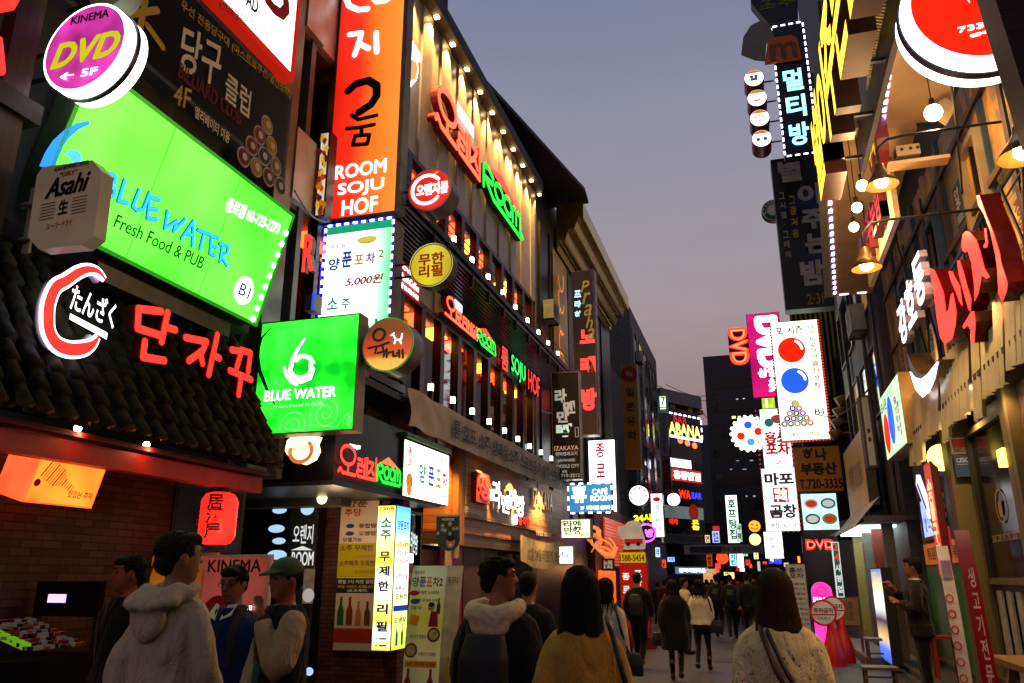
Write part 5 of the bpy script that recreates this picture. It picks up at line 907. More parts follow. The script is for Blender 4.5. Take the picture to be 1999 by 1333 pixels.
# beam and tackle between the two soffits
F=FY(9.7); B=pb(F,(1735,322),(1853,291)); MB().fbox(F,B[0],B[1],-.2,B[2],B[3]-.06,0).build('cross_beam',plas,t); B=pb(F,(1752,303),(1795,277)); MB().fbox(F,*B[:2],-.2,B[2],B[3],-.02).build('control_box',cream,t)
for dx in (.06,.16,.24): MB().disc(F,B[0]+dx,B[1]+.08,.022,-.01,10).build('socket',inkk,t)
F=FY(9.3); P=[F.uv(x,y) for x,y in ((1826,215),(1832,198),(1846,190),(1861,200),(1860,222),(1848,242),(1830,230))]; MB().prism(F,P,-.05,0).build('house_board',cream,t)
# bulbs on cords and gooseneck lamps
bw_=emit('ffe2a8',9,samp=False)
for i,(x,y,Y,r) in enumerate(((1683,362,9.3,.065),(1673,405,10.2,.065),(1667,443,11.,.065),(1822,220,8.8,.095))):
    q=onY(x,y,Y); o=thing('bulb_lamp',('bare bulb on a cord, nearest of the row of three','bare bulb on a cord, middle of the row of three','bare bulb on a cord, farthest of the row of three','larger bare bulb on a cord by the house-shaped board')[i],'lamp',q); MB().ball(q,r,14).build('bulb',bw_,o,True); MB().tube([q+Vector((0,0,r)),q+Vector((0,0,r+.08))],.03,8).build('socket',inkk,o); MB().tube([q+Vector((0,0,r+.08)),Vector((q.x,q.y,ZS))],.007,5).build('cord',inkk,o); plight(q+Vector((0,0,-r-.05)),40,(1,.62,.28),.06)
def goose(x,y,Y,r,lab):
    q=onY(x,y,Y); o=thing('gooseneck_lamp',lab,'lamp',q+Vector((0,0,-.05))); sh=MB(); sh.lathe(q,[(.05,.26),(.06,.2),(r*.55,.12),(r,0),(r*.97,.0),(.06,.18)],20); sh.build('shade',mat('6a4a22',.4,.4),o,True)
    MB().ball(q+Vector((0,0,.05)),.075,12).build('bulb',emit('ffe0a0',12,samp=False),o,True); MB().tube([q+Vector((0,0,.26)),q+Vector((0,0,.45)),q+Vector((.12,0,.56)),q+Vector((.3,0,.58)),Vector((XR,Y,q.z+.58))],.016,6).build('arm',inkk,o,True)
    l=spot(q+Vector((0,0,.0)),260,(1,.56,.2),2.7,.5,(0,0,0)); l.data.shadow_soft_size=.06; plight(q+Vector((0,0,-.12)),35,(1,.6,.25),.08)
goose(1722,362,8.8,.18,'brass shaded gooseneck lamp, nearer one beside the yellow letters'); goose(1692,524,9.4,.17,'brass shaded gooseneck lamp, lower one below the bulb row'); goose(2000,305,6.6,.2,'shaded lamp cut by the right edge above the red letters')
# yellow channel letters
F=FR(1.42); t=thing('channel_letters','tall yellow channel letters with deep brown sides along the upper right soffit','sign letters',F.p(-10.85,6.35))
ylw=emit('fff03a',.98); bsd=mat('43210a',.4,.3)
for k,s in enumerate('별이주는밤'): y0=-10.42+k*.94; txt(F,s,(y0,6.35,y0+.92,7.6),ylw,t,0,.03,.25,bsd)
for k in range(4): MB().box(1.42,6.9+k*1.05,6.8,1.72,6.94+k*1.05,6.84).build('bracket',steel,t)
F=FY(9.9); t=thing('drum_sign','small dark red round sign with yellow writing behind the yellow letters','round sign',F.p(*F.uv(1708,330))); u,v=F.uv(1712,285); FF=FR(F.p(u,v).x-.06); MB().prism(FF,circ(-9.9,v,.36,28),-.14,0).build('drum',mat('5a0c0c',.4),t); txt(FF,'주막',(-10.15,v-.22,-9.65,v+.2),emit('f0d83a',.9,samp=False),t,.012,.03)
# slanted beige wall sign with dark red letters
F=FR(1.96); t=thing('hanging_sign','beige hanging sign with dark red raised letters under the gooseneck lamp','sign',F.p(-12.5,5.85)); B=(-12.5,5.85,-9.95,6.7); MB().tube([F.p(-12.3,6.7,-.03),F.p(-12.3,ZS,-.03)],.015,5).build('rod',steel,t); MB().tube([F.p(-10.2,6.7,-.03),F.p(-10.2,ZS,-.03)],.015,5).build('rod',steel,t); panel(t,F,B,.06,mat('d0b488',.6),mat('8a6a3a',.5),.0)
txt(F,'별이주는밤',(B[0]+.2,B[1]+.15,B[2]-.2,B[3]-.15),mat('7a1416',.4),t,.01,.03,.1,mat('4a0c0e',.4))
# ---- the huge red letters on their trellis
F=FR(2.4); t=thing('channel_letters','huge red channel letters with deep glossy sides on a black trellis','sign letters',F.p(-10,4.3))
def fq(*a): return [F.uv(1500+x/4,333+y/4) for x,y in a]
polys=[((1628,192),(1652,188),(1700,330),(1762,480),(1812,640),(1822,715),(1872,870),(1868,935),(1832,1026),(1802,960),(1792,765),(1778,660),(1735,470),(1690,345),(1645,272)),
 ((1512,575),(1520,500),(1545,472),(1580,480),(1632,545),(1662,640),(1692,760),(1734,832),(1705,842),(1668,815),(1662,872),(1642,960),(1614,1022),(1612,900),(1590,720),(1560,625),(1540,640),(1520,620)),
 ((1692,448),(1706,455),(1720,560),(1712,598),(1690,604),(1684,585),(1700,560)),
 ((1262,768),(1298,772),(1330,840),(1372,950),(1392,1108),(1412,1085),(1428,970),(1446,950),(1472,1100),(1466,1200),(1440,1310),(1380,1355),(1345,1300),(1320,1150),(1295,950)),
 ((1410,785),(1440,785),(1470,850),(1500,900),(1520,1060),(1500,1030),(1465,940),(1430,860)),
 ((1478,700),(1500,705),(1530,800),(1560,910),(1588,1000),(1582,1100),(1566,1080),(1520,920),(1490,800)),
 ((1520,1215),(1560,1150),(1588,1100),(1612,1098),(1622,1180),(1612,1340),(1590,1350),(1584,1240),(1560,1205),(1530,1236))]
mb=MB(); ms=MB()
for i,p in enumerate(polys):
    P=fq(*p); A=sum(P[j][0]*P[(j+1)%len(P)][1]-P[(j+1)%len(P)][0]*P[j][1] for j in range(len(P)))
    if A<0: P=P[::-1]
    mb.poly(F,P,.006); ms.prism(F,P,-.17,.0)
ms.build('letter_side',mat('5a0604',.15,.1,var=.1),t); mb.build('lettering',emit('ff4a42',1.),t)
MB().poly(F,fq((1835,795),(1862,870),(1858,905),(1838,850))[::-1],.012).build('letter_counter',mat('2a0605',.4),t)
tr=MB(); 
for k in range(9):
    y=7.2+k*.8; tr.tube([(2.78,y,3.9),(2.78,y+.8,5.6)],.018,5); tr.tube([(2.78,y+.8,3.9),(2.78,y,5.6)],.018,5)
for z in (3.95,5.55): tr.tube([(2.78,6.5,z),(2.78,15,z)],.025,6)
for y in (8,10,12,14): tr.tube([(2.78,y,5.55),(2.95,y,5.9)],.02,5)
tr.build('trellis',mat('14110f',.5,.5),t)
for y,z in ((8.6,4.15),(10.3,4.05),(12.2,3.95)): plight((2.62,y,z),4,(1,.18,.08),.12)
t=thing('channel_letters','white edge-lit brush letters above a bowl-shaped crescent, by the red letters','sign letters',F.p(-13,4.4))
whl=emit('f4f0ff',1.5,samp=False)
lsd=mat('b8a8c8',.4)
ua=F.uv(1768,655)[0]; ub=F.uv(1832,612)[0]; uw=(ub-ua)/3; za=F.uv(1768,684)[1]; zb_=F.uv(1768,684)[1]+.62
for k,s in enumerate('강호동'): txt(F,s,(ua+k*uw,za+.06*k,ua+(k+.88)*uw,zb_+.08*k),whl,t,-.02,.03,.1,lsd)
bowl=[F.uv(x,y) for x,y in ((1772,690),(1776,716),(1784,740),(1794,758),(1802,763),(1812,756),(1824,738),(1833,712),(1836,702),(1828,712),(1816,726),(1800,731),(1786,722))]; bowl=bowl if sum(bowl[j][0]*bowl[(j+1)%13][1]-bowl[(j+1)%13][0]*bowl[j][1] for j in range(13))>0 else bowl[::-1]
MB().prism(F,bowl,-.3,0).build('bowl_body',mat('8a6a3a',.3,.4),t); MB().poly(F,bowl,.005).build('bowl_face',mat('8a8484',.4),t)
taper(F,[F.uv(x,y) for x,y in ((1778,726),(1788,748),(1801,758),(1814,748),(1826,726),(1833,706))],[.03,.18,.26,.24,.16,.03],.012,emit('f0e4ff',1.3,samp=False),t,'bowl_light'); plight((2.6,12.9,4.55),22,(1,.5,.15),.1)
# ---- tin awning and what hangs under it
t=thing('tin_awning','torn corrugated tin awning with uneven lower edges under the red letters','awning',(2.45,10,3.4))
y=6.6; steps=[(-2,6.6,3.55),(6.6,8.6,3.5),(8.6,9.55,3.42),(9.55,10.0,3.28),(10.0,11.2,3.42),(11.2,11.7,3.3),(11.7,13.0,3.5),(13.0,13.55,3.25),(13.55,14.1,3.3)]
mb=MB()
for a,b,z0 in steps:
    n=int((b-a)/.085)
    for i in range(n):
        x=2.47+(.03 if i%2 else -.03); x2=2.47+(-.03 if i%2 else .03); ya=a+(b-a)*i/n; yb=a+(b-a)*(i+1)/n; zz=z0+random.uniform(-.02,.02)
        mb.quad((x,ya,zz),(x2,yb,zz),(x2+.12,yb,4.4),(x+.12,ya,4.4))
mb.build('tin_sheet',mat('b8b094',.4,.4,var=.25,sc=2),t)
MB().box(2.5,-2,3.74,XR+.1,16,3.8).build('soffit',mat('3a2416',.6),t)
for i,(x,y,cc) in enumerate(((1932,752,'ffe8c0'),(1883,801,'ffe8c0'),(1828,873,'ffd8a8'),(1815,901,'f4dcff'),(1797,915,'f4dcff'),(1787,928,'f4dcff'),(5.6,0,'ffe8c0'),(4.2,0,'ffe8c0'),(2.6,0,'ffe8c0'),(1.,0,'ffe8c0'),(-.6,0,'ffe8c0'))):  # those placed by distance alone are out of view, added to light the people
    q=onZ(x,y,3.73) if y else Vector((2.75,x,3.73)); q.x=max(q.x,2.56); hue='warm' if i<3 or i>5 else 'violet white'; o=thing('downlight','round '+hue+' downlight under the tin awning, '+(('nearest warm one','middle warm one','farthest warm one','nearest violet one','middle violet one','farthest violet one')[i] if i<6 else 'in the row towards the viewer'),'lamp',q,'downlights under the tin awning')
    MB().lathe(q,[(.001,-.012),(.085,-.012),(.1,.0)],18).build('lens',emit(cc,8,samp=False),o); spot(q+Vector((0,0,-.04)),(80 if hue=='warm' else 45)*(1 if i<6 else 1.7),(1,.6,.28) if hue=='warm' else (.9,.75,1),2.6,.9)
# ---- street level, right
t=thing('grill_restaurant','grill house street front with olive posts and dark lettered window','shop front',(3.0,10,0)); 
MB().box(3.02,-3,.1,3.1,16.5,3.74).build('back_wall',mat('2c1a10',.6),t)
F=FY(12.6); a=F.uv(1843,840); b=F.uv(1900,850); B=(a[0],.1,b[0],3.7); MB().box(B[0],12.6,.1,B[2],12.95,3.74).build('post',olive,t); xq=B[0]
F=FR(2.98); a=F.uv(1986,900)[0]; MB().fbox(F,a-.02,.1,-.04,a+.3,3.74,.1).build('post',olive,t); w0=-12.5; w1=a-.03
win=MB().frame(F,w0,1.5,w1,3.55,.08,-.03,.06).build('window',olive,t); MB().fquad(F,w0+.08,1.58,w1-.08,3.47,.0).build('pane',mat('170b08',.12,var=.2),win)
gl=mat('8a7838',.5); 
v_,f_=glyphs('finest taste, and the best meat',.012); U0=w0+.4; U1=w1-.1
MB().add([F.p(U1-(U1-U0)*x,2.0+.16*y_,.02) for x,y_ in v_],[q[::-1] for q in f_]).build('lettering',gl,win)
for k in range(3): u=U0+.6+k*1.1; MB().strokes(F,[arcp((u,2.45),.2,.2,0,360,24)],.03,None,.012,.0002).build('round_mark',gl,win); MB().disc(F,u,2.42,.09,.02,8,ry=.11).build('hand_mark',gl,win)
lamp=onX(1962,893,3.2); MB().box(3.03,4,.1,3.04,4.1,.2).build('base_block',inkk,t)
n=MB(); 
for k in range(9): n.fbox(F,w0+.3+k*.42,.35,.02,w0+.5+k*.42,1.42,.05)
n.build('striped_panel',mat('8a8a80',.5),t); MB().fbox(F,w0,.1,-.03,w1,1.5,.0).build('lower_panel',mat('120f0d',.5),t); MB().fbox(F,w0,.1,.0,w1,.34,.14).build('plinth',planks('3a2814','Z',.12),t)
F=FY(12.58); t=thing('security_plate','red bordered security plate on the olive post','sign',F.p(*F.uv(1860,886))); B=pb(F,(1858,886),(1897,853)); panel(t,F,B,.03,mat('d82420',.4),mat('d8c8b8',.5),.02); txt(F,'SECOM',sub(B,.12,.1,.9,.32),inkk,t,.012,.02); MB().fquad(F,*sub(B,.06,.06,.94,.36),.007).build('white_band',mat('c0a898',.5),t)
F=FY(12.5); t=thing('service_box','dark blue box plate hung under the red security plate','sign',F.p(*F.uv(1870,930))); B=pb(F,(1868,931),(1901,888)); MB().fbox(F,*B[:2],-.05,*B[2:],0).build('box',mat('28406c',.4),t); txt(F,'CESCO',sub(B,.1,.68,.9,.88),mat('b8bcc4',.5),t,.006,.02); MB().fquad(F,*sub(B,.1,.56,.9,.6),.006).build('line',mat('8890a0',.5),t)
q=onY(1838,893,13.2); t=thing('globe_lamp','round cream globe lamp half behind the olive post','lamp',q); MB().ball(q,.2,20).build('globe',emit('ffe0a8',1.6),t,True); MB().tube([q+Vector((0,0,.2)),Vector((q.x,q.y,3.74))],.012,6).build('cord',inkk,t)
q=onX(1962,893,2.9); t=thing('wall_lamp','small glowing lantern in front of the dark lettered window','lamp',q); MB().box(q.x-.05,q.y-.12,q.z-.1,q.x+.05,q.y+.12,q.z+.1).build('reflected_lamp',emit('ffd870',2.5),t); MB().tube([q,q+Vector((.1,.5,-.02))],.012,6).build('arm',mat('b88a40',.4),t)  # lit box stands in for a lamp's reflection in the window
# shop beyond the post: green panel, posters, window
t=thing('snack_shop','narrow snack shop with green panel, orange posters and a neon window','shop front',(2.9,15,0)); F=FR(2.9)
MB().box(2.9,13,.1,3.02,16.5,3.74).build('wall',mat('4a4438',.6),t); 
def rb(nm,bl_,tr,m,n0=.0,n1=.02): B=pb(F,bl_,tr); MB().fbox(F,B[0],B[1],n0,B[2],B[3],n1).build(nm,m,t); return B
B=(-16.4,.2,-13.1,1.75); MB().fbox(F,*B[:2],0,*B[2:],.02).build('green_panel',mat('1f6a24',.4,var=.2),t)
B=(-16.4,1.8,-13.1,2.15); MB().fbox(F,*B[:2],0,*B[2:],.02).build('orange_poster',emit('e87a30',.35,.3,4),t); txt(F,'튀김 순대 떡볶이',sub(B,.1,.2,.9,.8),inkk,t,.03,.02)
B=(-16.2,2.2,-14.4,2.95); w=MB().frame(F,*B,.06,0,.05).build('window',frm,t); MB().fquad(F,B[0]+.06,B[1]+.06,B[2]-.06,B[3]-.06,.02).build('pane',emit('c8e4ff',.8,.4,3),w); txt(F,'1-S',sub(B,.2,.2,.6,.5),ink('303848'),w,.03,.02)
t,F,B=blade('star_board','black board with white stars and yellow syllables behind the red vertical sign','sign',14.2,(1824,930),(1851,1026),.04,mat('1a1614',.4),dark,.01)
for k,s in enumerate('성스타'): txt(F,s,sub(B,.66,.56-.2*k,.98,.68-.2*k),mat('d8c058',.5),t,.012,.03); txt(F,'★',sub(B,.36,.57-.2*k,.56,.65-.2*k),mat('e0d8c8',.5),t,.012)
txt(F,'━━━\n━━━',sub(B,.1,.84,.7,.93),mat('d0c8b0',.5),t,.012,.01)
F=FR(2.55); t=thing('vertical_sign','narrow red vertical sign with yellow syllables along the wall','sign',F.p(-13.3,1.7)); B=(-13.6,1.6,-13.1,3.25); panel(t,F,B,.1,emit('f03024',.6,.2,2),mat('5a0c08',.4),.01); txt(F,'숯\n불\n구\n이',sub(B,.2,.1,.85,.85),emit('ffe89a',.9,samp=False),t,.012,.04)
t,F,B=blade('cloth_sign','small red cloth sign with two black syllables','sign',13.6,(1828,1027),(1859,1066),.02,emit('e8443c',.4,.15,3),mat('8a2018',.5),.0); txt(F,'멀\n티',sub(B,.35,.1,.85,.9),inkk,t,.01,.02)
F=FR(2.6); t=thing('projecting_sign','slim white and blue slanted sign hanging by the violet downlights','sign',F.p(-15,2.6)); a=Vector(F.p(*F.uv(1788,936))); b=Vector(F.p(*F.uv(1812,1003))); FS=Fr(b,(a-b).cross(Vector((1,0,0)))*-1,a-b); Ln=(a-b).length; MB().fbox(FS,-.1,0,-.06,.1,Ln,0).build('housing',emit('f0f0ff',.9,samp=False),t); MB().fquad(FS,-.05,.1,.05,Ln-.1,.004).build('blue_band',ink('2840b0'),t)
# standing light box and X banners on the right
F=FR(2.05); a=F.uv(1732,1090)[0]; t=thing('standing_lightbox','blue and white standing lightbox behind the man in the dark suit','sign',F.p(a,.1)); B=(-17.3,.12,-15.9,1.75); panel(t,F,B,.18,grad([(0,'3060e0'),(.15,'5a90ff'),(.25,'f0e890'),(.45,'302a60'),(.62,'ffffff'),(.8,'f8f4d0'),(1,'2a80e0')],2,0,1.65,.9,.06),dark,.02)
txt(F,'양주\n매주',sub(B,.15,.84,.6,.96),ink('d8d8a0'),t,.012,.02)
t,F,B=xbanner((1834,1066),(1858,1064),(0,0),11.6,'pale grey standing banner with red rings, left of the red one',mat('b8aeb0',.6,var=.15)); 
for k in range(6): MB().strokes(F,[arcp(sub(B,.3,.15+.1*k,1,1)[:2],.04,.045,0,360,12)],.018,None,.012,.0003).build('ring_print',mat('9a3030',.5),t)
MB().fquad(F,*sub(B,.1,.78,.9,.9),.01).build('seal_print',mat('7a6488',.5),t)
t,F,B=xbanner((1872,1036),(1902,1032),(0,0),9.6,'dark red standing banner with pale top and white writing',grad([(0,'d8c8b8'),(.12,'c8b0a8'),(.2,'8a0e10'),(.7,'96141a'),(.85,'a84a5a'),(1,'d8b0b8')],2,.1,2.2,0,.05,sc=3)); txt(F,'생\n고\n기\n전\n문',sub(B,.3,.22,.75,.8),mat('c8a0a0',.5),t,.012,.02,sp=1.1)
# wooden stools and table
def stool(x,y,w,h,c,lab,nm='wooden_stool',cat='stool'):
    t=thing(nm,lab,cat,(x,y,.0)); m=mat(c,.5,var=.3); z=0.1 if x>2.3 else 0
    MB().box(x-w/2,y-w/2*.8,z+h-.04,x+w/2,y+w/2*.8,z+h).build('seat' if cat=='stool' else 'table_top',m,t)
    for a in (-1,1):
        for b in (-1,1): MB().box(x+a*(w/2-.05)-.02,y+b*(w/2*.8-.05)-.02,z,x+a*(w/2-.05)+.02,y+b*(w/2*.8-.05)+.02,z+h-.04).build('leg',m,t)
    MB().box(x-w/2+.07,y-w/2*.8+.035,z+h*.45,x+w/2-.07,y-w/2*.8+.065,z+h*.45+.03).build('stretcher',m,t)
stool(1.62,14.1,.52,.28,'54402a','low wooden stool on the road in front of the dark suit man'); stool(2.0,17.0,.5,.5,'4a3420','small wooden table behind the suit man','wooden_table','table'); stool(2.62,14.4,.4,.62,'8a2416','red stool beside the pale standing banner','red_stool')
t=thing('timber_trestle','rough timber trestle at the lower right under the dark window','trestle',(2.5,9.4,0)); m=planks('7a5630','Y',.1)
MB().box(2.3,7.5,.72,2.75,10.4,.78).build('top',m,t)
for y in (7.8,9.9):
    for dx in (-.25,.25): MB().hexa([(2.52+dx-.04,y-.04,0.1),(2.52+dx+.04,y-.04,0.1),(2.52+dx+.04,y+.04,0.1),(2.52+dx-.04,y+.04,0.1),(2.52+dx*.4-.04,y-.04,.72),(2.52+dx*.4+.04,y-.04,.72),(2.52+dx*.4+.04,y+.04,.72),(2.52+dx*.4-.04,y+.04,.72)]).build('leg',m,t)
# ---- near top right: big red drum, dark board
F=FY(6.5); (xa,ya),(xb,yb),(xc,yc)=[F.uv(*p) for p in ((1760,22),(1825,106),(1912,125))]; D_=2*(xa*(yb-yc)+xb*(yc-ya)+xc*(ya-yb))
cu=((xa*xa+ya*ya)*(yb-yc)+(xb*xb+yb*yb)*(yc-ya)+(xc*xc+yc*yc)*(ya-yb))/D_; cv=((xa*xa+ya*ya)*(xc-xb)+(xb*xb+yb*yb)*(xa-xc)+(xc*xc+yc*yc)*(xb-xa))/D_; u,v,r=cu,cv,math.hypot(xa-cu,ya-cv)
t=thing('drum_sign','huge red round sign with white rim, cut by the top right edge','round sign',F.p(u,v-r,-.3)); MB().prism(F,circ(u,v,r,64),-.34,0).build('drum',emit('ffffff',1.2,samp=False),t); MB().disc(F,u,v,r*.99,.006,64).build('face_panel',emit('f8f4ff',1.2),t)
MB().tube([F.p(u,v+.2,-.17),F.p(3.0,v+.2,-.17)],.03,6).build('bracket',steel,t)
MB().prism(F,circ(u,v,r*1.02,64),-.2,-.12).build('rim_band',mat('1c1844',.4),t); MB().disc(F,u,v,r*.885,.012,64).build('red_face',emit('f82a10',.95,.08,2),t)
wq=emit('fffaf0',1.3,samp=False); B=pb(F,(1870,63),(1965,28)); txt(F,'733-8989',(B[0],B[1]-.02,B[0]+(B[2]-B[0])*1.35,B[3]-.06),wq,t,.02,.045,sw=.03); B=pb(F,(1893,77),(1975,50)); txt(F,'종각점',(B[0],B[1],B[2]-.05,B[3]-.03),wq,t,.02,.05,sw=.03); B=pb(F,(1808,24),(1930,-120)); txt(F,'백정',(B[0],B[1],B[0]+r*1.1,B[3]),wq,t,.02,.06)
MB().poly(F,[(u+r*.05,v-r*.965),(u+r*.4,v-r*.9),(u+r*.6,v-r*.78),(u+r*.4,v-r*.86)],.008).build('rust_stain',mat('a8703a',.7,var=.5,sc=12),t)
F=FY(5.4); t=thing('dark_board','dark timber board edge at the top right corner','board',F.p(*F.uv(1999,150))); P=[F.uv(x,y) for x,y in ((1925,-60),(2022,250))]; MB().prism(F,[P[0],P[1],(2.94,P[1][1]-.12),(2.94,P[0][1])],-.3,0).build('board',planks('2c1810','Z',.18),t)
# ---- middle distance: building behind the blade signs
t=thing('mid_building','tall dark right building with blue glass band and pale slats behind the blade signs','building',(2.9,20,0))
MB().box(2.75,17.,0,9,24,22).build('wall',mat('3c3a40',.6,var=.3),t); MB().box(2.95,24.01,0,9,60,8.5).build('low_wall',mat('26242a',.6),t)
F=FR(2.6); B=(-22.,8.5,-13.8,13.5); MB().fbox(F,B[0],B[1],-.12,B[2],B[3],0).build('blue_band',mat('34507a',.25,.2,var=.3,sc=1),t); txt(F,'노래방',sub(B,.15,.35,.95,.85),mat('8a8890',.4),t,.01,.03)
F=FY(27.5); a=F.uv(1540,600); b=F.uv(1668,770); B=(a[0],b[1],b[0],a[1]); 
for k in range(11): MB().fbox(F,B[0]+(B[2]-B[0])*k/11,B[1],-.1,B[0]+(B[2]-B[0])*(k+.42)/11,B[3],0).build('slat',mat('a08a58',.5),t)
MB().fbox(F,B[0],B[1]-4,-.3,B[2]+2,B[3],-.12).build('slat_backing',mat('15130f',.6),t)
# ---- blade signs on the right, near to far
t,F,B=blade('blade_sign','dark blue blade sign edged with violet lights, three pale blue syllables','sign',17.5,(1505,54),(1598,297),.3,mat('0b0c24',.3),mat('16142a',.4),.01)
pbm=emit('c8f0ff',1.2,samp=False)
for s,f in (('멀',.48),('티',.28),('방',.07)): txt(F,s,sub(B,.2,f,.8,f+.165),pbm,t,.012,.03)
leds(F,[(B[0],B[1]),(B[0],B[3]),(B[2],B[3]),(B[2],B[1]),(B[0],B[1])],.17,emit('e8d8ff',3,samp=False),t,.1,.035,.02)
P=[F.uv(x,y) for x,y in ((1493,128),(1499,82),(1515,76),(1545,72),(1556,78),(1565,118))]; MB().prism(F,P,.02,.08).build('orange_board',mat('d86a1c',.5,var=.1),t); txt(F,'m',pb(F,(1506,122),(1552,84)),mat('7a4a2c',.5),t,.09,.06)
P=[F.uv(x,y) for x,y in ((1447,108),(1451,75),(1466,52),(1485,43),(1500,48),(1508,64),(1512,76),(1496,86),(1494,120),(1474,118),(1458,112))]; MB().prism(F,P,.0,.06).build('grey_board',mat('7a7a70',.6,var=.1),t)
for i,(x,y) in enumerate(((1472,152),(1478,191),(1483,230),(1487,270))):
    t,F,u,v,r=drum('drum_sign','small white round icon sign with orange top on a red drum, '+('topmost','second','third','lowest')[i]+' of four',17.45,(x,y),20,.55,emit('fff8f0',1.15),mat('6a0e10',.35),'icon drums beside the dark blue blade',arm=None)
    MB().tube([F.p(u,v,-.25),F.p(u+.45,v,-.25)],.02,6).build('bracket',steel,t)
    MB().poly(F,[(u+r*.92*math.cos(a_*math.pi/180),v+r*.92*math.sin(a_*math.pi/180)) for a_ in range(35,146,10)],.01).build('orange_cap',ink('f08a30'),t)
    ic=ink('4a6a90',.6)
    if i==0: MB().disc(F,u-r*.25,v+r*.15,r*.2,.012,12).build('icon',ic,t); MB().disc(F,u+r*.2,v+r*.15,r*.2,.012,12).build('icon',ic,t); MB().fquad(F,u-r*.35,v-r*.35,u+r*.35,v-.0,.012).build('icon',ic,t)
    elif i==1: MB().fquad(F,u-r*.3,v-r*.4,u+r*.3,v-r*.2,.012).build('icon',ic,t)
    elif i==2: MB().frame(F,u-r*.45,v-r*.4,u+r*.45,v+r*.3,r*.1,.008,.014).build('icon',ic,t)
    else: MB().disc(F,u-r*.35,v-r*.1,r*.22,.012,12).build('icon',ic,t); MB().disc(F,u+r*.35,v-r*.1,r*.22,.012,12).build('icon',ic,t)
F=FY(17.6); t=thing('hexagon_sign','dark unlit angular sign with greenish syllables cut by the top edge','sign',F.p(*F.uv(1500,40))); P=[F.uv(x,y) for x,y in ((1463,-60),(1466,5),(1500,46),(1558,36),(1556,-60))]; MB().prism(F,P,-.3,0).build('board',mat('14181a',.4),t); txt(F,'생맥\n소주',pb(F,(1482,22),(1550,-22)),mat('6a8a2a',.5),t,.01,.02)
t,F,B=blade('blade_sign','big unlit black and blue blade sign with grey syllables, below the violet edged one','sign',20,(1504,312),(1630,597),.4,mat('15161a',.35,var=.3),mat('3a3a40',.4),.01)
for a,b,c,d in ((.25,.62,.98,.76),(.35,.15,.98,.4)): q=sub(B,a,b,c,d); MB().poly(F,[(q[0],q[1]+.3*(q[3]-q[1])),(q[2],q[1]),(q[2],q[3]),(q[0]+.4*(q[2]-q[0]),q[3])],.008).build('blue_shape',mat('1a3468',.5),t)
gw2=mat('b0aca8',.5,var=.05)
for s,x,f,h in (('별',.14,.83,.15),('이',.5,.66,.14),('주',.52,.5,.13),('는',.54,.34,.13),('밤',.38,.14,.16)): txt(F,s,sub(B,x,f,x+.5,f+h),gw2,t,.014,.05)
for k,s in enumerate('그시절·그때의'): txt(F,s,sub(B,.1,.72-.065*k,.22,.765-.065*k) if s!='·' else sub(B,.15,.74-.065*k,.17,.75-.065*k),gw2,t,.014,.02)
for k,s in enumerate('그즐거움'): txt(F,s,sub(B,.3,.68-.075*k,.44,.735-.075*k),mat('b8a428',.5),t,.014,.03)
txt(F,'2·3F',sub(B,.45,.02,.85,.09),mat('8a7a2c',.5),t,.014,.02)
t,F,u,v,r=drum('drum_sign','green ring coffee sign half hidden behind the big black blade sign',21,(1510,410),24,.2,mat('0c5a38',.4,var=0),dark,arm=2.9); MB().disc(F,u,v,r*.52,.012,24).build('centre',mat('e0e8e0',.5),t); MB().strokes(F,[arcp((u,v),r*.93,r*.93,0,360,30)],.025,None,.012,.0002).build('ring',mat('d8e8e0',.5),t)
vs_='STARBUCKS'
for k,s in enumerate(vs_):
    a_=math.radians(195-k*26); cx2,cz2=u+r*.72*math.cos(a_),v+r*.72*math.sin(a_); FF=Fr(F.p(cx2,cz2),(math.sin(a_),0,-math.cos(a_)),(math.cos(a_),0,math.sin(a_))); txt(FF,s,(-.04,-.05,.04,.05),mat('e8f0e8',.5),t,.014,.01)
t,F,B=blade('blade_sign','white lit billiard blade sign with a red ball over a blue ball','sign',25,(1503,630),(1622,857),.4,emit('f6fff0',1.02,.06,1),mat('3a3a34',.4),.02)
rb_=emit('f02a0c',.9,samp=False); bb=emit('2a6af0',.95,samp=False); rr=(B[2]-B[0])*.29
for f,c in ((.75,rb_),(.49,bb)): q=sub(B,.4,f,1,1); MB().disc(F,q[0],q[1],rr,.012,40).build('ball',c,t); MB().strokes(F,[arcp((q[0],q[1]),rr*.75,rr*.75,5,62,8)],.07,None,.02,.0004).build('ball_shine',wl,t)
txt(F,'포-시즌',sub(B,.1,.885,.68,.955),ink('10100c',.1),t,.012,.025)
for k,s in enumerate('아스트로쿠션'): txt(F,s,sub(B,.79,.91-.05*k,.92,.95-.05*k),ink('20a048'),t,.012,.03)
for k,s in enumerate('열선장착'): txt(F,s,sub(B,.78,.6-.062*k,.92,.65-.062*k),ink('c02030'),t,.012,.03)
c0=sub(B,.36,.3,1,1); dd=(B[2]-B[0])*.13; cols=['e8e060','2030a0','d03030','e86a20','20242c','a040a0','402080','a02080','109060','d06020','b05060','208050','c8a060','c04040','e07020']; k=0
for row in range(5):
    for j in range(row+1):
        uu=c0[0]+(j-row/2)*dd*1.02; vv_=c0[1]-row*dd*.85; MB().disc(F,uu,vv_,dd*.6,.01+.001*k,16).build('ball_rim',ink('d8e8d0') if k else ink('506050'),t); MB().disc(F,uu,vv_,dd*.45,.03+.001*k,16).build('ball',ink(cols[k]),t); 
        if k: MB().disc(F,uu,vv_,dd*.2,.05+.001*k,10).build('ball_spot',wl,t)
        k+=1
txt(F,'B1',sub(B,.74,.2,.92,.25),ink('202018',.2),t,.012,.03); txt(F,'24시간영업',sub(B,.16,.03,.78,.07),ink('802030'),t,.012,.02)
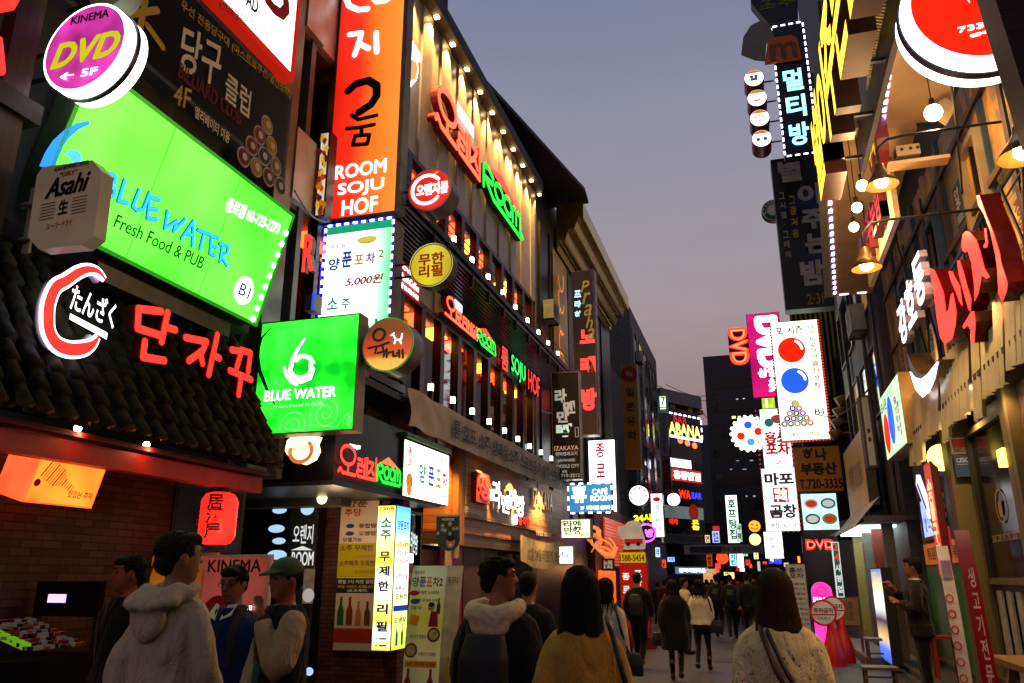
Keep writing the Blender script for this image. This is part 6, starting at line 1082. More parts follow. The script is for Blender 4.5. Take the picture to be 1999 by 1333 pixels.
leds(F,[(B[0]-.02,B[1]),(B[0]-.02,B[3])],.09,emit('7a2018',.6,samp=False),t,.05,.05,.01); leds(F,[(B[2]+.02,B[3]),(B[2]+.02,B[1]),(B[0],B[1]-.04)],.09,emit('d8402a',1.2,samp=False),t,.05,.05,.01)
for k in range(4):
    q=FY(24.5).p(*FY(24.5).uv(1640+k*-4,782+k*22)); o=thing('floodlight','brown hooded floodlight on a rod beside the billiard blade sign','floodlight',q,'floodlights beside the billiard blade'); MB().lathe(q,[(.001,-.25),(.1,-.2),(.16,.1),(.001,.02)],10,(-1,0,-.5)).build('hood',mat('8a6a4a',.6),o,True); MB().tube([q,q+Vector((.9,0,.1))],.018,6).build('rod',lite,o)
t,F,B=blade('blade_sign','mustard real estate blade sign with black syllables and a telephone number','sign',24.5,(1548,873),(1648,958),.35,mat('c8821c',.5,var=.12,sc=2),mat('5a3a10',.5),.01)
for s,q in (('하나',(.2,.68,.72,.96)),('부동산',(.12,.36,.9,.64)),('T.720-3335',(.06,.07,.98,.27))): txt(F,s,sub(B,*q),mat('1e140a',.6,var=0),t,.012,.045)
t,F,B=blade('photo_panel','lit panel of four food photographs below the mustard sign','sign',24.3,(1562,964),(1640,1034),.2,emit('dce8ec',1.,.15,3),lite,.01)
for a,b,c1,c2 in ((.28,.72,'c83818','f0e8e0'),(.75,.72,'d8e0d8','506070'),(.28,.3,'e0e0d8','404850'),(.75,.3,'d04020','7a9a50')): q=sub(B,a,b,1,1); MB().disc(F,q[0],q[1],.2,.012,20,ry=.15).build('bowl_print',ink(c2,.6),t); MB().disc(F,q[0],q[1],.15,.02,20,ry=.1).build('food_print',ink(c1,.7),t)
t,F,B=blade('blade_sign','magenta lit blade sign with sideways white capitals','sign',32,(1456,614),(1537,773),.4,emit('e8187a',.85,.3,1),mat('5a0c34',.4),.02)
txt(F,'DVD',sub(B,.3,.36,.86,.94),wl,t,.012,.05,rot='cw'); txt(F,'상영',sub(B,.2,.23,.75,.34),wl,t,.012,.05); txt(F,'美',sub(B,.48,.06,.9,.22),wl,t,.012,.03); txt(F,'3F',sub(B,.7,.01,.95,.05),wl,t,.012,.01)
F=FY(32.3); t=thing('neon_letters','orange outlined sideways neon capitals left of the magenta blade','neon sign',F.p(*F.uv(1430,710))); B=pb(F,(1428,712),(1456,640)); MB().fbox(F,B[0]-.05,B[1],-.2,B[2]+.1,B[3],-.05).build('back_board',mat('3a0c08',.4),t); txt(F,'DVD',B,emit('ff5a28',1.),t,.0,.03,rot='cw'); txt(F,'DVD',(B[0]+.06,B[1]+.05,B[2]-.06,B[3]-.05),emit('ffb080',1.,samp=False),t,.03,.0,rot='cw',name='inner_tube')
t,F,u,v,r=drum('drum_sign','white scalloped round sign with red and blue billiard balls',30.5,(1463,846),37,.35,emit('fffdf4',1.15),mat('2a2a2c',.4),arm=2.9)
for a_,c in ((95,bb),(10,rb_),(195,rb_),(275,emit('50b0f0',1,samp=False))): MB().disc(F,u+r*.48*math.cos(math.radians(a_)),v+r*.48*math.sin(math.radians(a_)),r*.22,.012,16).build('ball',c,t)
for k in range(18): a_=k*math.pi/9; MB().disc(F,u+r*.97*math.cos(a_),v+r*.95*math.sin(a_),r*.1,.002+.0006*k,10).build('scallop',emit('fffdf4',1.1,samp=False),t)
for a_ in (45,230,310): MB().strokes(F,[[(u+r*.3*math.cos(math.radians(a_)),v+r*.3*math.sin(math.radians(a_))),(u+r*.75*math.cos(math.radians(a_)),v+r*.75*math.sin(math.radians(a_)))]],.03,None,.014).build('cue',ink('503030',.5),t)
MB().strokes(F,[arcp((u,v),r*1.18,r*1.18,-60,90,20)],.07,-.1,.03).build('black_hoop',inkk,t)
t,F,B=blade('blade_sign','yellow green lit panel tucked under the magenta blade','sign',31.6,(1486,777),(1514,797),.2,emit('c8e83a',.9,.3,4),dark,.01); MB().fquad(F,*sub(B,.3,.1,.42,.9),.012).build('stripe',wl,t)
t,F,B=blade('blade_sign','white tavern blade sign with red syllables over a cartoon panel','sign',30.2,(1482,799),(1549,914),.35,grad([(0,'b8dcf4'),(.12,'ffffff'),(.6,'ffffff'),(1,'a8d8f8')],2,0,2.6,1.1,.05),mat('5a5a60',.4),.01)
txt(F,'홍쓰\n포차',sub(B,.1,.22,.95,.62),ink('c01828'),t,.012,.05,sp=.9); txt(F,'2F',sub(B,.42,.08,.62,.15),ink('303040',.3),t,.012,.02); q=sub(B,.6,.82,1,1); MB().disc(F,q[0],q[1],.22,.012,16,ry=.16).build('food_print',ink('b04838'),t); MB().disc(F,q[0]-.3,q[1]-.12,.16,.012,16).build('food_print',ink('207a70'),t)
t,F,B=blade('blade_sign','white lit grill blade sign, grey syllables around a red stamp','sign',30,(1485,915),(1563,1036),.35,grad([(0,'ffffff'),(.85,'ffffff'),(1,'a8d0f0')],2,0,2.6,1.15,.03),mat('5a5a60',.4),.01)
gk=ink('504450',.35); txt(F,'마포',sub(B,.08,.72,.95,.93),gk,t,.012,.05); txt(F,'곱창',sub(B,.15,.2,.95,.42),gk,t,.012,.04); q=sub(B,.3,.45,.75,.69); MB().fbox(F,q[0],q[1],.005,q[2],q[3],.012).build('stamp',ink('d02028'),t); txt(F,'직송\n구이',sub(B,.34,.47,.71,.67),wl,t,.02,.04); txt(F,'본점 732-1197',sub(B,.15,.05,.97,.13),ink('303048',.3),t,.012,.025)
leds(F,[(B[0],B[1]),(B[0],B[3]+2.2)],.16,emit('c04040',1.,samp=False),t,.05,.05,.02); leds(F,[(B[2],B[3]+2.2),(B[2],B[1]),(B[0],B[1])],.16,emit('e05048',1.2,samp=False),t,.05,.05,.02)
t,F,B=blade('blade_sign','narrow white lit blade sign below the grill blade','sign',30.4,(1490,1038),(1531,1090),.3,emit('f8fbff',1.1),lite,.01); txt(F,'비\n누',sub(B,.3,.35,.6,.85),gk,t,.012,.03); txt(F,'24시간 영업',sub(B,.15,.06,.98,.2),ink('c04030'),t,.012,.02)
F=FY(29); t=thing('neon_letters','small blue neon letters under the narrow white blade','neon sign',F.p(*F.uv(1500,1100))); txt(F,'노래방',pb(F,(1501,1101),(1526,1090)),emit('3a4aff',1.8),t,0,.04,.05,mat('101040',.4))
# lit shop bay on the right, mid distance
t=thing('corner_shop','right corner shop with white lit ceiling, striped awning and open dark bays','shop front',(2.4,20,0)); F=FR(2.45)
MB().box(2.0,16.9,2.62,4,26,2.72).build('canopy',mat('4a464a',.5),t); MB().box(2.05,18.2,2.58,2.9,22.4,2.615).build('ceiling_lamp',emit('e8fff4',2.4),t)
MB().box(3.2,16.9,.1,3.3,26,2.6).build('back_wall',mat('241c1c',.6),t)
mb=MB(); mb2=MB()
for k in range(16):
    y=17+k*.32; (mb2 if k%2==0 else mb).hexa([(1.85,y,2.55),(1.85,y+.32,2.55),(1.87,y+.32,2.55),(1.87,y,2.55),(2.35,y,3.1),(2.35,y+.32,3.1),(2.37,y+.32,3.1),(2.37,y,3.1)])
a_=mb.build('awning_stripe',mat('c8d0d4',.6),t); mb2.build('awning_stripe',mat('2a2628',.6),t)
for y,c in ((17.3,'6a605c'),(18.9,'7a3024'),(20.6,'5a544c'),(22.6,'8a7a40')): MB().box(2.35,y,.1,2.55,y+.22,2.6).build('post',mat(c,.5,var=.2),t)
for y0,y1 in ((17.55,18.85),(19.15,20.55)): MB().box(2.9,y0,.1,2.95,y1,2.5).build('bay_shade',mat('0a0a0b',.3),t)  # black panels stand in for the shade inside the open bays
MB().box(1.75,16.9,0.0,2.3,22,.16).build('step',mat('55504c',.7,var=.3),t)
for bx in ((2.4,13.85,3.3,16.0,4.5),):
    F=FR(2.4); t=thing('fascia_sign','pale lit billiard fascia sign with red and blue balls along the right wall','sign',F.p(-16,3.6)); B=(-15.9,3.62,-13.75,4.78); panel(t,F,B,.25,emit('e8f8e4',.85,.12,1.5),mat('a8884a',.4),.02)
    for x,c in ((.2,rb_),(.48,bb)): q=sub(B,x,.38 if x<.3 else .5,1,1); MB().disc(F,q[0],q[1],.3,.012,28,ry=.36 if x<.3 else .42).build('ball',c,t)
    txt(F,'포-시즌',sub(B,.06,.72,.36,.9),ink('10100c',.1),t,.012,.03); txt(F,'아스트로쿠션',sub(B,.4,.86,.72,.95),ink('20a048'),t,.012,.02)
    for k,s in enumerate('열선장착'): txt(F,s,sub(B,.7,.64-.14*k,.82,.75-.14*k),ink('802040'),t,.014,.03)
    for k in range(5): q=sub(B,.86,.6-.1*k,1,1); MB().disc(F,q[0],q[1],.06,.012,10).build('ball_print',ink(cols[k*2+1]),t)
t,F,B=blade('rusty_box_sign','grey rusted box sign end beside the pale billiard fascia','sign',16.4,(1676,772),(1716,912),.4,mat('a8a496',.5,var=.12,sc=2),mat('3a2a20',.6),.04); 
for f in (.5,.38): MB().disc(F,*sub(B,.5,f,1,1)[:2],.03,.012,8,ry=.05).build('rust_spot',mat('4a1c10',.7),t)
F=FR(2.35); t=thing('fascia_sign','faded cream fascia sign beyond the rusted box','sign',F.p(-20,3.2)); B=(-22.5,3.05,-18.6,4.7); panel(t,F,B,.2,mat('c8a860',.5,var=.15,sc=1),mat('6a5a3a',.5),.02); txt(F,'복덕방 720-3335',sub(B,.2,.3,.85,.7),mat('8a7440',.5),t,.012,.01)
# lettering and stand-alone pieces around the lit shop
F=FY(22.8); t=thing('neon_letters','red neon capitals over the lit shop bay','neon sign',F.p(*F.uv(1575,1073))); B=pb(F,(1575,1073),(1627,1053)); MB().fbox(F,B[0]-.1,B[1]-.1,-.2,B[2]+.1,B[3]+.1,-.03).build('back_board',mat('1c100e',.4),t); txt(F,'DVD',B,emit('ff3a2a',1.1),t,0,.035); txt(F,'DVD',(B[0]+.02,B[1]+.04,B[2]-.02,B[3]-.04),emit('ffa898',1.,samp=False),t,.03,.0,name='inner_tube')
t,F,B=blade('vertical_sign','pale green vertical sign with red and white numerals by the lit shop','sign',21.5,(1623,1058),(1649,1166),.2,emit('3a5a50',.35),emit('d8f0e8',.8,samp=False),.02)
for k,s in enumerate('24시영업'): txt(F,s,sub(B,.15,.84-.19*k,.8,.97-.19*k),ink('e8e0e0') if k>1 else ink('e04030'),t,.012,.04)
F=FY(20.2); t=thing('standing_sign','pink round-topped standing light sign with white capitals','sign',F.p(*F.uv(1605,1225))); B=(F.uv(1586,1180)[0],.15,F.uv(1627,1180)[0],F.uv(1605,1136)[1]); rx=(B[2]-B[0])/2; P=[(B[0],B[1]),(B[2],B[1])]+[(B[0]+rx+rx*math.cos(math.pi*i/14),B[3]-rx+rx*math.sin(math.pi*i/14)) for i in range(15)]
MB().prism(F,P,-.25,0).build('housing',mat('4a1038',.4),t); MB().poly(F,P,.005).build('face_panel',emit('f040c0',1.,.3,2),t); txt(F,'DVD',sub(B,.1,.6,.92,.74),wl,t,.012,.05); MB().strokes(F,[arcp((B[0]+rx,B[3]-rx*.95),rx*.45,rx*.45,0,360,16)],.02,None,.012,.0003).build('ring_print',ink('a02080'),t); MB().box(B[0]-.05,20.1,0,B[2]+.05,20.6,.16).build('foot',mat('4a0c20',.5),t)
t,F,B=blade('menu_board','white standing menu board full of small writing behind the knitted sweater','menu',18.6,(1533,1101),(1584,1232),.08,mat('c4c8c0',.5,var=.08),lite,.02); txt(F,'홍쓰\n포차',sub(B,.15,.78,.9,.95),inkk,t,.012,.02); MB().box(B[0],18.55,0,B[2],18.7,B[1]+.02).build('foot',lite,t)
for k in range(9): txt(F,('해물탕','골뱅이소면','오뎅탕','계란말이','두부김치','모듬튀김','파전','닭똥집','라면')[k],sub(B,.1,.68-.075*k,.9,.72-.075*k),mat('803030' if k%4==0 else '303030',.5,var=0),t,.012,.015)
for i,(x,y,Y) in enumerate(((1607,1196,16.9),(1626,1188,17.6))):
    F=FY(Y); u,v=F.uv(x,y); t=thing('parking_cone','red vase-shaped no parking stand with a round white plate, '+('front' if i==0 else 'rear')+' one','traffic stand',F.p(u+.12,0,0)); c=F.p(u+.12,0,-.05); MB().lathe(c,[(.2,0),(.2,.12),(.185,.3),(.12,.5),(.075,.68),(.085,.8),(.001,.83)],20).build('base',mat('b01410',.35,var=.1),t,True)
    MB().prism(F,circ(u,v,.24,28),-.03,.03).build('plate',mat('b81c18',.4,var=0),t); MB().disc(F,u,v,.205,.034,28).build('plate_face',mat('d8d0c8',.5,var=0),t); MB().fquad(F,u-.2,v-.045,u+.2,v-.02,.038).build('red_bar',mat('b01410',.5),t); txt(F,'주차금지',(u-.17,v-.005,u+.17,v+.09),mat('701010',.5,var=0),t,.04,.03); txt(F,'스타벅스',(u-.12,v-.13,u+.12,v-.07),mat('303030',.5),t,.04,.01); MB().tube([F.p(u+.06,v-.22),F.p(u+.12,.8,-.05)],.03,8).build('neck',mat('b01410',.35),t)
t,F,B=blade('price_board','brown paper price board leaning by the red no parking stands','board',18.2,(1631,1166),(1682,1222),.04,mat('8a7048',.6,var=.2,sc=5),wood,.02); txt(F,'안주\n오천',sub(B,.3,.2,.7,.85),mat('5a4828',.5),t,.012,.01); MB().box(B[0],18.15,0,B[0]+.05,18.2,B[1]).build('leg',wood,t); MB().box(B[2]-.05,18.15,0,B[2],18.2,B[1]).build('leg',wood,t)
# ================================================================ FAR END
O=Vector((-5.8,54.6,0)); FA=Fr(O,(.54,.842,0)); t=thing('bar_building','dark glass bar building across the bend with lit sign bands and a roof frame','building',O)
w1=FA.uv(1368,900)[0]; zt=FA.uv(1330,800)[1]; MB().fbox(FA,0,0,-12,w1,zt,0).build('wall',mat('17181a',.2,.2,var=.2),t)
F2=Fr(FA.p(w1,0,0),(-.3,.95,0)); MB().fbox(F2,0.01,0,-6,7,zt-.6,-.02).build('side_wall',mat('1d1d20',.3),t)
zr2=FA.uv(1330,768)[1]; cp=mat('6a6a6a',.5)
MB().fbox(FA,0,zr2-.9,-8,w1+.3,zr2,.2).build('roof_beam',cp,t)
for x in (1286,1311,1345,1366): u=FA.uv(x,830)[0]; MB().fbox(FA,u,zt,-.6,u+.55,zr2-.9,0).build('roof_post',mat('9a6a20',.5),t)
u=FA.uv(1333,840)[0]; MB().fbox(FA,u,zt,-2,u+1.3,zt+1.5,-.7).build('roof_unit',mat('26282a',.5),t)
def fa(nm,bl_,tr,m,n=.03): B=pb(FA,bl_,tr); MB().fbox(FA,B[0],B[1],0,B[2],B[3],n).build(nm,m,t); return B
B=fa('sign_band',(1306,850),(1367,818),mat('101014',.3)); txt(FA,'BAR',sub(B,.15,.62,.55,.92),emit('e82830',.9,samp=False),t,.05,.02); txt(FA,'ABANA',sub(B,.0,.1,.95,.6),emit('fff0a8',1.2,samp=False),t,.05,.03)
leds(FA,[(B[0],B[3]),(B[2],B[3]),(B[2],B[1])],.5,emit('e8e4ff',3,samp=False),t,.3,.1,.06); MB().fquad(FA,B[0],B[1]-.1,B[2],B[1]+.08,.06).build('light_bar',emit('c8c0ff',2,samp=False),t)
for k in range(3): u,v=FA.uv(1327+k*14,860+k*5); MB().disc(FA,u,v,.3,.05,12,ry=.22).build('ceiling_lamp',emit('ffb060',1.,samp=False),t)
fa('window_band',(1310,898),(1368,862),mat('2c3234',.15,var=.3,sc=.5)); fa('white_band',(1310,910),(1348,899),emit('f4eeff',1.2,samp=False)); B=fa('red_band',(1312,937),(1368,921),emit('e83028',.85,samp=False)); txt(FA,'홍콩반점',sub(B,.05,.15,.95,.85),wl,t,.05,.04)
B=pb(FA,(1325,972),(1346,958)); txt(FA,'WA',B,emit('ff4420',1.1,samp=False),t,.05,.03); B=pb(FA,(1350,973),(1368,963)); txt(FA,'BAR',B,emit('4a50ff',1.3,samp=False),t,.05,.03)
B=fa('grey_band',(1298,1010),(1372,992),emit('8a9c98',.35,.5,.8,samp=False)); MB().disc(FA,*FA.uv(1353,1000),.55,.05,16).build('red_disc',emit('a01c18',.6,samp=False),t)
B=pb(FA,(1306,1023),(1322,1013)); txt(FA,'대박',B,emit('ff3020',1.,samp=False),t,.05,.04); B=pb(FA,(1351,1034),(1363,1015)); txt(FA,'오\n늘',B,emit('ffe050',1.2,samp=False),t,.05,.05)
B=fa('curry_band',(1300,1060),(1372,1045),mat('5a5854',.5)); txt(FA,'Q TOKYO CURRY',sub(B,.05,.2,.98,.8),mat('1c1a18',.5),t,.05,.03)
B=fa('blue_band',(1318,1120),(1382,1107),emit('7aa8d8',.4,.5,1)); txt(FA,'종각치킨타운',sub(B,.1,.2,.9,.8),emit('ffe8e8',1.3,samp=False),t,.05,.05)
for x in (1372,1380,1388): u,v=FA.uv(x,1125); MB().fquad(FA,u,v-.4,u+.6,v+.5,.04).build('lit_window',emit('ffd088',.6,samp=False),t)
fa('lower_shopfront',(1290,1133),(1375,1121),mat('3a2c28',.5))
t,F,B=blade('blade_sign','small white convenience store sign with red numeral and green edge on the far corner','sign',50,(1284,771),(1304,803),.4,emit('f8fff8',1.,samp=False),emit('2a7a5a',.4,samp=False),.12); txt(F,'7',sub(B,.3,.4,.75,.85),ink('c82020'),t,.012,.05); MB().fquad(F,*sub(B,.2,.08,.8,.16),.01).build('red_line',ink('c82020'),t); MB().fquad(F,*sub(B,.2,.22,.8,.3),.01).build('red_line',ink('c82020'),t)
t,F,B=blade('blade_sign','grey unlit vertical blade sign under the convenience store sign','sign',49.5,(1286,808),(1307,890),.4,mat('7a7c80',.5),steel,.02); txt(F,'가\n라\n오\n케\n주\n점',sub(B,.3,.1,.7,.95),mat('3a3c40',.5),t,.012,.02)
t,F,B=blade('blade_sign','dark red vertical blade sign below the grey far one','sign',49,(1293,897),(1312,972),.4,mat('5a1614',.5),steel,.02); txt(F,'노\n래\n방',sub(B,.3,.1,.7,.9),mat('7a2a24',.5),t,.012,.02)
MB0=None
t=thing('office_block','distant blue grey office block with balcony steps','building',(0,78,0)); F=FY(78); B=pb(F,(1366,1120),(1409,828)); MB().box(B[0],78,0,B[2]-.6,92,B[3]).build('wall',mat('565a66',.7,var=.2,sc=.2),t)
for k in range(4): MB().box(B[2]-.62,78.5,4+k*3,B[2]+.3-.0*k,86,5.6+k*3).build('balcony',mat('4a4e58',.7),t)
t=thing('dark_tower','tall dark office tower behind the right blade signs with a few lit windows','building',(2,70,0)); F=FY(70); B=pb(F,(1402,1120),(1500,687)); MB().box(B[0],70,0,9,90,B[3]).build('wall',mat('26272c',.5,var=.2,sc=.2),t)
for i,(x,y,w,h) in enumerate(((1422,745,3,6),(1436,744,6,6),(1437,778,4,2),(1450,777,4,2),(1429,812,7,5),(1441,812,5,5),(1437,897,6,3),(1464,897,6,3),(1450,915,7,2),(1470,967,5,3),(1456,967,3,3),(1425,915,4,2))):
    a=F.uv(x,y+h); b=F.uv(x+w,y); MB().fquad(F,a[0],a[1],b[0],b[1],.02).build('lit_window',emit('fff4d0' if i in (4,5) else 'd0d4d8',1. if i<6 else .5,samp=False),t)
mb=MB()
for k in range(14):
    z=B[3]-2-k*2.1; mb.fbox(F,B[0]+.4,z-1.0,.0,8,z,.03)
mb.build('window_band',mat('16171c',.12,.2,var=.4,sc=.6),t)
def farsign(bl_,tr,Y,c,s,lab,text=None,tc='303030',d=.3): 
    F=FY(Y); B=pb(F,bl_,tr); t=thing('blade_sign',lab,'sign',F.p(B[0],B[1])); panel(t,F,B,d,emit(c,s,samp=False),steel,.02)
    if text: txt(F,text,sub(B,.15,.08,.85,.92),ink(tc,.5),t,.012,.04)
farsign((1422,1060),(1438,966),60,'e8f8f0',1.1,'tall narrow white and green sign far down the street','호\n프\n탕\n집','206a3a'); farsign((1439,1058),(1447,1022),58,'d8ece8',.9,'small pale sign beside the tall narrow far sign','생\n맥','406050'); farsign((1391,1060),(1404,1036),57,'c8d8f4',1.,'small pale blue sign left of the narrow far signs','호프','4060a0'); farsign((1425,1105),(1437,1080),56,'d0f0f4',1.,'pale turquoise far sign below the grey overhead banner','치\n킨','207080'); farsign((1440,1108),(1451,1080),55,'f4f4ff',1.2,'white far sign right of the turquoise one'); farsign((1380,1106),(1390,1082),54,'e84a20',.8,'orange red far sign left of the round red lantern','곱\n창','601008')
farsign((1391,1036),(1404,1026),57.4,'e03028',.9,'small red sign stacked on the pale blue far sign'); farsign((1444,1116),(1454,1108),53,'e8d8ff',1.2,'tiny violet far sign above the crowd')
for x,y,r,c,lab in ((1473,1027,12,'f0c83a','yellow round sign with a smiling mark, upper of two far discs'),(1474,1053,12,'fff4c0','cream round sign, lower of two far discs')):
    t,F,u,v,r_=drum('drum_sign',lab,44,(x,y),r,.3,emit(c,1.1,samp=False),lite,arm=1.8)
    if r==12 and y<1040: MB().disc(F,u-.12,v+.08,.05,.02,8).build('eye_print',inkk,t); MB().disc(F,u+.12,v+.04,.05,.02,8).build('eye_print',inkk,t); MB().strokes(F,[arcp((u,v-.02),.18,.14,200,340,8)],.05,None,.02).build('smile_print',ink('a02018'),t)
q=FY(52).p(*FY(52).uv(1410,1089)); t=thing('paper_lantern','round red orange far lantern above the crowd','lantern',q); MB().ball(q,.36,16).build('shade',emit('ff5a28',1.,samp=False),t,True); MB().tube([q+Vector((0,0,.36)),q+Vector((0,0,1))],.02,5).build('cord',inkk,t)
F=FY(46); t=thing('overhead_banner','long grey overhead banner stretched across the far street','banner',F.p(*F.uv(1400,1080))); a=F.uv(1336,1082); b=F.uv(1492,1080); z1=F.uv(1400,1063)[1]; MB().fbox(F,a[0],a[1],-.02,b[0],z1,0).build('cloth',mat('d0ccc4',.7,var=.2),t); MB().fquad(F,a[0]+.3,a[1]+.08,a[0]+2.0,z1-.08,.01).build('picture',mat('4a5058',.6,var=.4),t); txt(F,'종로 젊음의 거리',(b[0]-2.2,a[1]+.15,b[0]-.4,z1-.12),mat('5a5854',.6),t,.012,.01)
mb=MB(); mb.tube([F.p(a[0]-8,z1+.3,-.01),F.p(a[0],z1,-.01),F.p(b[0],z1,-.01),F.p(b[0]+3,z1+.3,-.01)],.015,5); mb.build('rope',dark,t)
t=thing('end_shops','row of small lit shops closing the far street','building',(-1,64,0)); MB().box(-4,64,0,5,68,5.5).build('wall',mat('231f20',.6),t); F=FY(63.98)
random.seed(11)
for k in range(16): u=-3.2+k*.5+random.uniform(-.1,.1); v=random.uniform(1.2,2.9); w=random.uniform(.12,.4); MB().fquad(F,u,v,u+w,v+random.uniform(.15,.7),.01+.004*k).build('lit_sign',emit(random.choice(['ffe8c0','d8ecff','ff6a30','ffd060','f04040','a8d8ff','fff8f0']),random.uniform(.5,1.3),samp=False),t)
for p0,p1 in (((1283,752),(1400,780)),((1300,750),(1400,768)),((1372,805),(1412,828))):
    A=onY(*p0,54); B_=onY(*p1,69); o=thing('power_line','thin dark overhead cable, '+('lower' if p0[1]==752 else 'upper' if p0[1]==750 else 'short one')+' before the far sky','cable',A); MB().tube([A.lerp(B_,i/8)+Vector((0,0,-.5*math.sin(math.pi*i/8))) for i in range(9)],.025,4).build('wire',dark,o)

# MIDWIN windows, pipes and units on the right mid building
FM_=FR(2.748); MBt=[o for o in COL.objects if o.name.startswith('mid_building')][0]
for r_ in range(3):
    for k in range(4): wallwin(FM_,(-23.6+k*1.6,4.9+r_*2.3,-22.5+k*1.6,6.4+r_*2.3),MBt,emit('c89a58',.35,samp=False) if (r_,k) in ((0,1),(1,3)) else None)
for y in (17.3,18.9,22.1): MB().tube([(2.68,y,2.8),(2.68,y,16)],.05,6).build('drain_pipe',mat('3c4048',.5),MBt)
acunit(FM_,-19.2,6.9,'air conditioner unit on the right wall above the rusted box',.0); acunit(FM_,-21.,9.2,'higher air conditioner unit on the right wall by the pale slats',.0)
for (A,B_,sag,lab) in (((2.7,17.2,5.2),(2.6,13.2,4.9),.25,'thick cable loop from the tin awning to the right mid wall'),((2.7,17.3,5.6),(1.9,24.6,6.2),.4,'cable from the right mid wall to the billiard blade'),((-5.7,21.8,6.2),(-5.5,25,7.4),.3,'cable between the balcony end and the dark red blade')):
    A=Vector(A); B_=Vector(B_); t=thing('power_line',lab,'cable',A); MB().tube([A.lerp(B_,i/10)+Vector((0,0,-sag*math.sin(math.pi*i/10))) for i in range(11)],.018,5).build('wire',inkk,t)
for px,py,w,h,Y,c,tx,lab in ((1381,1052,9,16,58,'f4e8d0','면','small cream far sign left of the pale blue one'),(1400,1112,8,12,50,'ff8a3a','꼬치','small orange far sign by the round red lantern'),(1418,1120,10,8,48,'fff0b0','카페','small warm white far sign above the crowd'),(1455,1075,8,22,52,'b8e8c8','당구','pale mint vertical far sign beside the cream round sign'),(1460,1098,9,12,47,'ff4a58','바','small pink red far sign under the cream round sign'),(1386,1122,10,9,46,'ffe08a','포차','small yellow far sign just above heads'),(1310,1092,14,10,52,'d8e8ff','커피','small bluish white sign at the far left corner'),(1296,1100,8,16,44,'ff6a2a','닭','orange vertical far sign on the left corner'),(1476,1085,9,14,40,'fff8e8','국수','small white far sign below the yellow round sign'),(1284,1078,9,20,42,'e8f4ff','약','slim white vertical sign at the left corner')):
    farsign((px-w/2,py+h/2),(px+w/2,py-h/2),Y,c,.95,lab,'\n'.join(tx) if h>w*1.5 else tx,'402020',.15)

random.seed(21)
for i,(y,z,w,h,c,c2,tx,lab) in enumerate(((8.9,4.75,.5,.7,'c8b080','8a2418','정육','cream poster with red letters on the near right wall'),(11.2,4.7,.45,.65,'8a1c14','e8c060','한우','red poster with yellow letters on the right wall'),(13.6,4.8,.5,.6,'d8d0bc','20344a','영업중','white notice with blue letters on the right wall'),(10.9,6.0,.4,.55,'2a4a5c','d8c8a0','안주','blue poster with pale letters higher on the right wall'),(16.0,5.2,.5,.7,'c87a24','2a140a','맛집','orange poster with dark letters at the far end of the right wall'))):
    F=FR(XR-.062); t=thing('wall_poster',lab,'poster',F.p(-y,z)); B=(-y,z,-y+w,z+h); MB().fbox(F,*B[:2],0,*B[2:],.012).build('sheet',mat(c,.6,var=.2,sc=7),t); txt(F,'\n'.join(tx) if len(tx)==2 else tx,sub(B,.2,.3,.8,.9),mat(c2,.6,var=0),t,.016,.03)
    for k in range(3): MB().fquad(F,*sub(B,.15,.06+k*.07,.85,.09+k*.07),.015).build('small_print',mat(c2,.6,var=0),t)
t=thing('meter_box','grey electric meter box with conduit on the right wall','meter box',(XR-.15,12.3,5.6)); MB().box(XR-.2,12.3,5.5,XR-.06,12.65,6.0).build('casing',mat('7a7a74',.5,var=.2),t); MB().tube([(XR-.12,12.45,6.0),(XR-.12,12.45,7.19)],.02,6).build('conduit',steel,t); MB().tube([(XR-.12,12.5,5.5),(XR-.12,12.5,4.45)],.02,6).build('conduit',steel,t)
for (A,B_,sag,lab) in (((2.2,7.6,7.1),(2.9,10.6,6.2),.3,'cable drooping from the near soffit to the right wall'),((2.05,11,7.1),(2.88,13.9,5.9),.35,'cable drooping from the far soffit to the right wall'),((2.8,7.2,5.5),(2.8,13.6,5.7),.18,'long cable slung along the black trellis')):
    A=Vector(A); B_=Vector(B_); t=thing('power_line',lab,'cable',A); MB().tube([A.lerp(B_,i/10)+Vector((0,0,-sag*math.sin(math.pi*i/10))) for i in range(11)],.012,5).build('wire',inkk,t)
for k in range(4): MB().box(XR-.09,5.6+k*2.9,4.5,XR-.061,5.72+k*2.9,7.2).build('timber_stud',planks('4a3014','Y',.06),GB)
for z in (4.62,5.85,6.95): MB().box(XR-.1,4.2,z,XR-.062,16.8,z+.09).build('timber_rail',planks('5a3a18','Z',.05),GB)
# ================================================================ PEOPLE
from mathutils import noise as NZ, Matrix
def fuse(mb,vox,sm,T,amp=0.,sc=8.):
    me=bpy.data.meshes.new('tmp'); me.from_pydata([Vector(v) for v in mb.v],[],mb.f); o=bpy.data.objects.new('tmp',me); COL.objects.link(o)
    r=o.modifiers.new('r','REMESH'); r.mode='VOXEL'; r.voxel_size=vox
    s=o.modifiers.new('s','SMOOTH'); s.iterations=sm; s.factor=.5
    dg=bpy.context.evaluated_depsgraph_get(); dg.update(); e=bpy.data.meshes.new_from_object(o.evaluated_get(dg)); bpy.data.objects.remove(o); bpy.data.meshes.remove(me)
    out=MB(); n=[v.normal.copy() for v in e.vertices]
    for v,q in zip(e.vertices,n):
        c=v.co.copy()
        if amp: c+=q*amp*(NZ.noise(Vector((c.x*sc,c.y*sc,c.z*sc*.55)))+.5*NZ.noise(Vector((c.x*sc*2.3,c.y*sc*2.3+7,c.z*sc*1.1))))
        out.v.append(tuple(T@c))
    out.f=[tuple(p.vertices) for p in e.polygons]; bpy.data.meshes.remove(e); return out
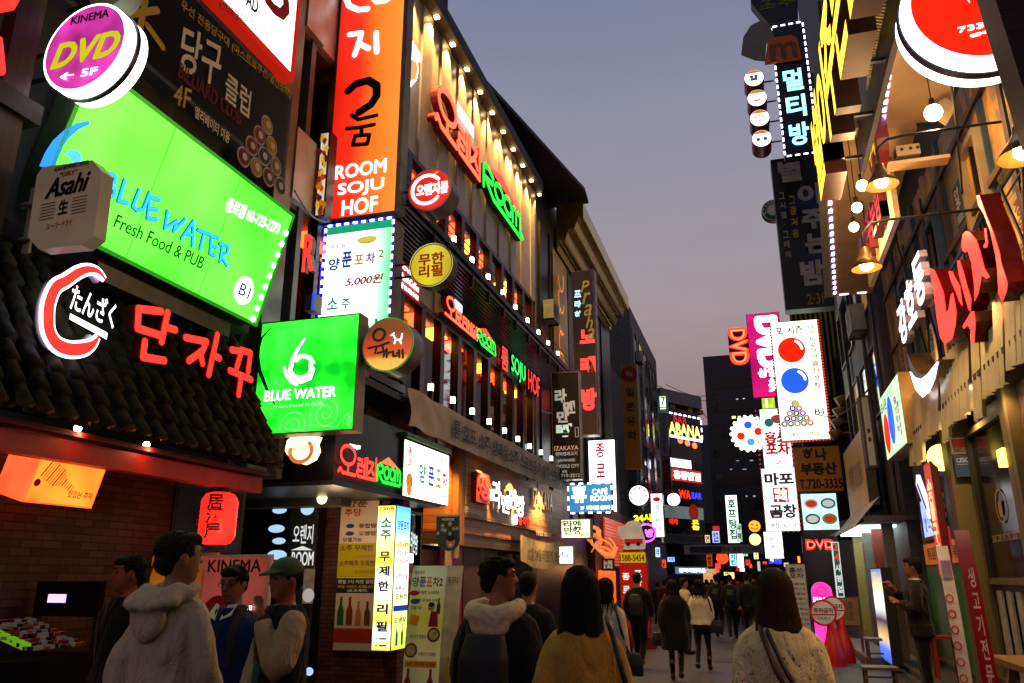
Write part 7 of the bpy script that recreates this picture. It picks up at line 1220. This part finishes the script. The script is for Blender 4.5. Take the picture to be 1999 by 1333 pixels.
def rings(mb,R,seg=20,M=None):                       # R: (z, rx, ry, yc, xc)
    vs=[]
    for z,rx,ry,yc,*xc in R:
        for j in range(seg):
            t=2*math.pi*j/seg; c=math.cos(t); s_=math.sin(t); p=Vector(((xc[0] if xc else 0)+rx*math.copysign(abs(c)**.85,c),yc+ry*math.copysign(abs(s_)**.85,s_),z)); vs.append(M@p if M else p)
    k=len(R); fs=[(i*seg+j,i*seg+(j+1)%seg,(i+1)*seg+(j+1)%seg,(i+1)*seg+j) for i in range(k-1) for j in range(seg)]+[tuple(range(seg))[::-1],tuple((k-1)*seg+j for j in range(seg))]
    mb.add(vs,fs)
def ell(mb,c,r,M=None,seg=12):
    R=[]; n=8
    for i in range(n+1):
        a=math.pi*(i+.02 if i==0 else i-.02 if i==n else i)/n; R.append((c[2]-r[2]*math.cos(a),max(.0008,r[0]*math.sin(a)),max(.0008,r[1]*math.sin(a)),c[1],c[0]))
    rings(mb,R,seg,M)
def limb(mb,P,R,k=4,seg=12): mb.tube(smooth([tuple(p) for p in P],k),smooth1(R,k),seg)
def hand(mb,E,Wp,curl=.5,side=1,up=None):
    E,Wp=Vector(E),Vector(Wp); d=(Wp-E).normalized(); ref=Vector(up) if up else Vector((0,1,0)); a=d.cross(ref).normalized(); 
    if a.length<.1: a=Vector((1,0,0))
    b=a.cross(d).normalized()                                       # b: thumb side
    mb.tube([Wp-d*.02,Wp+d*.025,Wp+d*.06,Wp+d*.088],[.024,.03,.036,.03],10)
    for k in range(4):
        o=b*(.03-.02*k); L=(.068,.078,.072,.056)[k]; p0=Wp+d*.08+o; q=[p0]
        ang=0
        for s_ in range(3): ang+=curl*(.6,.8,.7)[s_]; q.append(q[-1]+(d*math.cos(ang)+a*side*math.sin(ang))*L*(.44,.32,.26)[s_])
        mb.tube(q,[.0105,.0098,.009,.007],7)
    p0=Wp+d*.02+b*.028; mb.tube([p0,p0+b*.03+d*.025,p0+b*.042+d*.052+a*side*.012,p0+b*.04+d*.075+a*side*.022],[.014,.012,.011,.008],7)
SKIN={}
def skin(c='9a6a4c'): return mat(c,.5,var=.12,sc=14)
def person(label,px,py,D,phi,top,top_c,trou_c,hair_c,hair='short',arms=None,legs='stand',head=(0,0),female=False,fine=False,hem=.86,off=.03,group=None,face=False,sleeve_c=None,skin_c='9a6a4c',base=0.,extra=None,H=None,amp=.006,hlen=1.25,lean=0.,fleck=None,wid=1.):
    q=CAM+ray(px,py)*D; H=H or q.z-base; pos=Vector((q.x,q.y,base)); s=H/1.755; T=Matrix.Translation(pos)@Matrix.Rotation(phi,4,'Z')@Matrix.Scale(s,4)
    if lean: T=T@Matrix.Rotation(lean,4,'X')
    t=thing('person',label,'person',pos,group); vox=.011 if fine else .02
    w=(.88 if female else 1.)*wid
    sh=.175*w
    A={'l':[(-sh,0,1.395),(-sh-.045,-.03,1.13),(-sh-.04,.05,.88)],'r':[(sh,0,1.395),(sh+.045,-.03,1.13),(sh+.04,.05,.88)]}
    if legs=='walk': A={'l':[(-sh,0,1.395),(-sh-.045,-.1,1.15),(-sh-.035,-.1,.9)],'r':[(sh,0,1.395),(sh+.045,.04,1.14),(sh+.035,.17,.93)]}
    if arms: A.update(arms)
    LG={'stand':[[(-.09,0,.9),(-.1,.01,.5),(-.1,-.01,.08)],[(.09,0,.9),(.1,.01,.5),(.1,-.01,.08)]],'walk':[[(-.09,0,.9),(-.09,.14,.52),(-.09,.2,.09)],[(.09,0,.9),(.09,-.04,.5),(.09,-.28,.17)]],'walk2':[[(-.09,0,.9),(-.09,-.02,.5),(-.09,-.24,.15)],[(.09,0,.9),(.09,.13,.52),(.09,.18,.09)]]}[legs]
    HM=Matrix.Translation((0,0,1.53))@Matrix.Rotation(head[0],4,'Z')@Matrix.Rotation(head[1],4,'X')@Matrix.Translation((0,0,-1.53))
    b=MB(); tr=[(.80,.14*w,.09,0),(.9,.165,.115,-.01),(1.0,.14*w,.1,0),(1.13,.14*w,.1,0),(1.27,.165*w,.112,.0),(1.36,.172*w,.105,0),(1.41,.15*w,.09,-.01),(1.45,.1*w,.072,-.012),(1.48,.064*w,.06,-.012),(1.5,.053*w,.056,-.012),(1.56,.05*w,.055,-.005)]
    rings(b,tr)
    for k in 'lr': limb(b,A[k],[.052*w,.042*w,.029]); hand(b,A[k][1],A[k][2],.45 if not fine else .6,1 if k=='l' else -1)
    for L in LG: limb(b,L,[.088,.06,.042]); a=Vector(L[2]); ell(b,(a.x,a.y+.06,a.z-.03),(.04,.12,.035))
    hr=[(1.5,.05*w,.052,-.01),(1.53,.042,.058,.03),(1.553,.056,.077,.018),(1.59,.067,.09,.008),(1.63,.073,.098,.0),(1.67,.076,.1,-.003),(1.71,.071,.092,-.006),(1.738,.05,.066,-.008),(1.752,.02,.026,-.008)]
    rings(b,hr,20,HM); 
    if face:
        nb=[HM@Vector(v) for v in ((0,.092,1.66),(0,.108,1.632),(0,.116,1.615))]; b.tube(nb,[.009,.012,.015],8); ell(b,(0,.088,1.577),(.024,.014,.011),HM); ell(b,(0,.084,1.545),(.02,.012,.012),HM); ell(b,(0,.088,1.678),(.055,.012,.011),HM); 
    for sx in (-1,1): ell(b,(sx*.078,-.006,1.635),(.012,.02,.033),HM)
    B=fuse(b,vox,3,T); body=B.build('body',skin(skin_c),t,True)
    if face:
        FM=T@HM
        for sx in (-1,1):
            m_=MB(); ell(m_,(0,0,0),(.0135,.006,.0065)); m_.v=[tuple(FM@(Vector(v)+Vector((sx*.031,.089,1.652)))) for v in m_.v]; m_.build('eye',mat('120c0a',.2,var=0),t,True)
            m_=MB(); m_.tube([FM@Vector((sx*.014,.099,1.677)),FM@Vector((sx*.034,.096,1.682)),FM@Vector((sx*.054,.08,1.676))],[.004,.005,.003],6); m_.build('eyebrow',mat('15100e',.7,var=0),t,True)
        m_=MB(); m_.tube([FM@Vector((-.022,.091,1.578)),FM@Vector((0,.103,1.577)),FM@Vector((.022,.091,1.578))],[.003,.005,.003],6); m_.build('mouth',mat('5a2a22',.5,var=0),t,True)
    # trousers and shoes
    c=MB(); rings(c,[(.76,.155,.115,-.01),(.86,.172,.125,-.012),(.95,.165,.12,-.005),(.99,.15,.11,0)])
    for L in LG: limb(c,[(L[0][0],L[0][1],.88),L[1],(L[2][0],L[2][1],L[2][2]+.01)],[.105,.074,.058] if not female else [.098,.062,.045])
    fuse(c,vox+.003,3,T,amp*.8).build('trousers',fabric(trou_c,.5),t,True)
    for L in LG: c=MB(); a=Vector(L[2]); ell(c,(a.x,a.y+.065,a.z-.035),(.05,.14,.05)); ell(c,(a.x,a.y-.01,a.z+.0),(.05,.06,.05)); fuse(c,.02,2,T).build('shoe',mat('141212',.4,var=.1),t,True)
    # upper garment
    o=off; c=MB()
    R=[(hem,.18*w+o+.01,.13+o,-.005)]
    for f in ((.9,.172,.125),(1.0,.155*w,.112),(1.13,.155*w,.11),(1.27,.17*w,.118),(1.35,.172*w,.112),(1.41,.15*w-o*.3,.098),(1.45,.112*w-o*.4,.085),(1.485,.08*w-o*.4,.07)):
        if f[0]>hem+.03: R.append((f[0],f[1]+o,f[2]+o*.9,0))
    if hem<.8: R.insert(1,(hem+.15,.185*w+o,.135+o,0))
    rings(c,R,24)
    if not sleeve_c:
        for k in 'lr': e_=Vector(A[k][1]); w_=Vector(A[k][2]); limb(c,[Vector(A[k][0])*1+Vector((-.55*A[k][0][0],0,.02-o*.3)),Vector(A[k][0])+Vector((-.06*A[k][0][0],0,-.012-o*.45)),e_,e_.lerp(w_,.92)],[.045,.056*w+o*.5,.05*w+o*.62,.038+o*.5])
    fuse(c,vox+.002,3,T,amp,9).build(top,fabric(top_c,.7,fleck),t,True)
    if sleeve_c:
        c=MB()
        for k in 'lr': e_=Vector(A[k][1]); w_=Vector(A[k][2]); limb(c,[Vector(A[k][0])*1+Vector((-.4*A[k][0][0],0,.02-o*.3)),Vector(A[k][0])+Vector((0,0,-.012-o*.4)),e_,e_.lerp(w_,.92)],[.045,.062*w+o*.55,.052*w+o*.65,.04+o*.5])
        fuse(c,vox+.002,3,T,amp,9).build('sleeves',fabric(sleeve_c,.5),t,True)
    # hair
    hm=mat(hair_c,.7,var=.3,sc=30,spec=.15); c=MB(); tf=MB()
    if hair in('short','cap'):
        ell(c,(0,-.022,1.672),(.088,.102,.1),HM); ell(c,(0,-.06,1.62),(.07,.06,.07),HM)
        if hair=='short':
            ell(c,(0,.045,1.725),(.072,.058,.04),HM)
            random.seed(int(px)); 
            for i in range(220 if fine else 0):
                a=random.uniform(0,6.28); zz=random.uniform(1.66,1.765); rr=math.sqrt(max(0,1-((zz-1.672)/.1)**2)); p0=Vector((.086*rr*math.cos(a),-.022+.1*rr*math.sin(a),zz)); 
                if p0.y>.06 and zz<1.69: continue
                n_=Vector((p0.x,p0.y+.02,(zz-1.66)*1.1)).normalized(); tg=Vector((n_.y*.5*math.sin(px+2),.35*n_.z-n_.x*.2,-.55+.3*random.random())); L_=random.uniform(.022,.042); p1=p0+(n_*.35+tg*.7)*L_*.5; p2=p0+(n_*.3+tg)*L_
                tf.tube([T@(HM@(p0-n_*.006)),T@(HM@p1),T@(HM@p2)],[.0075*s,.006*s,.0012*s],4)   # tuft
        out=fuse(c,vox*.9,2,T,.003,30); out.add(tf.v,tf.f); out.build('hair',hm,t,True)
    else:
        zb=hlen+.05; R=[]
        for i in range(9):
            f=i/8; z=zb+(1.66-zb)*f; R.append((z,(.135-.045*f)*(1 if f>.3 else .62+1.27*f),(.05+.045*f**1.5)*(1 if f>.2 else .5+2.5*f),(-.075+.045*f)+(-.015 if f<.6 else 0)))
        R+= [(1.7,.086,.094,-.024),(1.735,.066,.07,-.022),(1.762,.03,.032,-.02)]
        rings(c,R,22,HM if zb>1.4 else None)
        out=fuse(c,vox,2,T,.006,10); random.seed(int(px))
        hs=MB()
        for i in range(260 if fine else 24):
            a=random.uniform(math.pi*.98,math.pi*2.02); p=[]
            ln=random.uniform(-.1,.1)
            for j in range(9):
                f=j/8; z=1.74-(1.74-hlen-ln)*f; g=max(0,(z-zb)/(1.66-zb)); rx=.137-.045*min(1,g); ry=.052+.045*min(1,g)**1.5; k_=1. if z<1.66 else math.sqrt(max(.05,1-((z-1.66)/.105)**2)); a2=a+.10*math.sin(i+j*.7)
                p.append(T@Vector(((rx*k_+.002)*math.cos(a2),-.075+.045*min(1,g)+(ry*k_+.003)*math.sin(a2)-(.012 if g<.6 else 0),z)))
            hs.tube(p,[.006*s]*8+[.002],4)
        n0=len(out.v); out.add(hs.v,hs.f); out.build('hair',hm,t,True)
    if extra: extra(t,T,HM,vox,A)
    return t,T
def piece(name,m,vox=.012,sm=2,amp=.004):
    def go(t,T,fn): c=MB(); fn(c); return fuse(c,vox,sm,T,amp,10).build(name,m,t,True)
    return go
black='0d0d10'
# 1 hooded man
def ex1(t,T,HM,vox,A):
    def hood(c):
        for i in range(5):
            f=i/4; r_=.1+.03*f; pts_=[(r_*1.15*math.cos(a),-.05+r_*.9*math.sin(a)-.05*f,1.5-.055*f+.03*math.sin(a)) for a in [math.pi*(1.02+.96*k/12) for k in range(13)]]; c.tube(pts_,[.02]+[.034-.002*i]*11+[.02],8)
        ell(c,(0,-.15,1.36),(.11,.05,.11)); limb(c,[(-.1,.03,1.5),(-.13,-.05,1.47),(-.08,-.14,1.43),(0,-.17,1.41),(.08,-.14,1.43),(.13,-.05,1.47),(.1,.03,1.5)],[.03,.035,.04,.045,.04,.035,.03])
    piece('hood',fabric('b8ab98',.6),.012,3,.012)(t,T,hood)
person('man in a pale grey hooded sweatshirt seen from behind at the lower left',356,1042,4.1,math.radians(-8),'sweatshirt','b8ab98',black,'1c160e',legs='walk',head=(math.radians(-24),0),fine=True,off=.03,wid=.84,extra=ex1,hem=.8,amp=.02,face=True)
# 2 man behind him
person('man in dark clothes looking left behind the hooded man',258,1087,5.6,math.radians(160),'jacket','141012','101014','0c0a08',fine=True,face=True,head=(math.radians(-18),-.05),off=.035,skin_c='8a4a30',amp=.008)
# 3 blue jacket, glasses
def ex3(t,T,HM,vox,A):
    FM=T@HM; mb=MB()
    for sx in (-1,1): mb.tube([FM@Vector((sx*.032+.022*math.cos(a),.108+.004*math.cos(a*2),1.652+.017*math.sin(a))) for a in [2*math.pi*k/14 for k in range(15)]],.002,5,False); mb.tube([FM@Vector((sx*.054,.104,1.655)),FM@Vector((sx*.08,.0,1.655))],.002,5)
    mb.tube([FM@Vector((-.01,.112,1.655)),FM@Vector((.01,.112,1.655))],.002,5); mb.build('glasses',mat('2a2422',.3,.5),t)
    col=MB()
    for sx in (-1,1): col.add([T@Vector(p) for p in ((sx*.02,.14,1.40),(sx*.095,.125,1.43),(sx*.085,.06,1.5),(sx*.035,.085,1.49),(sx*.02,.15,1.405),(sx*.095,.135,1.435),(sx*.088,.065,1.51),(sx*.035,.095,1.5))],[(0,1,2,3),(4,5,6,7),(0,1,5,4),(1,2,6,5),(2,3,7,6),(3,0,4,7)])
    col.build('shirt_collar',mat('d8d0c4',.6,var=.05),t)
    piece('vest',mat('0c0c10',.8),.014,3)(t,T,lambda c: rings(c,[(.9,.10,.05,.1),(1.2,.1,.06,.095),(1.38,.09,.05,.09)]))
    piece('jacket_lining',mat('3a3224',.9),.014,3)(t,T,lambda c: (limb(c,[(-.11,.12,1.1),(-.12,.11,1.35),(-.11,.02,1.49)],[.03,.035,.04]),limb(c,[(.11,.12,1.1),(.12,.11,1.35),(.11,.02,1.49)],[.03,.035,.04])))
person('young man with glasses and white collar in an open blue jacket',462,1106,5.3,math.radians(176),'jacket','152a54','101014','0a0908',fine=True,face=True,head=(math.radians(10),-.16),off=.05,extra=ex3,skin_c='8a5a40',amp=.01)
# 4 capped man
def ex4(t,T,HM,vox,A):
    FM=T@HM; c=MB(); ell(c,(0,-.01,1.70),(.094,.11,.085)); cc=fuse(c,.012,3,FM); cc.build('cap',mat('3c5032',.8,var=.1,sc=25),t,True)
    br=MB(); P=[]; 
    for i in range(11): a=math.pi*(.08+.84*i/10); P.append((.088*math.cos(a),.07+.11*math.sin(a),1.69-.015*math.sin(a)))
    Q=[(.088*math.cos(math.pi*(.08+.84*i/10)),.02+.08*math.sin(math.pi*(.08+.84*i/10)),1.7) for i in range(11)]
    br.add([FM@Vector(p) for p in P+Q]+[FM@(Vector(p)+Vector((0,0,.008))) for p in P+Q],[(i,i+1,12+i,11+i) for i in range(10)]+[(22+i,33+i,34+i,23+i) for i in range(10)]+[(i,22+i,23+i,i+1) for i in range(10)]); br.build('cap_brim',mat('36482c',.8),t,True)
    piece('shirt',mat('0e5a52',.8,var=.2),.014,3)(t,T,lambda c: rings(c,[(.7,.09,.05,.1),(1.1,.1,.06,.1),(1.36,.08,.05,.09)]))
    w=Vector(A['l'][2]); 
    for k in 'lr':
        e_,w_=Vector(A[k][1]),Vector(A[k][2]); m_=MB(); d_=(w_-e_).normalized(); m_.tube([T@(e_.lerp(w_,.82)),T@(e_.lerp(w_,.97))],.055,12); m_.build('knit_cuff',mat('14141a',.8),t,True)
    m_=MB(); p=w+Vector((.03,.07,.06)); m_.box(-.02,-.006,-.012,.02,.006,.012); m_.v=[tuple(T@(Vector(v)+p)) for v in m_.v]; m_.build('phone_light',emit('f0e8ff',2.,samp=False),t)
person('man in a green cap and cream sleeved varsity jacket holding hand to mouth',562,1095,5.0,math.radians(142),'jacket','0e0f16','101014','0c0a08',hair='cap',fine=True,face=True,head=(math.radians(12),-.08),off=.045,sleeve_c='a89672',extra=ex4,arms={'r':[(.175,0,1.395),(.22,.06,1.12),(.16,.16,.93)],'l':[(-.175,0,1.395),(-.23,.1,1.12),(-.055,.16,1.41)]},skin_c='8a5034',amp=.01)
# 5 black jacket, cream hood
def ex5(t,T,HM,vox,A):
    piece('fur_hood',mat('c8b498',.9,var=.2,sc=30,bump=.6),.014,2,.012)(t,T,lambda c:(limb(c,[(-.1,.06,1.49),(-.14,-.04,1.47),(-.1,-.13,1.44),(0,-.16,1.42),(.1,-.13,1.44),(.14,-.04,1.47),(.1,.06,1.49)],[.04,.05,.06,.065,.06,.05,.04]),ell(c,(0,-.15,1.38),(.13,.06,.09))))
    piece('backpack',mat('10131c',.7,var=.2),.016,3)(t,T,lambda c: rings(c,[(.88,.12,.06,-.22),(.95,.15,.09,-.23),(1.2,.15,.09,-.23),(1.33,.12,.06,-.2)]))
person('man in a black jacket with cream hood and dark backpack, head turned right',974,1090,4.7,math.radians(-4),'jacket','121416','0d0d12','0b0908',fine=True,face=True,head=(math.radians(-62),0),off=.045,extra=ex5,skin_c='8a5238',legs='walk2',amp=.012)
person('dark haired figure in black between the cream hooded man and the camel coat',1031,1118,6.8,0,'jacket','0f0f11','0d0d10','0a0908',off=.03)
def bag(c1,sx=1,strapc=None,z=.85,y=0,nm='shoulder_bag',size=(.15,.06,.12)):
    def go(t,T,HM,vox,A):
        piece(nm,mat(c1,.5,var=.15),.018,2,.002)(t,T,lambda c: rings(c,[(z-size[2],size[0],size[1],y,sx*.27),(z,size[0],size[1]*1.1,y,sx*.27),(z+size[2],size[0]*.85,size[1]*.7,y,sx*.27)],16))
        m_=MB(); m_.tube([T@Vector(p) for p in ((sx*.25,y,z+size[2]-.02),(sx*.22,-.1,1.2),(sx*.16,-.1,1.44),(sx*.13,0,1.5),(sx*.17,.1,1.35),(sx*.25,.06,z+size[2]))],.014,6); m_.build('bag_strap',mat(strapc or c1,.5),t,True)
    return go
# 7 camel coat woman
person('woman with very long black hair in a camel coat, seen from behind',1133,1106,3.95,math.radians(6),'coat','a87c34','17120f','070605',hair='long',hlen=1.13,wid=.9,female=True,fine=True,hem=.6,off=.05,legs='walk',amp=.016,extra=bag('0c0c0c',1,None,.82,-.02))
person('woman in a white jacket with black shoulder strap, half hidden by the camel coat',1184,1128,8.2,math.radians(-20),'jacket','c0b6a4','111014','0a0808',hair='long',hlen=1.42,female=True,extra=bag('101012',1),off=.04)
person('man in black with a dark backpack walking before the red sign',1243,1118,14.8,math.radians(-6),'jacket','0c0c0e','0c0c0f','090808',legs='walk',off=.035,extra=lambda t,T,HM,vox,A: piece('backpack',mat('16161a',.6),.025,3)(t,T,lambda c: rings(c,[(.95,.13,.07,-.2),(1.2,.15,.09,-.21),(1.36,.11,.06,-.19)])),group=None)
person('figure in a long black coat carrying a dark bag in mid street',1312,1131,12.9,math.radians(2),'coat','0a0a0b','0a0a0c','080707',hair='long',hlen=1.36,female=True,hem=.55,off=.09,legs='walk',extra=bag('0b0b0c',-1,None,.72))
person('woman in a short cream jacket and black trousers in mid street',1364,1131,14.3,math.radians(-4),'jacket','d0c4a4','0b0b0d','0a0808',hair='long',hlen=1.38,female=True,hem=.88,off=.045,legs='walk2',extra=bag('14100e',1,None,.85))
person('man in white shirt looking right behind the long black coat',1334,1128,17.5,math.radians(-60),'shirt','b0a898','101014','0b0908',off=.03,face=True)
# far crowd
crowd=[(1397,1121,22,-4,'101218','man in dark jacket with small backpack, left of the far pair',True),(1423,1122,21.5,5,'14161c','man in dark jacket with pale collar, right of the far pair',True),(1456,1118,20.5,0,'0d0d10','broad man in black coat near the sweater woman',False),(1470,1116,23,8,'121214','tall man in black behind the broad man',False),(1440,1131,26,3,'1a1a20','short figure in dark grey between the far pair and the broad man',False),(1379,1131,28,-3,'6a1614','far figure in a dark red top',False),(1352,1134,30,10,'24242a','far figure in charcoal left of the red top',False),(1409,1131,30,0,'2a2420','far figure in brown between the far pair',False),(1296,1132,25,5,'3a1010','far figure with reddish hood left in the street',False),(1283,1136,27,-5,'18181c','far figure in black by the left shops',False),(1436,1127,34,0,'141418','distant dark figure in the middle of the crowd',False),(1487,1124,27,0,'0f0f12','distant dark figure beside the sweater woman',False)]
for i,(x,y,D,a,c,lab,bp) in enumerate(crowd):
    person(lab,x,y,D,math.radians(a+(180 if i in (4,7,10) else 0)),'jacket',c,'0c0c10','0a0908',legs=('walk','walk2')[i%2],off=.03,group='far crowd in the street',face=False,extra=(lambda t,T,HM,vox,A: piece('backpack',mat('0c0c10',.6),.03,2)(t,T,lambda q: rings(q,[(1.0,.12,.06,-.18),(1.2,.13,.08,-.2),(1.36,.1,.05,-.17)]))) if bp else None)
# the dense part of the crowd, farther down the street
dense=[(1303,1131,30,'0e0e10','black, left of the long coated figure'),(1322,1133,33,'1a1414','dark brown, between the long coat and the white shirt'),(1389,1131,32,'101216','navy, left behind the far pair'),(1416,1133,36,'0c0c0e','black, in the gap of the far pair'),(1430,1130,29,'141210','dark olive, right behind the far pair'),(1448,1133,33,'16161c','slate, left of the broad man'),(1462,1132,30,'0c0d10','black, right of the broad man'),(1480,1133,35,'1c1216','plum, close to the sweater woman'),(1366,1135,38,'121214','black, beyond the cream jacket'),(1343,1136,40,'1a181a','charcoal, beyond the white shirt')]
for i,(x,y,D,c,lab) in enumerate(dense): person('distant crowd figure in '+lab,x,y,D,math.radians((-5,4,180,2,-3,176,0,5,-2,3)[i]),'jacket',c,'0a0a0c','080707',legs=('walk','walk2')[i%2],off=.035,group='far crowd in the street')
# 13 sweater woman
def ex13(t,T,HM,vox,A):
    for dx in (0,.05):
        m_=MB(); m_.tube([T@Vector(p) for p in ((.02+dx,-.24,1.1),(-.05+dx,-.2,1.25),(-.1+dx*.7,-.15,1.42),(-.1+dx*.5,.0,1.52),(-.14+dx*.5,.12,1.4),(-.22+dx,.1,.95))],.012,6); m_.build('bag_strap',mat('2a160e',.5),t,True)
    piece('shoulder_bag',mat('0e0b0a',.5),.014,2,.003)(t,T,lambda c: rings(c,[(.74,.17,.07,-.25,.06),(.95,.18,.08,-.255,.06),(1.12,.17,.06,-.25,.06)],18))
    piece('knit_cuff',mat('c4b496',.9),.012,2)(t,T,lambda c:[c.tube([Vector(A[k][1]).lerp(Vector(A[k][2]),.75),Vector(A[k][1]).lerp(Vector(A[k][2]),.95)],.062,12) for k in 'lr'])
person('woman with long brown hair in a cream knitted sweater with brown bag straps',1508,1111,4.2,math.radians(4),'sweater','c8b690','141014','2a160d',hair='long',hlen=1.22,female=True,fine=True,hem=.8,off=.055,amp=.018,fleck='3a2c20',extra=ex13,legs='walk2')
# 14 dark suit man
def ex14(t,T,HM,vox,A):
    w=Vector(A['r'][2]); m_=MB(); m_.tube([T@(w+Vector((-.03,.1,.09))),T@(w+Vector((-.03,.17,.1)))],.005,6); m_.build('cigarette',mat('d8d0c0',.6),t); m_=MB(); m_.ball(T@(w+Vector((-.03,.172,.1))),.007,6); m_.build('ember',emit('ff7a30',4,samp=False),t)
    piece('shirt_collar',mat('b8b0a4',.6),.012,2,.0)(t,T,lambda c: c.tube([(.065*math.cos(a),-.005+.065*math.sin(a),1.485) for a in [math.pi*2*k/12 for k in range(13)]],.016,8))
person('man in a dark suit standing sideways at the right, hand raised to his chest',1777,1080,11.,math.radians(84),'suit_jacket','131212','0b0b0d','0b0a09',fine=True,face=True,off=.035,hem=.78,H=1.84,arms={'r':[(.19,0,1.42),(.23,.06,1.14),(.06,.25,1.36)],'l':[(-.19,0,1.42),(-.24,.04,1.13),(-.1,.22,1.2)]},extra=ex14,skin_c='7a4a38',amp=.008)
